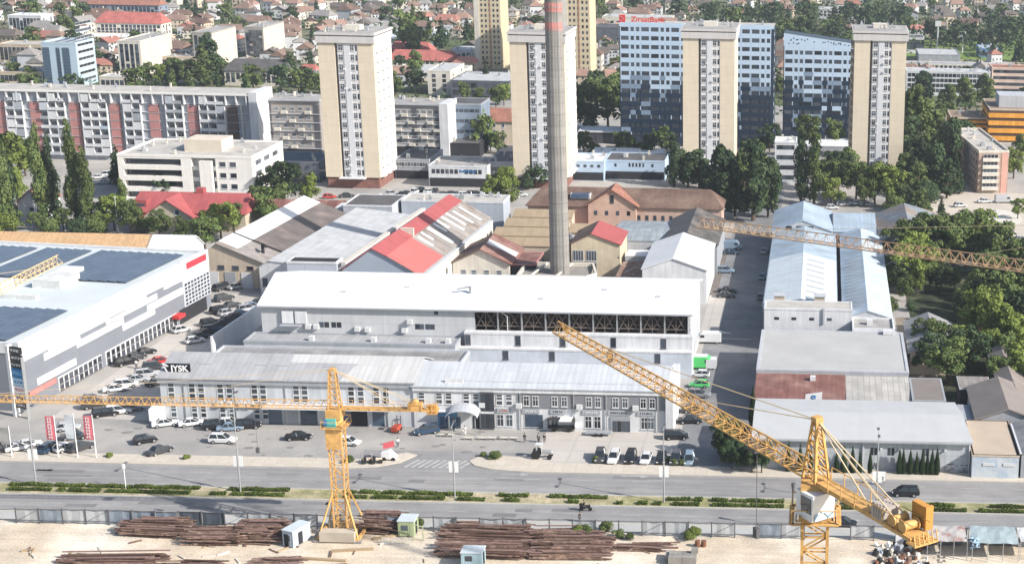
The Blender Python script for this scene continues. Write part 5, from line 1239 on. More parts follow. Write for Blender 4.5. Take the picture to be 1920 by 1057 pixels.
for u0,u1 in ((20,100),(105,160),(165,380),(430,545),(645,668),(675,712),(718,760),(765,888),(935,992),(1030,1140),(1250,1295),(1302,1318),(1335,1365),(1372,1470),(1580,1598),(1730,1790),(1855,1920)):
    hedge(u0,u1,909+.0228*u0+ .0*u1,'in the far median row')
for u0,u1 in ((18,98),(110,122),(130,190),(200,360),(395,425),(435,535),(645,690),(700,745),(752,835),(858,910),(945,975),(1065,1085),(1155,1168),(1195,1215),(1225,1240),(1262,1312),(1335,1400),(1405,1470),(1565,1600),(1750,1812),(1835,1920)):
    hedge(u0,u1,918+.0228*u0,'in the near median row')
# ---------------------------------------------------------------- hillside houses
def hill_house_mesh(k):
    w,d,h=[(10,9,6),(13,10,7),(9,9,8.5),(15,10,6.5),(11,12,5.5)][k]
    q=MB();q.box(-w/2,-d/2,-.5,w/2,d/2,h,0)
    for j in range(2 if h>5.6 else 1):
        n=int(w/2.6)
        for i in range(n):
            x=-w/2+(i+.5)*w/n;q.box(x-.5,-d/2-.03,1+j*2.8,x+.5,-d/2,2.4+j*2.8,1)
        for i in range(3):
            y=-d/2+(i+.5)*d/3;q.box(w/2,y-.5,1+j*2.8,w/2+.03,y+.5,2.4+j*2.8,1)
    wall=q.build('wall',[m_white,mat('far_window',(.05,.055,.065),r=.3,n=0)],me_only=True)
    q=MB();z=h+[3.2,3.6,2.8,3.4,3][k];o=.6;hp=[3,0,4,3,0][k]
    if k in(0,1,2,3):
        q.slab([(-w/2-o,-d/2-o,h-.1),(w/2+o,-d/2-o,h-.1),(w/2+o-hp,0,z),(-w/2-o+hp,0,z)],.2).slab([(w/2+o,d/2+o,h-.1),(-w/2-o,d/2+o,h-.1),(-w/2-o+hp,0,z+.004),(w/2+o-hp,0,z+.004)],.2)
        q.mesh([(-w/2-o,-d/2-o,h-.1),(-w/2-o,d/2+o,h-.1),(-w/2-o+hp,0,z)],[(0,2,1)]).mesh([(w/2+o,-d/2-o,h-.1),(w/2+o,d/2+o,h-.1),(w/2+o-hp,0,z)],[(0,1,2)])
    else:
        q.slab([(-w/2-o,d/2+o,h-.1),(-w/2-o,-d/2-o,h-.1),(0,-d/2-o,z),(0,d/2+o,z)],.2).slab([(w/2+o,-d/2-o,h-.1),(w/2+o,d/2+o,h-.1),(0,d/2+o,z+.004),(0,-d/2-o,z+.004)],.2)
        q.mesh([(-w/2,-d/2,h-.1),(w/2,-d/2,h-.1),(0,-d/2,z-.2)],[(0,1,2)])
    roof=q.build('roof',r_brown,me_only=True)
    ch=MB().box(1.2,.6,h,1.9,1.3,z+.9).build('chimney_stack',m_ltbeige,me_only=True)
    return wall,roof,ch
HM=[hill_house_mesh(k) for k in range(5)]
wcol=[('white',m_white),('cream',m_ltbeige),('beige',m_beige),('white',m_white),('grey',m_lgrey)]
rcol=[('brown-roofed',mat('far_brown_tile',(.22,.15,.12),n=.25)),('brown-roofed',r_brown),('terracotta-roofed',mat('far_terracotta',(.30,.19,.15),n=.2)),('dark-roofed',mat('far_dark_tile',(.13,.11,.10),n=.2)),('grey-roofed',mat('far_grey_tile',(.26,.245,.235),n=.2)),('red-roofed',mat('far_red_tile',(.33,.15,.12),n=.2))]
BUILT=[(o.location.x,o.location.y) for o in S.objects if o.type=='EMPTY' and o.location.y>560]
BOXES=[]
for o in S.objects:
    if o.type=='EMPTY' and 'category' in o and o.name.split('.')[0] not in('broadleaf_tree','poplar_tree','conifer_tree','bush','clipped_conifer','hedge'):
        for c in o.children:
            if c.name.startswith('wall') and o.location.y>540:
                xs=[v.co.x for v in c.data.vertices];ys=[v.co.y for v in c.data.vertices];BOXES.append((o.location.x+min(xs)-9,o.location.x+max(xs)+9,o.location.y+min(ys)-9,o.location.y+max(ys)+9))
def zone(u):
    for lim,nm in ((90,'at the far left'),(225,'above the blue-grey office block'),(365,'above the blank-flanked block'),(470,'above the tall poplar pair'),(590,'left of the leftmost tower'),(735,'behind the leftmost tower top'),(810,'around the big round tree'),(895,'left of the golden tower'),(1020,'left of the chimney'),(1160,'right of the chimney'),(1290,'behind the red roof sign'),(1460,'behind the third tower'),(1590,'behind the slanting office'),(1700,'behind the rightmost tower'),(1800,'above the playing field')):
        if u<lim:return nm
    return 'at the right edge'
def band(v):return 'on the top slope' if v<16 else 'on the upper slope' if v<48 else 'on the middle slope' if v<95 else 'on the lower slope'
hr=random.Random(11);pts=[];y=590.
def wooded(u,v):   # dark wooded belts of the hillside
    if 1285<u<1700 and 24<v<84:return .96
    if 1800<u and 40<v<112:return .9
    if 1600<u<1700 and v<60:return .75
    if 1180<u<1300 and v<30:return .6
    if 725<u<900 and 60<v<95:return .8
    if 1690<u<1850 and 70<v<120:return .95
    if 880<u<1020 and v<22:return .7
    return 0
hn=tn=0
while y<1290:
    st=13.5+ (y-590)*.012
    x=-600+hr.uniform(0,20)
    while x<260:
        px,py=x+hr.uniform(-6,6),y+hr.uniform(-5,5);u,v=proj((px,py,3))
        if -40<u<1960 and v>-30 and v<175:
            if not any(a<px<b_ and c<py<d for a,b_,c,d in BOXES):pts.append((px,py,u,v))
        x+=st*1.15
    y+=st
EXTRA=[];pts.sort(key=lambda t:t[1]+hr.uniform(-60,60));print('hill spots',len(pts))
ROADS=[]
for px,py,u,v in pts:
    wd=wooded(u,v);near=v>150
    ishouse=hr.random()>(wd if wd else .27) and not near
    if ishouse and hn<292:
        k=hr.randrange(5);wall,roof,ch=HM[k];wn,wm=hr.choice(wcol);rn,rm=hr.choice(rcol[:5]+rcol[:5]+rcol[:2]+rcol[5:])
        e=thing('hillside_house',None,'house',(px,py,0),hr.choice([0,0,math.pi/2])+hr.uniform(-.35,.35),'houses on the hillside');s=hr.uniform(.62,.95);e.scale=(s,s,s)
        for nm,me,mm in(('wall',wall,wm),('roof',roof,rm),('chimney_stack',ch,None)):
            o=link(nm,me,e)
            if mm:o.material_slots[0].link='OBJECT';o.material_slots[0].material=mm
        later(e,f'{wn} {rn} house',f'{band(v)} {zone(u)}',u);hn+=1
    elif ishouse:EXTRA.append((px,py))
    elif tn<296:
        kind=hr.choice(['broad','broad','broad','cone','poplar']);lm='con' if kind=='cone' else hr.choice(['mid','dark','mid']) if not wd else hr.choice(['dark','dark','mid'])
        h=hr.uniform(9,15) if wd else hr.uniform(6,12)
        tree(0,0,h,kind,lm,hr.uniform(1,1.4) if kind=='broad' else 1.1,3,LK[(kind,lm)],f'{band(v)} {zone(u)}',xy=(px,py),group='trees on the hillside');tn+=1
print('houses',hn,'trees',tn)
q=MB();q2=MB()
for px,py in EXTRA:
    a=hr.uniform(-.4,.4);w_,d_,h_=hr.uniform(7,10),hr.uniform(7,9),hr.uniform(4.5,7);c_,s_=math.cos(a),math.sin(a)
    T=lambda x,y,z:(px+c_*x-s_*y,py+s_*x+c_*y,z)
    k=hr.randrange(3);o=.5;z=h_+2.4;b8=[T(x,y,zz) for zz in(-.5,h_) for x,y in((-w_/2,-d_/2),(w_/2,-d_/2),(w_/2,d_/2),(-w_/2,d_/2))]
    q.mesh(b8,[(0,1,5,4),(1,2,6,5),(2,3,7,6),(3,0,4,7)],k)
    for i in range(3):
        for zz in (1,3.6):
            if zz+1.3<h_:x=-w_/2+(i+.5)*w_/3;q.mesh([T(x-.5,-d_/2-.03,zz),T(x+.5,-d_/2-.03,zz),T(x+.5,-d_/2-.03,zz+1.3),T(x-.5,-d_/2-.03,zz+1.3)],[(0,1,2,3)],3)
    rr8=[T(-w_/2-o,-d_/2-o,h_-.1),T(w_/2+o,-d_/2-o,h_-.1),T(w_/2+o,d_/2+o,h_-.1),T(-w_/2-o,d_/2+o,h_-.1),T(-w_/2+1.5,0,z),T(w_/2-1.5,0,z)]
    q.mesh(rr8,[(0,1,5,4),(2,3,4,5),(1,2,5),(3,0,4)],4+hr.randrange(4))
print('extra houses',len(EXTRA))
if EXTRA:
    o=q.build('distant_houses',[m_white,m_ltbeige,m_beige,MATS['far_window'],rcol[0][1],rcol[3][1],rcol[4][1],rcol[2][1]]);tag(o,'many more small houses crowded along the top of the hillside','houses',None,'stuff')
# remaining greenery that nobody could count: one mass of scrub filling gardens
n=90000;r=np.random.RandomState(4)
X=r.uniform(-620,260,n);Y=590+700*r.uniform(0,1,n)**1.0
k=np.floor(X/11)*92821+np.floor(Y/9)*68917;hsh=(np.sin(k)*43758.5453)%1
keep=hsh>.68
# thicker in the wooded belts
uu=np.array([proj((a,b_,0)) for a,b_ in zip(X[::1],Y[::1])]);wv=np.array([wooded(a,b_) for a,b_ in uu])
keep=(keep|(wv>.5))
inb=np.zeros(n,bool)
for a,b_,c,d in BOXES:inb|=(X>a+6)&(X<b_-6)&(Y>c+6)&(Y<d-6)
keep&=~inb;X=X[keep];Y=Y[keep];wv=wv[keep];hs=hsh[keep];n=len(X)
Z=r.uniform(.3,1,n)*(2.4+3.*hs+4.5*(wv>.5))
c=np.stack([X,Y,Z],1);nn=r.normal(size=(n,3));nn[:,2]=np.abs(nn[:,2])+.3;nn/=np.linalg.norm(nn,axis=1)[:,None];t=np.cross(nn,r.normal(size=(n,3)));t/=np.linalg.norm(t,axis=1)[:,None];bb=np.cross(nn,t);s=r.uniform(.5,1.15,n)[:,None]
V=np.stack([c-t*s,c-bb*s*.8,c+t*s,c+bb*s*.8],1)
me=bpy.data.meshes.new('scrub');me.vertices.add(n*4);me.vertices.foreach_set('co',V.ravel());me.loops.add(n*4);me.loops.foreach_set('vertex_index',np.arange(n*4,dtype=np.int32));me.polygons.add(n);me.polygons.foreach_set('loop_start',np.arange(0,n*4,4,dtype=np.int32));me.polygons.foreach_set('loop_total',np.full(n,4,dtype=np.int32));me.update()
me.materials.append(l_dark);o=link('scrub',me);tag(o,'dense mass of garden scrub between the hillside houses','scrub',None,'stuff')
# ---------------------------------------------------------------- tower cranes
def mast_mb(w,z0,z1,ch=.16,br=.08,step=None):
    q=MB();h=w/2;step=step or w*1.15
    for sx in(-h,h):
        for sy in(-h,h):q.bar((sx,sy,z0),(sx,sy,z1),ch)
    n=max(1,round((z1-z0)/step));st=(z1-z0)/n
    cs=[(-h,-h),(h,-h),(h,h),(-h,h)]
    for i in range(n):
        a=z0+i*st;b=a+st
        for k in range(4):
            p=cs[k];r=cs[(k+1)%4];q.bar((*p,a),(*r,a),br)
            if (i+k)%2:q.bar((*p,a),(*r,b),br)
            else:q.bar((*r,a),(*p,b),br)
    q.bar((-h,-h,z1),(h,-h,z1),br);return q
def jib_mb(L,wd,ht,st,tip=.5,x0=0,ch=.13,br=.065,rect=False):
    q=MB();n=int((L-x0)/st);h=wd/2
    def sec(x):
        f=1-(1-tip)*(x/L);return h,ht*f
    pts=[]
    for i in range(n+1):
        x=x0+(L-x0)*i/n;hh,tt=sec(x);pts.append((x,hh,tt))
    for i in range(n):
        x,a,t=pts[i];y,a2,t2=pts[i+1]
        q.bar((x,-a,0),(y,-a2,0),ch);q.bar((x,a,0),(y,a2,0),ch);q.bar((x,0,t),(y,0,t2),ch)
        m_=(x+y)/2;tm=(t+t2)/2
        for s_ in(-1,1):
            q.bar((x,s_*a,0),(m_,0,tm),br);q.bar((m_,0,tm),(y,s_*a2,0),br)
        q.bar((x,-a,0),(x,a,0),br);q.bar((x,-a,0),(y,a2,0),br)
    return q
def crane(label,x,y,zb,zj,ang,L,Lc,mw=1.8,peak=7.,jh=1.5,jw=1.4,ptop=.16,mstep=None,cwt=1.,cab='orange',ballast='base',seed=0,col=None,jtip=.7,peaklean=0):
    col=col or ORANGE
    e=thing('tower_crane',label,'tower crane',(x,y,0),0,'tower cranes');
    H=mw/2
    mast_mb(mw,zb+1,zj-2.6,.2,.09,mstep).build('mast',col,e)
    if ballast=='base':
        q=MB();w=3.0
        for sx,sy in((-1,-1),(1,-1),(1,1),(-1,1)):
            q.bar((sx*w,sy*w*.8,zb+.3),(sx*H,sy*H,zb+7),.22);q.bar((sx*w,sy*w*.8,zb+.3),(0,0,zb+.5),.35)
        for a,b in (((-w,-w*.8),(w,-w*.8)),((w,-w*.8),(w,w*.8)),((w,w*.8),(-w,w*.8)),((-w,w*.8),(-w,-w*.8))):q.bar((*a,zb+.5),(*b,zb+.5),.4)
        q.build('base_frame',col,e)
        for s_ in(-1,1):MB().box(-2.6,s_*2.2-.8,zb+.2,2.6,s_*2.2+.8,zb+1.7).build('base_ballast',mat('ballast_concrete',(.45,.40,.33),n=.2),e)
        if ballast:
            for sx in(-1,1):
                for sy in(-1,1):MB().box(sx*w-.5,sy*w*.8-.5,zb-.3,sx*w+.5,sy*w*.8+.5,zb+.3).build('footing',m_conc,e)
    q=MB().box(-H-.25,-H-.25,zj-2.6,H+.25,H+.25,zj-2.3);q.tube((0,0,zj-2.3),(0,0,zj-1.5),H+.15,H+.15,14).box(-H-.15,-H-.15,zj-1.5,H+.15,H+.15,zj-.1)
    for k in range(4):
        c,s_=math.cos(k*math.pi/2),math.sin(k*math.pi/2);q.bar((c*H*1.5-s_*H*1.5,s_*H*1.5+c*H*1.5,zj-2.6),(-c*H*1.5-s_*H*1.5,-s_*H*1.5+c*H*1.5,zj-2.6),.1)
    q.build('slewing_ring',col,e)
    q=MB()
    for k in range(4):
        r_=H+.75;cs=[(-r_,-r_),(r_,-r_),(r_,r_),(-r_,r_)];p=cs[k];t=cs[(k+1)%4]
        q.bar((*p,zj-2.7),(*t,zj-2.7),.35,.06);q.bar((*p,zj-1.7),(*t,zj-1.7),.06);q.bar((*p,zj-2.7),(*p,zj-1.7),.06)
    q.build('walkway',col,e)
    up=bpy.data.objects.new('upper_works',None);C.objects.link(up);up.parent=e;up.location=(0,0,zj);up.rotation_euler=(0,0,ang);up.empty_display_size=.5
    # peak
    q=MB();h=H*.85;pl=peaklean
    for sx in(-h,h):
        for sy in(-h*.8,h*.8):q.bar((sx,sy,0),(pl+(sx/h)*ptop,sy/h*ptop,peak),.17)
    for i in range(6):
        f0=1-i/6*(1-ptop/h);f1=1-(i+1)/6*(1-ptop/h);z0=peak*i/6;z1=peak*(i+1)/6
        for s_ in(-1,1):
            q.bar((-h*f0+pl*i/6,s_*h*.8*f0,z0),(h*f1+pl*(i+1)/6,s_*h*.8*f1,z1),.08);q.bar((s_*h*f0+pl*i/6,-h*.8*f0,z0),(s_*h*f1+pl*(i+1)/6,h*.8*f1,z1),.08)
            q.bar((-h*f1+pl*(i+1)/6,s_*h*.8*f1,z1),(h*f1+pl*(i+1)/6,s_*h*.8*f1,z1),.07)
    q.box(pl-.3,-.3,peak-.1,pl+.3,.3,peak+.25);q.build('tower_peak',col,up)
    jib_mb(L,jw,jh,jh*1.0,jtip,H,.11,.05).build('jib',col,up)
    q=MB()
    for s_ in(-jw*.42,jw*.42):
        q.bar((-H,s_,0),(-Lc,s_,0),.22,.34);q.bar((-H,s_*1.5,1.0),(-Lc,s_*1.5,1.0),.05)
        for i in range(int(Lc/1.5)):q.bar((-H-i*1.5,s_*1.5,0),(-H-i*1.5,s_*1.5,1.0),.05)
    for i in range(int(Lc/1.2)):
        q.bar((-H-i*1.2,-jw*.45,0),(-H-(i+1)*1.2,jw*.45,0),.09)
    q.box(-Lc,-jw*.42,.1,-H,jw*.42,.16);q.build('counter_jib',col,up)
    q=MB()
    for f in(.38,.78):
        for s_ in(-.05,.05):q.bar((pl,s_,peak),(L*f,s_,jh*(1-(1-jtip)*f)),.03)
    for s_ in(-.5,.5):q.bar((pl,0,peak),(-Lc*.62,s_,.3),.07);q.bar((pl,0,peak),(-Lc*.9,s_,.3),.07)
    q.build('tie_bars',mat('tie_bar_cream',(.62,.5,.33)),up)
    if seed!=2:
        q=MB()
        for i in range(3):q.box(-Lc+.2+i*.5,-jw*.45,-.7*cwt,-Lc+.62+i*.5,jw*.45,.9*cwt)
        q.build('counterweight',mat('counterweight_orange',(.55,.27,.07),n=.25),up)
        q=MB().box(-Lc+2.4,-.55,.2,-Lc+4.4,.55,1.0).tube((-Lc+3.4,-.5,1.1),(-Lc+3.4,.5,1.1),.42,.42,12);q.build('winch',col,up)
    else:
        q=MB().box(-Lc+.7,-1.25,.25,-Lc+2.0,-.75,1.75).box(-Lc+.5,-1.3,.2,-Lc+.7,-.7,1.8);q.build('counterweight',mat('counterweight_orange',(.55,.27,.07)),up)
        q=MB();
        for i in range(2):q.tube((-Lc+2.3-i*1.1,-.45,.55),(-Lc+2.3-i*1.1,.6,.55),.3,.3,14).tube((-Lc+2.3-i*1.1,-.52,.55),(-Lc+2.3-i*1.1,-.45,.55),.42,.42,14).tube((-Lc+2.3-i*1.1,.6,.55),(-Lc+2.3-i*1.1,.67,.55),.42,.42,14)
        q.box(-Lc+.2,-.75,-.1,-Lc+3.0,.75,.15);q.build('winch',col,up)
        q=MB().box(-Lc-.5,-.95,-.2,-Lc+.4,.95,-.08);
        for i in range(6):q.bar((-Lc-.5,-.9+i*.36,-.1),(-Lc-.3,-.9+i*.36,.6),.06)
        q.build('tail_platform',col,up)
        q=MB().box(-Lc+3.1,-.6,.05,-Lc+4.5,.6,1.0);
        for i in range(5):q.box(-Lc+3.13+i*.27,-.65,.15,-Lc+3.27+i*.27,.65,1.08)
        q.build('electrical_cabinet',mat('cabinet_grey_brown',(.42,.37,.34),n=.25),up)
    q=MB().box(L*.17,-.6,-.35,L*.17+1.2,.6,-.05);q.bar((L*.17+.6,0,-.3),(L*.17+.6,0,-6.5),.04).box(L*.17+.35,-.15,-7.3,L*.17+.85,.15,-6.5);q.build('trolley',m_framed,up)
    return e,up
# left crane on its cross base
c1=P(640,1002);zj=P(612,762,20).z
e,up=crane('yellow tower crane standing on a splayed base at the left, jib pointing left',c1.x+.3,c1.y,0,20.2,math.pi+.0,66,15.2,mw=1.9,peak=5.9,jh=1.15,jw=1.1,seed=1,ptop=.42,cwt=.8,mstep=1.5)
MB().box(-1.05,-1.35,17.6,.4,-.95,18.9).build('sign_plate',mat('teal_plate',(.10,.42,.40),n=0),e);MB().box(-1.3,-1.37,17.8,-.85,-1.36,18.8).build('plate_mark',m_signblue,e)
MB().box(-1.2,-1.4,14.2,1.1,-.96,17.5).build('front_panel',ORANGE,e)
# big crane on the right
m2=P(1530,892,57.5);tp=P(1052,612,57.9);a2=math.atan2(tp.y-m2.y,tp.x-m2.x);L2=(tp-m2).length
e,up=crane('large yellow tower crane with a white cab at the right',m2.x,m2.y,-2,57.3,a2,L2+.6,11.6,mw=1.75,peak=4.3,jh=1.15,jw=1.1,mstep=1.1,ptop=.22,ballast=None,seed=2,jtip=.8)
cb=MB();cb.mesh([(-.95,-.85,0),(.95,-.85,.0),(.95,.95,0),(-.95,.95,0),(-.95,-.95,1.9),(.95,-.95,1.9),(.95,.95,1.9),(-.95,.95,1.9)],[(0,3,2,1),(4,5,6,7),(0,1,5,4),(1,2,6,5),(2,3,7,6),(3,0,4,7)])
cb_o=cb.build('cab',mat('cab_white',(.80,.80,.82),r=.35,n=.02),e,(0.0,-.75,54.9));cb_o.rotation_euler=(0,0,rad(38))
o=MB().box(-.99,-.75,.55,-.96,.35,1.65).build('cab_window',m_glass,cb_o);MB().box(-.75,-.98,.05,.85,-.955,.55).build('lower_panel',mat('cab_blue',(.45,.58,.70),n=0),cb_o)
# crane whose jib crosses the upper right
tip=P(1310,424,53);r3=P(1920,508,53);d=(r3-tip).normalized();m3=tip+d*62;a3=math.atan2(-d.y,-d.x)
crane('tower crane beyond the right edge, its long jib crossing above the hangars',m3.x,m3.y,0,53,a3,62,14,mw=1.8,peak=8,jh=1.35,jw=1.25,ballast='base',seed=1,jtip=.85,col=mat('crane_red_brown_orange',(.46,.34,.22),n=.3,ns=.15,c2=(.36,.18,.11),c2s=.04))
# crane off the left edge: only the tip of its jib shows
tip=P(110,492,38);r4=P(0,548,38);d=(r4-tip).normalized();m4=tip+d*40;a4=math.atan2(-d.y,-d.x)
crane('pale yellow tower crane beyond the left edge, jib tip over the solar panels',m4.x,m4.y,0,38,a4,40,12,mw=1.8,peak=7,jh=1.3,jw=1.2,ballast='base',seed=1,jtip=.9,col=mat('crane_pale_yellow',(.62,.47,.27),n=.1))
# ---------------------------------------------------------------- cars
def loft(sts,m=0,q=None):
    q=q or MB();n=len(sts[0]);b=len(q.v)
    for s in sts:q.v+=[tuple(p) for p in s]
    for k in range(len(sts)-1):
        for i in range(n):
            j=(i+1)%n;q.f.append((b+k*n+i,b+(k+1)*n+i,b+(k+1)*n+j,b+k*n+j));q.m.append(m)
    q.f.append(tuple(b+i for i in range(n)));q.f.append(tuple(b+(len(sts)-1)*n+i for i in range(n))[::-1]);q.m+=[m,m];return q
def sect(x,hw,z0,z1,r=.12):
    return [(x,-hw+r,z0),(x,hw-r,z0),(x,hw,z0+r),(x,hw,z1-r),(x,hw-r*1.4,z1),(x,-hw+r*1.4,z1),(x,-hw,z1-r),(x,-hw,z0+r)]
CARK={}
def carmesh(kind):
    if kind in CARK:return CARK[kind]
    if kind=='van':
        Lc,Wd=5.6,2.0
        body=loft([sect(-2.8,.95,.45,2.3),sect(-2.7,1.0,.35,2.45),sect(1.2,1.0,.35,2.45),sect(1.75,.96,.35,2.1),sect(2.1,.94,.35,1.35),sect(2.7,.9,.35,1.1),sect(2.8,.8,.45,.85)])
        glass=MB().mesh([(1.35,-.8,2.2),(1.35,.8,2.2),(2.07,.82,1.4),(2.07,-.82,1.4)],[(0,3,2,1)]).box(.75,-1.012,1.35,1.65,-1.0,1.95).box(.75,1.0,1.35,1.65,1.012,1.95)
        wx=(-1.9,1.85);zr=.36
    else:
        Lc={'sedan':4.6,'hatch':4.0,'suv':4.6,'mpv':4.5}[kind];h=Lc/2;hb={'sedan':.88,'hatch':.9,'suv':1.02,'mpv':1.0}[kind];ht={'sedan':1.44,'hatch':1.48,'suv':1.7,'mpv':1.65}[kind]
        body=loft([sect(-h,.72,.42,hb-.12),sect(-h+.12,.85,.3,hb),sect(-h*.5,.9,.24,hb+.02),sect(h*.35,.9,.24,hb),sect(h*.75,.86,.26,hb-.12),sect(h-.1,.8,.3,hb-.25),sect(h,.68,.38,hb-.35)])
        rb={'sedan':-h*.62,'hatch':-h*.92,'suv':-h*.93,'mpv':-h*.95}[kind];rt={'sedan':-h*.38,'hatch':-h*.68,'suv':-h*.82,'mpv':-h*.8}[kind];ft=h*.12 if kind!='mpv' else h*.25;fb_=h*.5 if kind!='mpv' else h*.66
        # roof shell
        q=body;z=hb-.02
        q.mesh([(rt,-.62,ht-.03),(ft,-.62,ht-.03),(ft,.62,ht-.03),(rt,.62,ht-.03),(rt+.1,-.5,ht+.02),(ft-.1,-.5,ht+.02),(ft-.1,.5,ht+.02),(rt+.1,.5,ht+.02)],[(4,5,6,7),(0,1,5,4),(1,2,6,5),(2,3,7,6),(3,0,4,7)])
        for (a,b) in (((rt,.62,ht-.03),(rb,.8,z)),((ft,.62,ht-.03),(fb_,.82,z)),(((rt+ft)/2,.63,ht-.03),((rb+fb_)/2,.83,z))):
            q.bar(a,b,.07);q.bar((a[0],-a[1],a[2]),(b[0],-b[1],b[2]),.07)
        glass=MB().mesh([(rb,-.79,z),(fb_,-.8,z),(fb_,.8,z),(rb,.79,z),(rt,-.6,ht-.035),(ft,-.6,ht-.035),(ft,.6,ht-.035),(rt,.6,ht-.035)],[(0,1,5,4),(1,2,6,5),(2,3,7,6),(3,0,4,7)])
        wx=(-h*.58,h*.62);zr=.33
    bm=body.build('body',mat('car_paint_white',(.62,.63,.64)),me_only=True);gm=glass.build('windows',mat('car_glass',(.02,.025,.03),r=.08,n=0,spec=.8),me_only=True)
    wm=MB().tube((0,-.11,0),(0,.11,0),zr,zr,12).tube((0,-.125,0),(0,.125,0),zr*.6,zr*.6,10,m=1).build('wheel',[m_black,m_metal],me_only=True)
    hl=MB().box(-.05,-.18,-.07,.05,.18,.07).build('headlight',mat('headlight_glass',(.75,.75,.72),r=.2,n=0),me_only=True)
    hz={'van':.9,'sedan':.62,'hatch':.64,'suv':.72,'mpv':.72}[kind];CARK[kind]=(bm,gm,wm,hl,wx,Lc,hz,zr);return CARK[kind]
COLS={'white':(.62,.63,.64),'black':(.015,.015,.018),'dark grey':(.05,.052,.058),'silver':(.42,.43,.45),'dark blue':(.03,.06,.11),'blue-grey':(.20,.27,.35),'green':(.10,.55,.16),'red':(.5,.05,.04),'grey':(.20,.2,.21)}
CM={k:mat('car_paint_'+k.replace(' ','_').replace('-','_'),c,r=.25,n=0,spec=.6) for k,c in COLS.items()}
def car(u,v,deg,col,kind,place,detail=True,group='parked cars',label=None,name=None,z=.03):
    bm,gm,wm,hl,wx,Lc,hz,zr=carmesh(kind);p=P(u,v,z)
    e=thing(name or ('delivery_van' if kind=='van' else 'parked_car'),label,'van' if kind=='van' else 'car',p,rad(deg),group)
    o=link('body',bm,e);o.material_slots[0].link='OBJECT';o.material_slots[0].material=CM[col];link('windows',gm,e)
    for x in wx:
        for s in(-1,1):link('wheel',wm,e,(x,s*.82,zr))
    if detail:
        for s in(-1,1):link('headlight',hl,e,(Lc/2-.08,s*.56,hz))
    if not label:
        kd={'sedan':'saloon car','hatch':'hatchback','suv':'tall car','mpv':'people carrier','van':'van'}[kind];later(e,f'{col} {kd}',place)
    return e
def cars(place,deg,detail,*l):
    for t in l:car(t[0],t[1],deg+R.uniform(-4,4) if len(t)<5 else t[4],t[2],t[3],place,detail)
cars('behind the flag banners at the far left',65,True,(8,846,'black','suv',60),(36,843,'white','sedan',40),(52,838,'white','sedan',40),(93,845,'dark blue','mpv',80),(124,844,'white','hatch',55),(152,843,'dark grey','suv',62),(140,822,'dark grey','sedan',20),(128,806,'silver','hatch',20))
cars('in the car park left of the crane mast',55,True,(273,829,'black','hatch',35),(300,849,'dark grey','sedan',55),(310,798,'white','sedan',25),(360,797,'white','sedan',25),(405,803,'black','suv',15),(432,806,'blue-grey','sedan',15),(465,802,'black','suv',15),(418,829,'white','suv',0),(560,823,'black','sedan',8),(430,797,'white','hatch',10))
cars('in the angled row beside the shops',25,True,(217,733,'white','sedan'),(236,725,'white','mpv'),(257,715,'silver','sedan'),(276,706,'silver','suv'),(290,692,'dark grey','suv'),(300,681,'red','sedan'),(296,722,'dark grey','sedan'),(178,764,'dark grey','suv'),(198,779,'black','suv'),(222,775,'white','suv'),(246,769,'grey','sedan'),(170,752,'grey','sedan'))
cars('in the lane along the mall wall',48,True,(237,683,'black','suv'),(254,674,'dark grey','sedan'),(272,664,'black','sedan'),(341,622,'white','hatch',50),(396,609,'black','suv'),(413,586,'black','suv'),(434,576,'dark grey','sedan'),(421,563,'dark grey','suv'),(427,590,'silver','hatch'))
cars('in the shaded row by the white wall',40,False,(366,642,'white','hatch'),(376,634,'dark grey','sedan'),(388,628,'black','sedan'),(398,622,'dark blue','suv'),(409,616,'black','sedan'),(419,610,'dark grey','sedan'),(430,604,'dark grey','hatch'),(441,598,'black','sedan'),(452,592,'dark blue','sedan'),(464,583,'silver','suv'),(474,578,'blue-grey','hatch'),(487,571,'dark grey','sedan'))
cars('outside the old beige workshop',60,False,(444,541,'silver','sedan'),(416,543,'dark grey','suv'),(428,538,'black','hatch'),(478,536,'white','hatch'))
cars('outside the shops right of the crane mast',0,True,(655,833,'white','hatch',-8),(800,812,'dark blue','suv',-155))
cars('in the row facing the road',-90,True,(1125,861,'dark grey','suv'),(1151,863,'white','suv'),(1182,863,'black','suv'),(1211,865,'white','hatch'),(1240,865,'black','hatch'),(1267,865,'dark grey','suv'),(1292,866,'blue-grey','mpv'))
car(1268,822,5,'black','mpv','',label='black people carrier beside the right end of the white shop building')
car(1294,792,5,'black','sedan','',label='black saloon parked behind the right end of the white shop building')
car(1300,772,5,'dark grey','sedan','',label='dark saloon under the crane jib at the end of the shop building')
car(1328,642,180,'white','van','',label='plain white panel van parked by the hall end wall')
gv=car(1314,690,0,'green','van','',label='bright green panel van with a white front beside the white annex');gv.scale=(1.12,1.12,1.1)
MB().box(1.0,-1.03,.33,2.82,1.03,2.0).build('white_nose',CM['white'],gv).scale=(1.0,.985,1.0)
MB().box(-2.75,-.9,2.44,1.2,.9,2.5).build('white_roof',CM['white'],gv)
cars('under the green van beside the street',0,True,(1312,706,'white','hatch',180),(1311,725,'green','hatch',180),(1310,744,'grey','suv',0))
cars('on the left side of the street beyond the hall',0,False,(1363,548,'black','sedan',0),(1361,557,'dark grey','sedan',0),(1360,511,'blue-grey','suv',0),(1369,476,'dark blue','sedan',0),(1372,467,'blue-grey','van',0))
cars('along the right side of the street',90,False,(1430,522,'blue-grey','hatch',85),(1433,474,'silver','hatch',85),(1428,560,'grey','hatch',85))
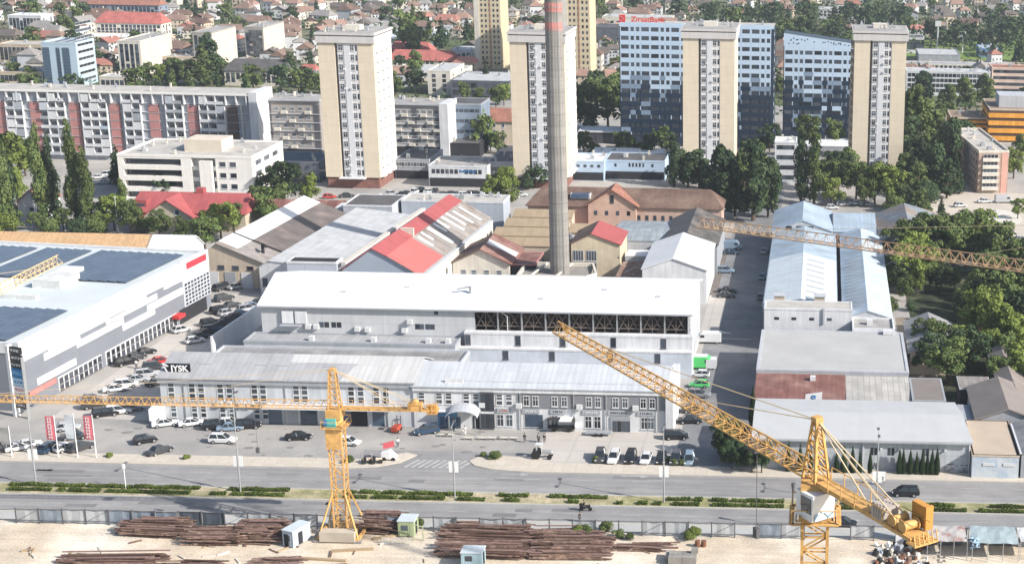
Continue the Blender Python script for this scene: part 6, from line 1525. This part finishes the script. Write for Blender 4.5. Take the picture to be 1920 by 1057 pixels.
cars('in the small car park at the right edge',10,False,(1893,459,'dark grey','sedan'),(1902,466,'black','suv'),(1908,476,'black','sedan'),(1896,452,'black','hatch'),(1915,452,'silver','hatch'),(1882,380,'silver','van'),(1846,380,'white','sedan'),(1800,388,'white','hatch'))
rr_=random.Random(6)
for i in range(16):
    u=752+i*13+rr_.uniform(-3,3);v=364+rr_.uniform(-5,5)+i*.2
    car(u,v,rr_.choice([80,95,15]),rr_.choice(['white','silver','dark grey','white','black']),rr_.choice(['sedan','hatch','suv']),'before the low white store',False)
cars('near the foot of the leftmost tower',15,False,(716,372,'white','sedan'),(735,366,'silver','hatch'),(748,378,'white','hatch'),(618,372,'red','hatch'),(650,370,'dark grey','sedan'),(960,372,'white','suv'),(975,368,'white','sedan'))
cars('under the trees behind the hangars',5,False,(1560,392,'white','hatch'),(1605,384,'white','sedan'),(1625,386,'silver','sedan'),(1580,386,'silver','hatch'),(1345,396,'white','hatch'))
cars('left of the white office building',30,False,(184,335,'white','sedan'),(196,345,'silver','sedan'),(205,330,'white','suv'))
car(1698,928,180,'black','mpv','',label='black people carrier driving left on the far carriageway',name='driving_car',group='driving cars')
car(1580,985,-2,'black','sedan','',label='black saloon driving on the near carriageway behind the crane cab',name='driving_car',group='driving cars')
# trucks, trailer, forklift
def simple(name,label,cat,u,v,deg,parts,group=None):
    e=thing(name,label,cat,P(u,v,.03),rad(deg),group)
    for nm,mb,m in parts:mb.build(nm,m,e)
    return e
def wheels(q,xs,w=.9,r=.38):
    for x in xs:
        for s in(-1,1):q.tube((x,s*w-.12,r),(x,s*w+.12,r),r,r,12)
    return q
simple('box_truck','small white box truck at the left corner of the shop building','truck',303,786,95,[('box_body',MB().box(-3,-1.05,.8,.8,1.05,3.0),m_signw),('cab',loft([sect(.9,1.0,.4,2.3),sect(2.0,1.0,.4,2.2),sect(2.6,.95,.4,1.2)]),CM['white']),('windscreen',MB().mesh([(2.03,-.85,2.1),(2.03,.85,2.1),(2.55,.85,1.3),(2.55,-.85,1.3)],[(0,3,2,1)]),m_glass),('wheels',wheels(MB(),(-2,1.7)),m_black)])
simple('flat_trailer','black open trailer with a white round tank outside the blue-signed shop','trailer',1056,806,0,[('bed',MB().box(-2.6,-1,.6,2.2,1,1.0),m_black),('canopy',MB().box(-2.6,-1,2.3,2.2,1,2.45).box(-2.6,-1,1,-2.5,1,2.3).box(2.1,-1,1,2.2,1,2.3),mat('dark_tarp',(.05,.045,.05))),('tank',MB().tube((2.3,-.7,1.2),(2.7,-.7,1.2),.6,.6,12),m_signw),('wheels',wheels(MB(),(-1.4,1.2)),m_black)])
simple('flat_trailer','low flatbed trailer parked flush along the white shop wall','trailer',1124,815,0,[('bed',MB().box(-2.4,-.8,.45,2.2,.8,.62),m_grey),('rails',MB().bar((-2.4,-.8,.9),(2.2,-.8,.9),.06).bar((-2.4,.8,.9),(2.2,.8,.9),.06),m_metal),('wheels',wheels(MB(),(-.5,.5),r=.3),m_black)])
simple('forklift','red forklift beside the garage door under the counter jib','forklift',744,808,80,[('chassis',MB().box(-1.1,-.55,.25,.9,.55,1.1),mat('forklift_red',(.42,.07,.04))),('mast',MB().box(.95,-.4,.1,1.1,-.28,2.6).box(.95,.28,.1,1.1,.4,2.6).box(1.1,-.35,.1,2.1,-.2,.18).box(1.1,.2,.1,2.1,.35,.18),m_framed),('cage',MB().bar((-.7,-.5,1.1),(-.5,-.5,2.1),.08).bar((-.7,.5,1.1),(-.5,.5,2.1),.08).bar((.7,-.5,1.1),(.5,-.5,2.1),.08).bar((.7,.5,1.1),(.5,.5,2.1),.08).box(-.55,-.5,2.1,.55,.5,2.16),m_framed),('wheels',wheels(MB(),(-.7,.6),.5,.3),m_black)])
simple('farm_tractor','small black and silver tractor parked on the pale forecourt near the kerb','tractor',1015,858,0,[('engine_hood',loft([sect(.1,.35,.8,1.5),sect(1.8,.33,.75,1.35),sect(2.0,.28,.8,1.2)]),m_metal),('cab_frame',MB().bar((-.8,-.5,1),(-.7,-.5,2.5),.09).bar((-.8,.5,1),(-.7,.5,2.5),.09).bar((.2,-.5,1),(.1,-.5,2.5),.09).bar((.2,.5,1),(.1,.5,2.5),.09).box(-.9,-.6,2.5,.3,.6,2.6),m_frame),('rear_wheels',wheels(MB(),(-.8,),.85,.8),m_black),('front_wheels',wheels(MB(),(1.5,),.7,.42),m_black),('seat',MB().box(-.7,-.3,1,.0,.3,1.4),m_black)])
for i,(u,v,l) in enumerate(((688,868,'small beige garden tractor left of the red display stand'),(705,868,'small cream garden tractor nearest the red display stand'))):
    simple('garden_tractor',l,'tractor',u,v,20,[('hood',loft([sect(0,.3,.5,1.0),sect(1,.26,.45,.9)]),m_beige),('seat',MB().box(-.6,-.25,.6,-.1,.25,1.1),m_black),('roll_bar',MB().bar((-.6,-.3,.5),(-.6,-.3,1.8),.06).bar((-.6,.3,.5),(-.6,.3,1.8),.06).bar((-.6,-.3,1.8),(-.6,.3,1.8),.06),m_beige),('wheels',wheels(MB(),(-.5,.7),.5,.38),m_black)])
simple('display_stand','red and white tilted display board over a white machine by the entrance','display stand',730,862,0,[('machine',loft([sect(-1.2,.5,.3,1.5),sect(.2,.6,.3,1.9),sect(1.3,.5,.3,.9)]),m_signw),('board',MB().mesh([(-.9,-.1,2.0),(.9,.1,2.4),(.9,.1,3.5),(-.9,-.1,3.0),(-.9,.0,2.0),(.9,.2,2.4),(.9,.2,3.5),(-.9,.0,3.0)],[(0,1,2,3),(7,6,5,4),(0,4,5,1),(2,6,7,3),(1,5,6,2),(3,7,4,0)]),mat('sign_red_soft',(.60,.12,.14),n=0)),('wheels',wheels(MB(),(-.7,.8),.5,.35),m_black)])
for i,u in enumerate((878,905,922,946,962,832,842)):
    simple('bench',None,'bench',u,824 if u>850 else 818,0,[('seat',MB().box(-.8,-.25,.4,.8,.25,.5),m_ltbeige),('supports',MB().box(-.7,-.2,0,-.5,.2,.4).box(.5,-.2,0,.7,.2,.4),m_conc)],'display benches before the shops');later(C.objects[-1].parent if C.objects[-1].parent else C.objects[-1],'pale low bench','before the white shops')
# ---------------------------------------------------------------- people
def skin(name,chains,m,parent=None,sub=1):
    me=bpy.data.meshes.new(name);vs=[];es=[];rs=[];idx={}
    for ch in chains:
        prev=None
        for (p,r) in ch:
            k=tuple(round(c,3) for c in p)
            if k not in idx:idx[k]=len(vs);vs.append(p);rs.append(r)
            if prev is not None:es.append((prev,idx[k]))
            prev=idx[k]
    me.from_pydata(vs,es,[]);o=bpy.data.objects.new(name,me);C.objects.link(o)
    me.materials.append(m)
    md=o.modifiers.new('skin','SKIN');me.skin_vertices.new() if False else None
    bpy.context.view_layer.update()
    if not me.skin_vertices:bm=bmesh.new();bm.from_mesh(me);bm.verts.layers.skin.verify();bm.to_mesh(me);bm.free()
    sv=me.skin_vertices[0].data
    for i,r in enumerate(rs):sv[i].radius=(r,r*.85) if not isinstance(r,tuple) else r;sv[i].use_root=(i==0)
    ss=o.modifiers.new('sub','SUBSURF');ss.levels=sub;ss.render_levels=sub
    bpy.context.view_layer.update()
    m2=bpy.data.meshes.new_from_object(o.evaluated_get(bpy.context.evaluated_depsgraph_get()));m2.name=name
    for p in m2.polygons:p.use_smooth=True
    bpy.data.objects.remove(o);return m2
m_skin=mat('skin',(.50,.32,.24),r=.6,n=0)
def pose(sit=False):
    pel=(0,0,.92);ch=(0,0,1.25);nk=(0,0,1.47);hd=(0,.02,1.56)
    def arm(s):
        if sit:return [((0,0,1.38),.13),((s*.19,0,1.38),.065),((s*.26,.22,1.2),.048),((s*.24,.48,1.12),.036),((s*.23,.56,1.11),.04)]
        return [((0,0,1.38),.13),((s*.19,0,1.38),.065),((s*.24,-.03*s,1.12),.048),((s*.25,.06,.88),.036),((s*.25,.09,.80),.04)]
    def leg(s):
        if sit:return [(pel,.15),((s*.1,0,.88),.1),((s*.14,.42,.80),.075),((s*.15,.38,.38),.05),((s*.15,.52,.34),.045)]
        return [(pel,.15),((s*.1,0,.86),.095),((s*.11,.05*s,.48),.066),((s*.11,-.04*s,.08),.045),((s*.11,.14-.04*s,.04),.042)]
    return pel,ch,nk,hd,arm,leg
def person_meshes(sit):
    pel,ch,nk,hd,arm,leg=pose(sit);k='s' if sit else 'w'
    body=skin('body',[[(pel,.15),(ch,.16),((0,0,1.38),.13),(nk,.06),(hd,.085),((0,.02,1.68),.10),((0,.01,1.77),.07)],arm(1),arm(-1),leg(1),leg(-1)],m_skin)
    hair=MB().lathe([(.0,1.64),(.105,1.66),(.118,1.73),(.09,1.80),(.02,1.83)],10,c=(0,-.015)).build('hair',mat('hair_dark',(.03,.022,.018),n=0),me_only=True,smooth=True)
    g=1.5
    shirt=skin('shirt',[[((0,0,.95),.15*g),((0,0,1.25),.16*g),((0,0,1.38),.14)],[((0,0,1.38),.14)]+[(p,r*1.7) for p,r in arm(1)[1:3]],[((0,0,1.38),.14)]+[(p,r*1.7) for p,r in arm(-1)[1:3]]],m_white)
    tr=skin('trousers',[[(p,r*1.55) for p,r in leg(1)[:4]],[(p,r*1.55) for p,r in leg(-1)[:4]]],m_dgrey)
    return body,hair,shirt,tr
PM={False:person_meshes(False),True:person_meshes(True)}
CL={'white':m_signw,'black':m_black,'red':m_signred,'blue':m_signblue,'dark':m_dgrey,'hi-vis':mat('hivis',(.75,.45,.05),n=0)}
def person(u,v,deg,sh,tr,label,sit=False,z=.04,xyz=None):
    e=thing('person',label,'person',xyz or P(u,v,z),rad(deg),None)
    for k,me in enumerate(PM[sit]):
        o=link(me.name.split('.')[0],me,e)
        if k==2:o.material_slots[0].link='OBJECT';o.material_slots[0].material=CL[sh]
        if k==3:o.material_slots[0].link='OBJECT';o.material_slots[0].material=CL[tr]
    return e
person(746,838,20,'white','dark','person in a white top standing alone near the junction')
person(872,815,160,'white','white','person in white standing under the curved entrance canopy')
person(984,829,0,'black','dark','person in black on the pale forecourt, left of a standing pair')
person(1010,829,30,'dark','black','person in dark clothes, left one of a pair on the forecourt')
person(1021,830,200,'black','dark','person in dark clothes, right one of a pair on the forecourt')
person(1087,978,90,'black','dark','person in black walking on the pavement by the site fence')
person(256,690,10,'white','dark','person in a white top walking in the mall lane')
person(570,945-150,0,'black','dark','person in dark clothes beside the dark doorway under the canopy')
mb_=P(1098,957,.03)
e=thing('motorbike','black motorbike riding on the near carriageway beside the median','motorbike',mb_,0)
MB().tube((-.72,-.06,.32),(-.72,.06,.32),.32,.32,14).tube((.72,-.06,.32),(.72,.06,.32),.32,.32,14).build('wheels',m_black,e)
loft([sect(-.9,.12,.65,.9,.04),sect(-.3,.2,.4,.95,.05),sect(.3,.22,.45,1.0,.05),sect(.75,.14,.7,1.1,.04)]).build('body',CM['black'],e)
MB().bar((.5,-.38,1.1),(.5,.38,1.1),.05).bar((.72,0,.32),(.55,0,1.05),.07).build('handlebar',m_metal,e)
MB().box(-.95,-.22,.85,-.5,.22,1.2).build('top_case',m_black,e)
person(0,0,-90,'black','dark','person in black sitting astride the motorbike',True,xyz=(mb_.x-.25,mb_.y,mb_.z+.02))
# ---------------------------------------------------------------- street furniture
def lamp(u,v,vt,label,sign=True,arm=1,two=True):
    p=P(u,v,.09);h=hfor(p.x,p.y,vt);e=thing('street_lamp',label,'street lamp',p,0,'street lamps on the median')
    MB().tube((0,0,-.09),(0,0,h),.13,.07,8).build('pole',m_pole,e)
    q=MB();
    for s in ((1,-1) if two else (1,)):q.bar((0,0,h),(0,s*1.6,h+.25),.08)
    q.build('arm',m_pole,e)
    for s in ((1,-1) if two else (1,)):MB().box(-.2,s*1.6-.4,h+.18,.2,s*1.6+.4,h+.34).build('lamp_head',m_framed,e)
    if sign:
        for s in (-1,1):MB().box(s*.16 if s>0 else -.75,-.03,4.3,.75 if s>0 else -.16,.03,6.1).build('banner_sign',m_signw,e)
    return e
lamp(68,908,770,'tall street lamp with white pole signs, leftmost on the median')
lamp(451,921,745,'tall street lamp with white pole signs left of the yellow crane mast')
lamp(853,932,800,'tall street lamp with white pole signs in front of the side junction')
lamp(1245,941,806,'tall street lamp with white pole signs at the end of the parked row')
lamp(1643,951,814,'tall street lamp before the black graffiti on the warehouse wall')
p=P(236,915,.09);e=thing('signpost','short white signpost standing in the left part of the median','signpost',p);MB().tube((0,0,-.1),(0,0,4.2),.07,.06,8).build('post',m_signw,e);MB().box(-.25,-.03,3.4,.25,.03,4.2).build('plate',m_signw,e)
p=P(1651,908,.14);e=thing('advert_board','white roadside board with small dark marks at the warehouse','advert board',p);MB().box(-.75,-.05,.7,.75,.05,2.3).build('board',m_signw,e);MB().bar((-.6,0,-.1),(-.6,0,.7),.08).bar((.6,0,-.1),(.6,0,.7),.08).build('legs',m_metal,e);MB().box(-.5,-.07,.9,-.1,-.055,1.15).box(.05,-.07,1.2,.5,-.055,1.4).box(.1,-.07,.85,.45,-.055,1.05).build('marks',m_black,e)
for (u,v,vt,fu,c,l) in ((23,857,799,-12,mat('grey_flag',(.30,.30,.29),n=.1),'flagpole with a dark grey banner at the far left'),(110,858,778,-17,mat('pinkish_red_flag',(.62,.16,.20),n=.05),'flagpole with a red banner, left of the grey banner between two reds'),(146,858,775,-14,mat('pale_flag',(.52,.56,.60),n=.08),'flagpole with a pale grey banner between the two red ones'),(181,858,777,-17,mat('pinkish_red_flag',(.62,.16,.20)),'flagpole with a red banner, rightmost of the flagpole row')):
    p=P(u,v,.02);h=hfor(p.x,p.y,vt);e=thing('flagpole',l,'flagpole',p,0,'banner flagpoles')
    MB().tube((0,0,0),(0,0,h),.09,.06,8).build('pole',m_signw,e)
    q=MB();n=8
    for i in range(n):
        z0=h-.2-(h*.55)*i/n;z1=h-.2-(h*.55)*(i+1)/n;y0=.12*math.sin(i*.9);y1=.12*math.sin((i+1)*.9)
        q.slab([(-1.55,y1-.05,z1),(-.08,0,z1),(-.08,0,z0),(-1.55,y0-.05,z0)],.02)
    o=q.build('banner',c,e)
    if 'red banner' in l:
        q=MB();r=random.Random(3)
        for i in range(7):
            z=h-.8-i*.55;q.box(-1.1,-.24,z,-.95,-.2,z+.4).box(-.65,-.24,z,-.5,-.2,z+.4).box(-1.1,-.24,z+(.15 if i%2 else .3),-.5,-.2,z+(.15 if i%2 else .3)+.1)
        q.build('banner_letters',m_signw,e)
# mall totem
p=P(44,782,.02);e=thing('totem_sign','tall white totem sign with black, blue and white shop panels by the mall','totem sign',p,rad(-22))
MB().box(-1.9,-.5,0,-1.25,.5,13.4).build('pylon',m_signw,e);MB().box(1.35,-.3,0,1.5,.3,11.5).build('post',m_metal,e)
for i,(z,h_,c,c2) in enumerate(((12.0,1.2,m_black,m_signw),(10.7,1.1,m_black,m_signw),(9.4,1.1,m_black,m_signw),(7.6,1.6,m_signblue,mat('sign_sky',(.25,.5,.72),n=0)),(6.1,1.3,mat('sign_sky2',(.45,.62,.75),n=0),m_signblue),(4.6,1.3,m_signw,m_signred),(3.2,1.2,m_signw,m_black),(1.8,1.2,mat('sign_brown',(.12,.08,.06),n=0),m_signw))):
    pn=MB().box(-1.24,-.25,z,1.34,.25,z+h_).build('sign_panel',c,e);q=MB();r=random.Random(i)
    x=-.95
    while x<.9:
        q.box(x,-.28,z+h_*.3,x+.1,-.255,z+h_*.72);q.box(x,-.28,z+h_*(.3 if r.random()<.5 else .62),x+.26,-.255,z+h_*(.3 if r.random()<.5 else .62)+.1);x+=.36
    q.build('panel_letters',c2,pn)
# ---------------------------------------------------------------- site fence and clutter
u0=-40;i=0;tarp=[mat('blue_grey_tarp',(.22,.26,.31),n=.25,ns=.5),mat('pale_tarp',(.40,.42,.44),n=.15,ns=.5),mat('dark_tarp2',(.07,.085,.11),n=.3,ns=.5)]
x=P(-20,985).x
meshm=mat('grey_mesh_panel',(.40,.42,.44),n=.2)
fx=[]
while x<P(1960,1030).x:
    u=proj((x,211,1))[0]
    L_=3.5;e=thing('fence_panel',None,'fence',(x,211.4-.0*x+R.uniform(-.12,.12),0),R.uniform(-.02,.02),'site fence panels')
    q=MB();q.bar((0,0,-.1),(0,0,2.5),.16)
    q.build('post',m_framed,e)
    sag=R.uniform(-.12,.12);fr_=MB().bar((0,0,2.35),(L_/2,0,2.3+sag),.07).bar((L_/2,0,2.3+sag),(L_,0,2.35),.07).bar((0,0,.5),(L_,0,.5),.06)
    if i%3==1:fr_.bar((.1,0,.4),(L_,0,2.3),.05)
    fr_.build('rail',m_framed,e)
    dark=260<u<450;k=tarp[2] if (dark and R.random()<.6) else tarp[0] if (dark or 160<u<260 or R.random()<.3) else tarp[1]
    if (u<470 and i%5) or (u>=780 and i%3==1) or i%4==1:
        q=MB();n=5
        for j in range(n):
            a=.12+(L_-.24)*j/n;b_=.12+(L_-.24)*(j+1)/n;ya=.05*math.sin(j*2.1+i);yb=.05*math.sin((j+1)*2.1+i)
            q.mesh([(a,ya+.06,.25),(b_,yb+.06,.25),(b_,yb+.06,2.25+sag*.5),(a,ya+.06,2.25+sag*.5),(a,ya+.09,.25),(b_,yb+.09,.25),(b_,yb+.09,2.25+sag*.5),(a,ya+.09,2.25+sag*.5)],[(0,1,2,3),(7,6,5,4),(3,2,6,7),(0,4,5,1)])
        q.build('screen',k,e)
    lk='dark-sheeted' if k==tarp[2] else 'blue-grey sheeted' if k==tarp[0] else 'pale-sheeted'
    later(e,lk+' fence panel',('left of the crane base' if u<600 else 'between the two cranes' if u<1500 else 'right of the large crane'))
    x+=L_;i+=1
MB_pipe=mat('rust_brown_bars',(.165,.105,.082),n=.35,ns=1.2,c2=(.32,.22,.17),c2s=.6)
def stack(label,u0,u1,v,dep,h,m=None,name='steel_bar_stack',seed=0,ang=0):
    a=P(u0,v);b_=P(u1,v);Lh=b_.x-a.x;e=thing(name,label,'steel stack',((a.x+b_.x)/2,a.y,0),rad(ang),'stacks of rusty steel');r=random.Random(seed)
    n=int(dep/.22);lay=max(1,int(h/.22))
    for k in range(3):
        q=MB()
        for i in range(k,n,3):
            for j in range(lay):
                if r.random()<.15:continue
                y=i*.22+r.uniform(-.05,.05);z=.15+j*.22*(1-.5*abs(i/n-.5)) ;x0=-Lh/2+r.uniform(-.9,2.8);x1=Lh/2-r.uniform(-.9,2.8);z+=r.choice([0,0,0,.25,.5])*r.random()
                q.bar((x0,y,z),(x1,y+r.uniform(-.7,.7),z),.17,.16)
        q.build('bar_bundle',[MB_pipe,mat('dark_rust_bars',(.11,.065,.05),n=.3,ns=1.5),mat('mauve_rust_bars',(.26,.17,.15),n=.3,ns=1.5)][k],e)
    q=MB()
    for i in range(max(2,int(Lh/2.5))):x=-Lh/2+1+i*2.5;q.box(x,-.1,0,x+.15,dep,.12)
    q.build('timber_bearer',mat('timber',(.36,.27,.17)),e);return e
stack('rust-brown stack of steel bars left of the blue site cabin, nearest the fence',222,345,1005,4.2,1.6,seed=1)
stack('broad rust-brown stack of steel bars directly left of the blue site cabin',345,440,1022,4.6,1.7,seed=2)
stack('dark rusty bar stack touching the left side of the blue site cabin',440,528,1018,5.5,2.0,seed=3,ang=4)
stack('dark mound-like bar stack between the crane base and the green cabin',672,742,1000,5,2.2,seed=4,ang=-3)
stack('dusty brown wide bar stack right of the green cabin, beside the fence',828,985,1012,4.5,1.5,seed=5)
stack('mauve-brown wide bar stack at the bottom edge right of the sand ramp',815,985,1045,5.,1.4,seed=6)
stack('reddish bar stack at the bottom edge left of the long low steel heap',1000,1140,1048,6.,1.7,seed=7,ang=2)
stack('upper mauve bar stack between the brown stack and weeds',985,1120,1018,3.5,1.4,seed=8)
stack('long low reddish heap of steel bars below the fence weeds',1148,1262,1032,2.2,.5,seed=9)
stack('brown slab of formwork bars at the lower left corner area',110,300,1062,3.6,1.0,seed=10,ang=3)
stack('short pile of brown planks at the bottom edge below the site cabin',300,420,1075,3.5,.8,seed=11)
stack('small brown heap of bars at the bottom left of the crane base',470,560,1066,3,.7,seed=12,ang=5)
def cabin(label,u,v,w,d,h,ang,m,name='site_cabin'):
    e=thing(name,label,'site cabin',P(u,v),rad(ang),'site cabins');MB().box(0,0,.15,w,d,h).build('body',m,e)
    MB().box(-.1,-.1,h,w+.1,d+.1,h+.14).build('roof',mat('cabin_roof',(.50,.56,.60),n=.1),e)
    q=MB()
    for i in range(int(w/.4)):q.box(.2+i*.4,-.03,.3,.28+i*.4,-.002,h-.1)
    q.build('ribs',m,e);MB().box(w+.002,d*.3,.2,w+.05,d*.3+.9,2.1).build('door',m_dark,e);MB().box(w*.2,-.05,1.1,w*.2+1,-.003,1.9).build('window',m_glass,e)
    MB().box(.2,.2,0,w-.2,d-.2,.15).build('skid',m_framed,e);return e
o=cabin('pale blue site cabin with a dark open door left of the crane base',531,1024,1.9,3.8,2.6,-22,mat('cabin_pale_blue',(.42,.48,.55),n=.06))
MB().box(.3,-.06,.2,1.1,-.032,2.1).build('open_door',m_dark,o)
o=cabin('olive green site cabin right of the crane base',747,1006,2.4,2.6,2.5,0,mat('cabin_olive',(.34,.40,.24),n=.12))
p=P(775,1012);e=thing('cabin_post_frame','green post frame standing against the olive cabin','frame',p);MB().bar((0,0,0),(0,0,2.6),.12).bar((1.5,0,0),(1.5,0,2.2),.12).bar((0,0,2.6),(1.5,0,2.2),.1).build('frame',mat('cabin_olive',(.3,.35,.2)),e)
p=P(716,1019);e=thing('ladder_frame','low white railing lying on the sand before the olive cabin','railing',p);q=MB().bar((0,0,.1),(4.2,-.3,.1),.07).bar((0,.1,1.),(4.2,-.2,1.),.07)
for i in range(12):q.bar((.15+i*.37,0,.1),(.15+i*.37,0.05,1.),.06)
q.build('rungs',m_frame,e)
cabin('small turquoise-roofed box at the bottom edge',865,1064,3.0,2.4,2.3,0,mat('cabin_turq',(.36,.50,.56),n=.08))
p=P(1280,1054);e=thing('concrete_block','grey concrete equipment block on the sand near the bottom edge','concrete block',p);MB().box(-2,-1,0,2,1.2,1.3).box(-2.6,.2,0,-1.2,2,1.0).box(1.2,.4,1.3,2.2,1.4,1.9).build('block',m_conc,e)
p=P(1308,1024);e=thing('fuel_drum','rusty brown drum heap near the fence','drum',p);MB().tube((0,0,0),(0,0,1),.4,.4,12).tube((.9,.2,0),(.9,.2,.9),.4,.4,12).build('drum',RUSTY,e)
for i in range(34):
    u=R.uniform(20,1440);v=R.uniform(1018,1066);p=P(u,v)
    e=thing('timber_offcut',None,'timber',p,R.uniform(0,3),'loose timber on the sand');L_=R.uniform(.8,2.6);MB().box(0,0,0,L_,R.uniform(.12,.4),R.uniform(.08,.25)).build('plank',R.choice([mat('timber',(.36,.27,.17)),MB_pipe,m_ltbeige]),e);later(e,'loose board lying','on the sand left of the crane base' if u<600 else 'on the sand between the cranes')
# timber planks by the crane
for i,(u,v,a,L_) in enumerate(((590,1010,-20,3.5),(700,1012,25,4),(620,1035,10,6),(560,1048,-5,7))):
    p=P(u,v);e=thing('timber_plank',['short timber beam left of the crane base','timber beam leaning out right of the crane base','long timber beam lying before the crane base','long timber beam at the bottom edge left of the crane base'][i],'timber beam',p,rad(a));MB().box(0,0,0,L_,.5,.25).build('plank',mat('timber',(.36,.27,.17)),e)
# right corner: tarp shelters and a heap
def shelter(label,u0,u1,v,dep,h,m,posts=4,curve=.0):
    a=P(u0,v);b_=P(u1,v);L_=b_.x-a.x;e=thing('tarp_shelter',label,'shelter',(a.x,a.y,0),0,'site shelters')
    q=MB();n=8
    for i in range(n):
        for j in range(4):
            xa_,xb_=L_*i/n,L_*(i+1)/n;ya_,yb_=dep*j/4,dep*(j+1)/4
            f=lambda x,y:(x,y,h+.06*math.sin(x*1.7)+curve*math.sin(math.pi*y/dep)+.03*math.sin(x*4+y*3))
            q.slab([f(xa_,ya_),f(xb_,ya_),f(xb_,yb_),f(xa_,yb_)],.04)
    q.build('tarp',m,e)
    for i in range(posts):
        for y in (.1,dep-.1):MB().tube((L_*i/(posts-1),y,0),(L_*i/(posts-1),y,h+.1),.06,.06,6).build('post',m_metal,e)
    MB().box(.3,dep-.4,0,L_-.3,dep-.3,1.6).build('interior_shade_sheet',m_dgrey,e);return e  # dark sheet added to paint the shade under the tarp
shelter('shelter under a pale tarp with brown stains right of the big crane',1738,1812,1048,5.4,3.0,mat('stained_tarp',(.45,.43,.41),c2=(.33,.17,.15),c2s=.35,c2t=.55),curve=.12)
shelter('long shelter with a pale blue-green tarp near the lower right corner',1822,1908,1052,6.0,3.0,mat('blue_green_tarp',(.33,.40,.42),n=.15),curve=.2)
shelter('narrow dark-sided shelter cut by the lower right corner',1912,1960,1050,5,3.0,mat('white_tarp',(.6,.6,.6)))
q=P(1818,1000,3.4);e=thing('crumpled_tarp','crumpled bright blue tarp between the two shelters','tarp',(q.x-.4,q.y-3.4,3.05));qq=MB();r=random.Random(2)
for i in range(26):
    x,y,z=r.uniform(0,1.2),r.uniform(-2,2.5),r.uniform(0,.7);qq.mesh([(x,y,z),(x+r.uniform(.3,.9),y+r.uniform(-.3,.3),z+r.uniform(-.2,.3)),(x+.4,y+r.uniform(.4,.9),z+r.uniform(-.2,.2))],[(0,1,2)])
qq.build('sheet',mat('crumpled_blue_tarp',(.36,.50,.62),n=.3,ns=2),e)
for i in range(80):
    u=R.uniform(1640,1740);v=R.uniform(1022,1066);p=P(u,v);e=thing('scrap_item',None,'scrap',p,R.uniform(0,3),'scrap in the heap under the counter jib')
    s=R.uniform(.25,.7);k=R.choice([('black',m_black),('brown',MB_pipe),('pale',m_signw),('grey',m_grey),('brown',RUSTY),('pale',m_ltbeige)]);q=MB()
    n=7;vs=[(s*math.cos(t)*R.uniform(.7,1.2),s*math.sin(t)*R.uniform(.6,1.2),R.uniform(0,.15)) for t in [6.283*j/n for j in range(n)]]+[(s*.6*math.cos(t)*R.uniform(.6,1.2),s*.6*math.sin(t),s*R.uniform(.8,1.6)) for t in [6.283*j/n for j in range(n)]]
    q.mesh(vs,[(j,(j+1)%n,(j+1)%n+n,j+n) for j in range(n)]+[tuple(range(n,2*n))]);q.build('scrap',k[1],e);later(e,k[0]+' lump of scrap','in the scrap heap')
p=P(1690,1012);e=thing('white_container','upright white tank box standing under the crane counterweight','tank',p);MB().box(-.9,-.8,0,.9,.8,4.2).build('body',m_signw,e);MB().tube((0,0,4.2),(0,0,4.5),.3).build('cap',m_metal,e)
p=P(1486,996);e=thing('thin_mast','thin dark mast with a bulky head left of the big crane','mast',p);h=hfor(p.x,p.y,905);MB().tube((0,0,0),(0,0,h),.1,.07,6).build('pole',m_framed,e);MB().tube((0,0,h-1.6),(0,0,h),.15,.34,8).build('head',m_framed,e)
# stadium masts
for u,v,vt,l in ((1757,98,50,'tall floodlight mast left of the playing field'),(1804,100,70,'floodlight mast at the right of the playing field')):
    p=P(u,v);h=hfor(p.x,p.y,vt);e=thing('floodlight_mast',l,'floodlight mast',p);MB().tube((0,0,0),(0,0,h),.5,.3,6).build('pole',m_frame,e);MB().box(-1.6,-.3,h,1.6,.3,h+3).build('lamp_bank',m_frame,e)
# lamp posts in the side yards
for u,v,vt,l in ((1812,590,555,'white lamp post among the trees beside the garden shed'),(222,436,370,'thin pale lamp post in the green belt'),(1765,350,305,'thin lamp post by the plaza right of the towers')):
    p=P(u,v);h=hfor(p.x,p.y,vt);e=thing('lamp_post',l,'lamp post',p);MB().tube((0,0,0),(0,0,h),.1,.07,6).build('pole',m_frame,e);MB().box(-.3,-.15,h,.3,.15,h+.2).build('lamp_head',m_frame,e)
# bollards along the plaza
for i in range(5):
    p=P(1610+i*0+ i*55,382+i*3);
# ---------------------------------------------------------------- air
hz=MB().box(-900,-60,-1.2,700,1500,104).build('haze',[]) 
hm_=bpy.data.materials.new('haze_air');hm_.use_nodes=True;t=hm_.node_tree;t.nodes.remove(t.nodes['Principled BSDF']);pv_=t.nodes.new('ShaderNodeVolumePrincipled')
pv_.inputs['Color'].default_value=(.80,.88,1,1);pv_.inputs['Density'].default_value=.00013;pv_.inputs['Anisotropy'].default_value=.2
t.links.new(pv_.outputs[0],t.nodes['Material Output'].inputs['Volume']);hz.data.materials.clear();hz.data.materials.append(hm_);hz['kind']='stuff';hz['label']='thin pale summer haze over the whole town'
flush_labels()
ob=[o for o in S.objects if o.parent is None and o.type in('MESH','EMPTY')]
print('objects',len(S.objects),'top',len(ob),'nolabel',[o.name for o in ob if 'label' not in o and 'kind' not in o][:20])
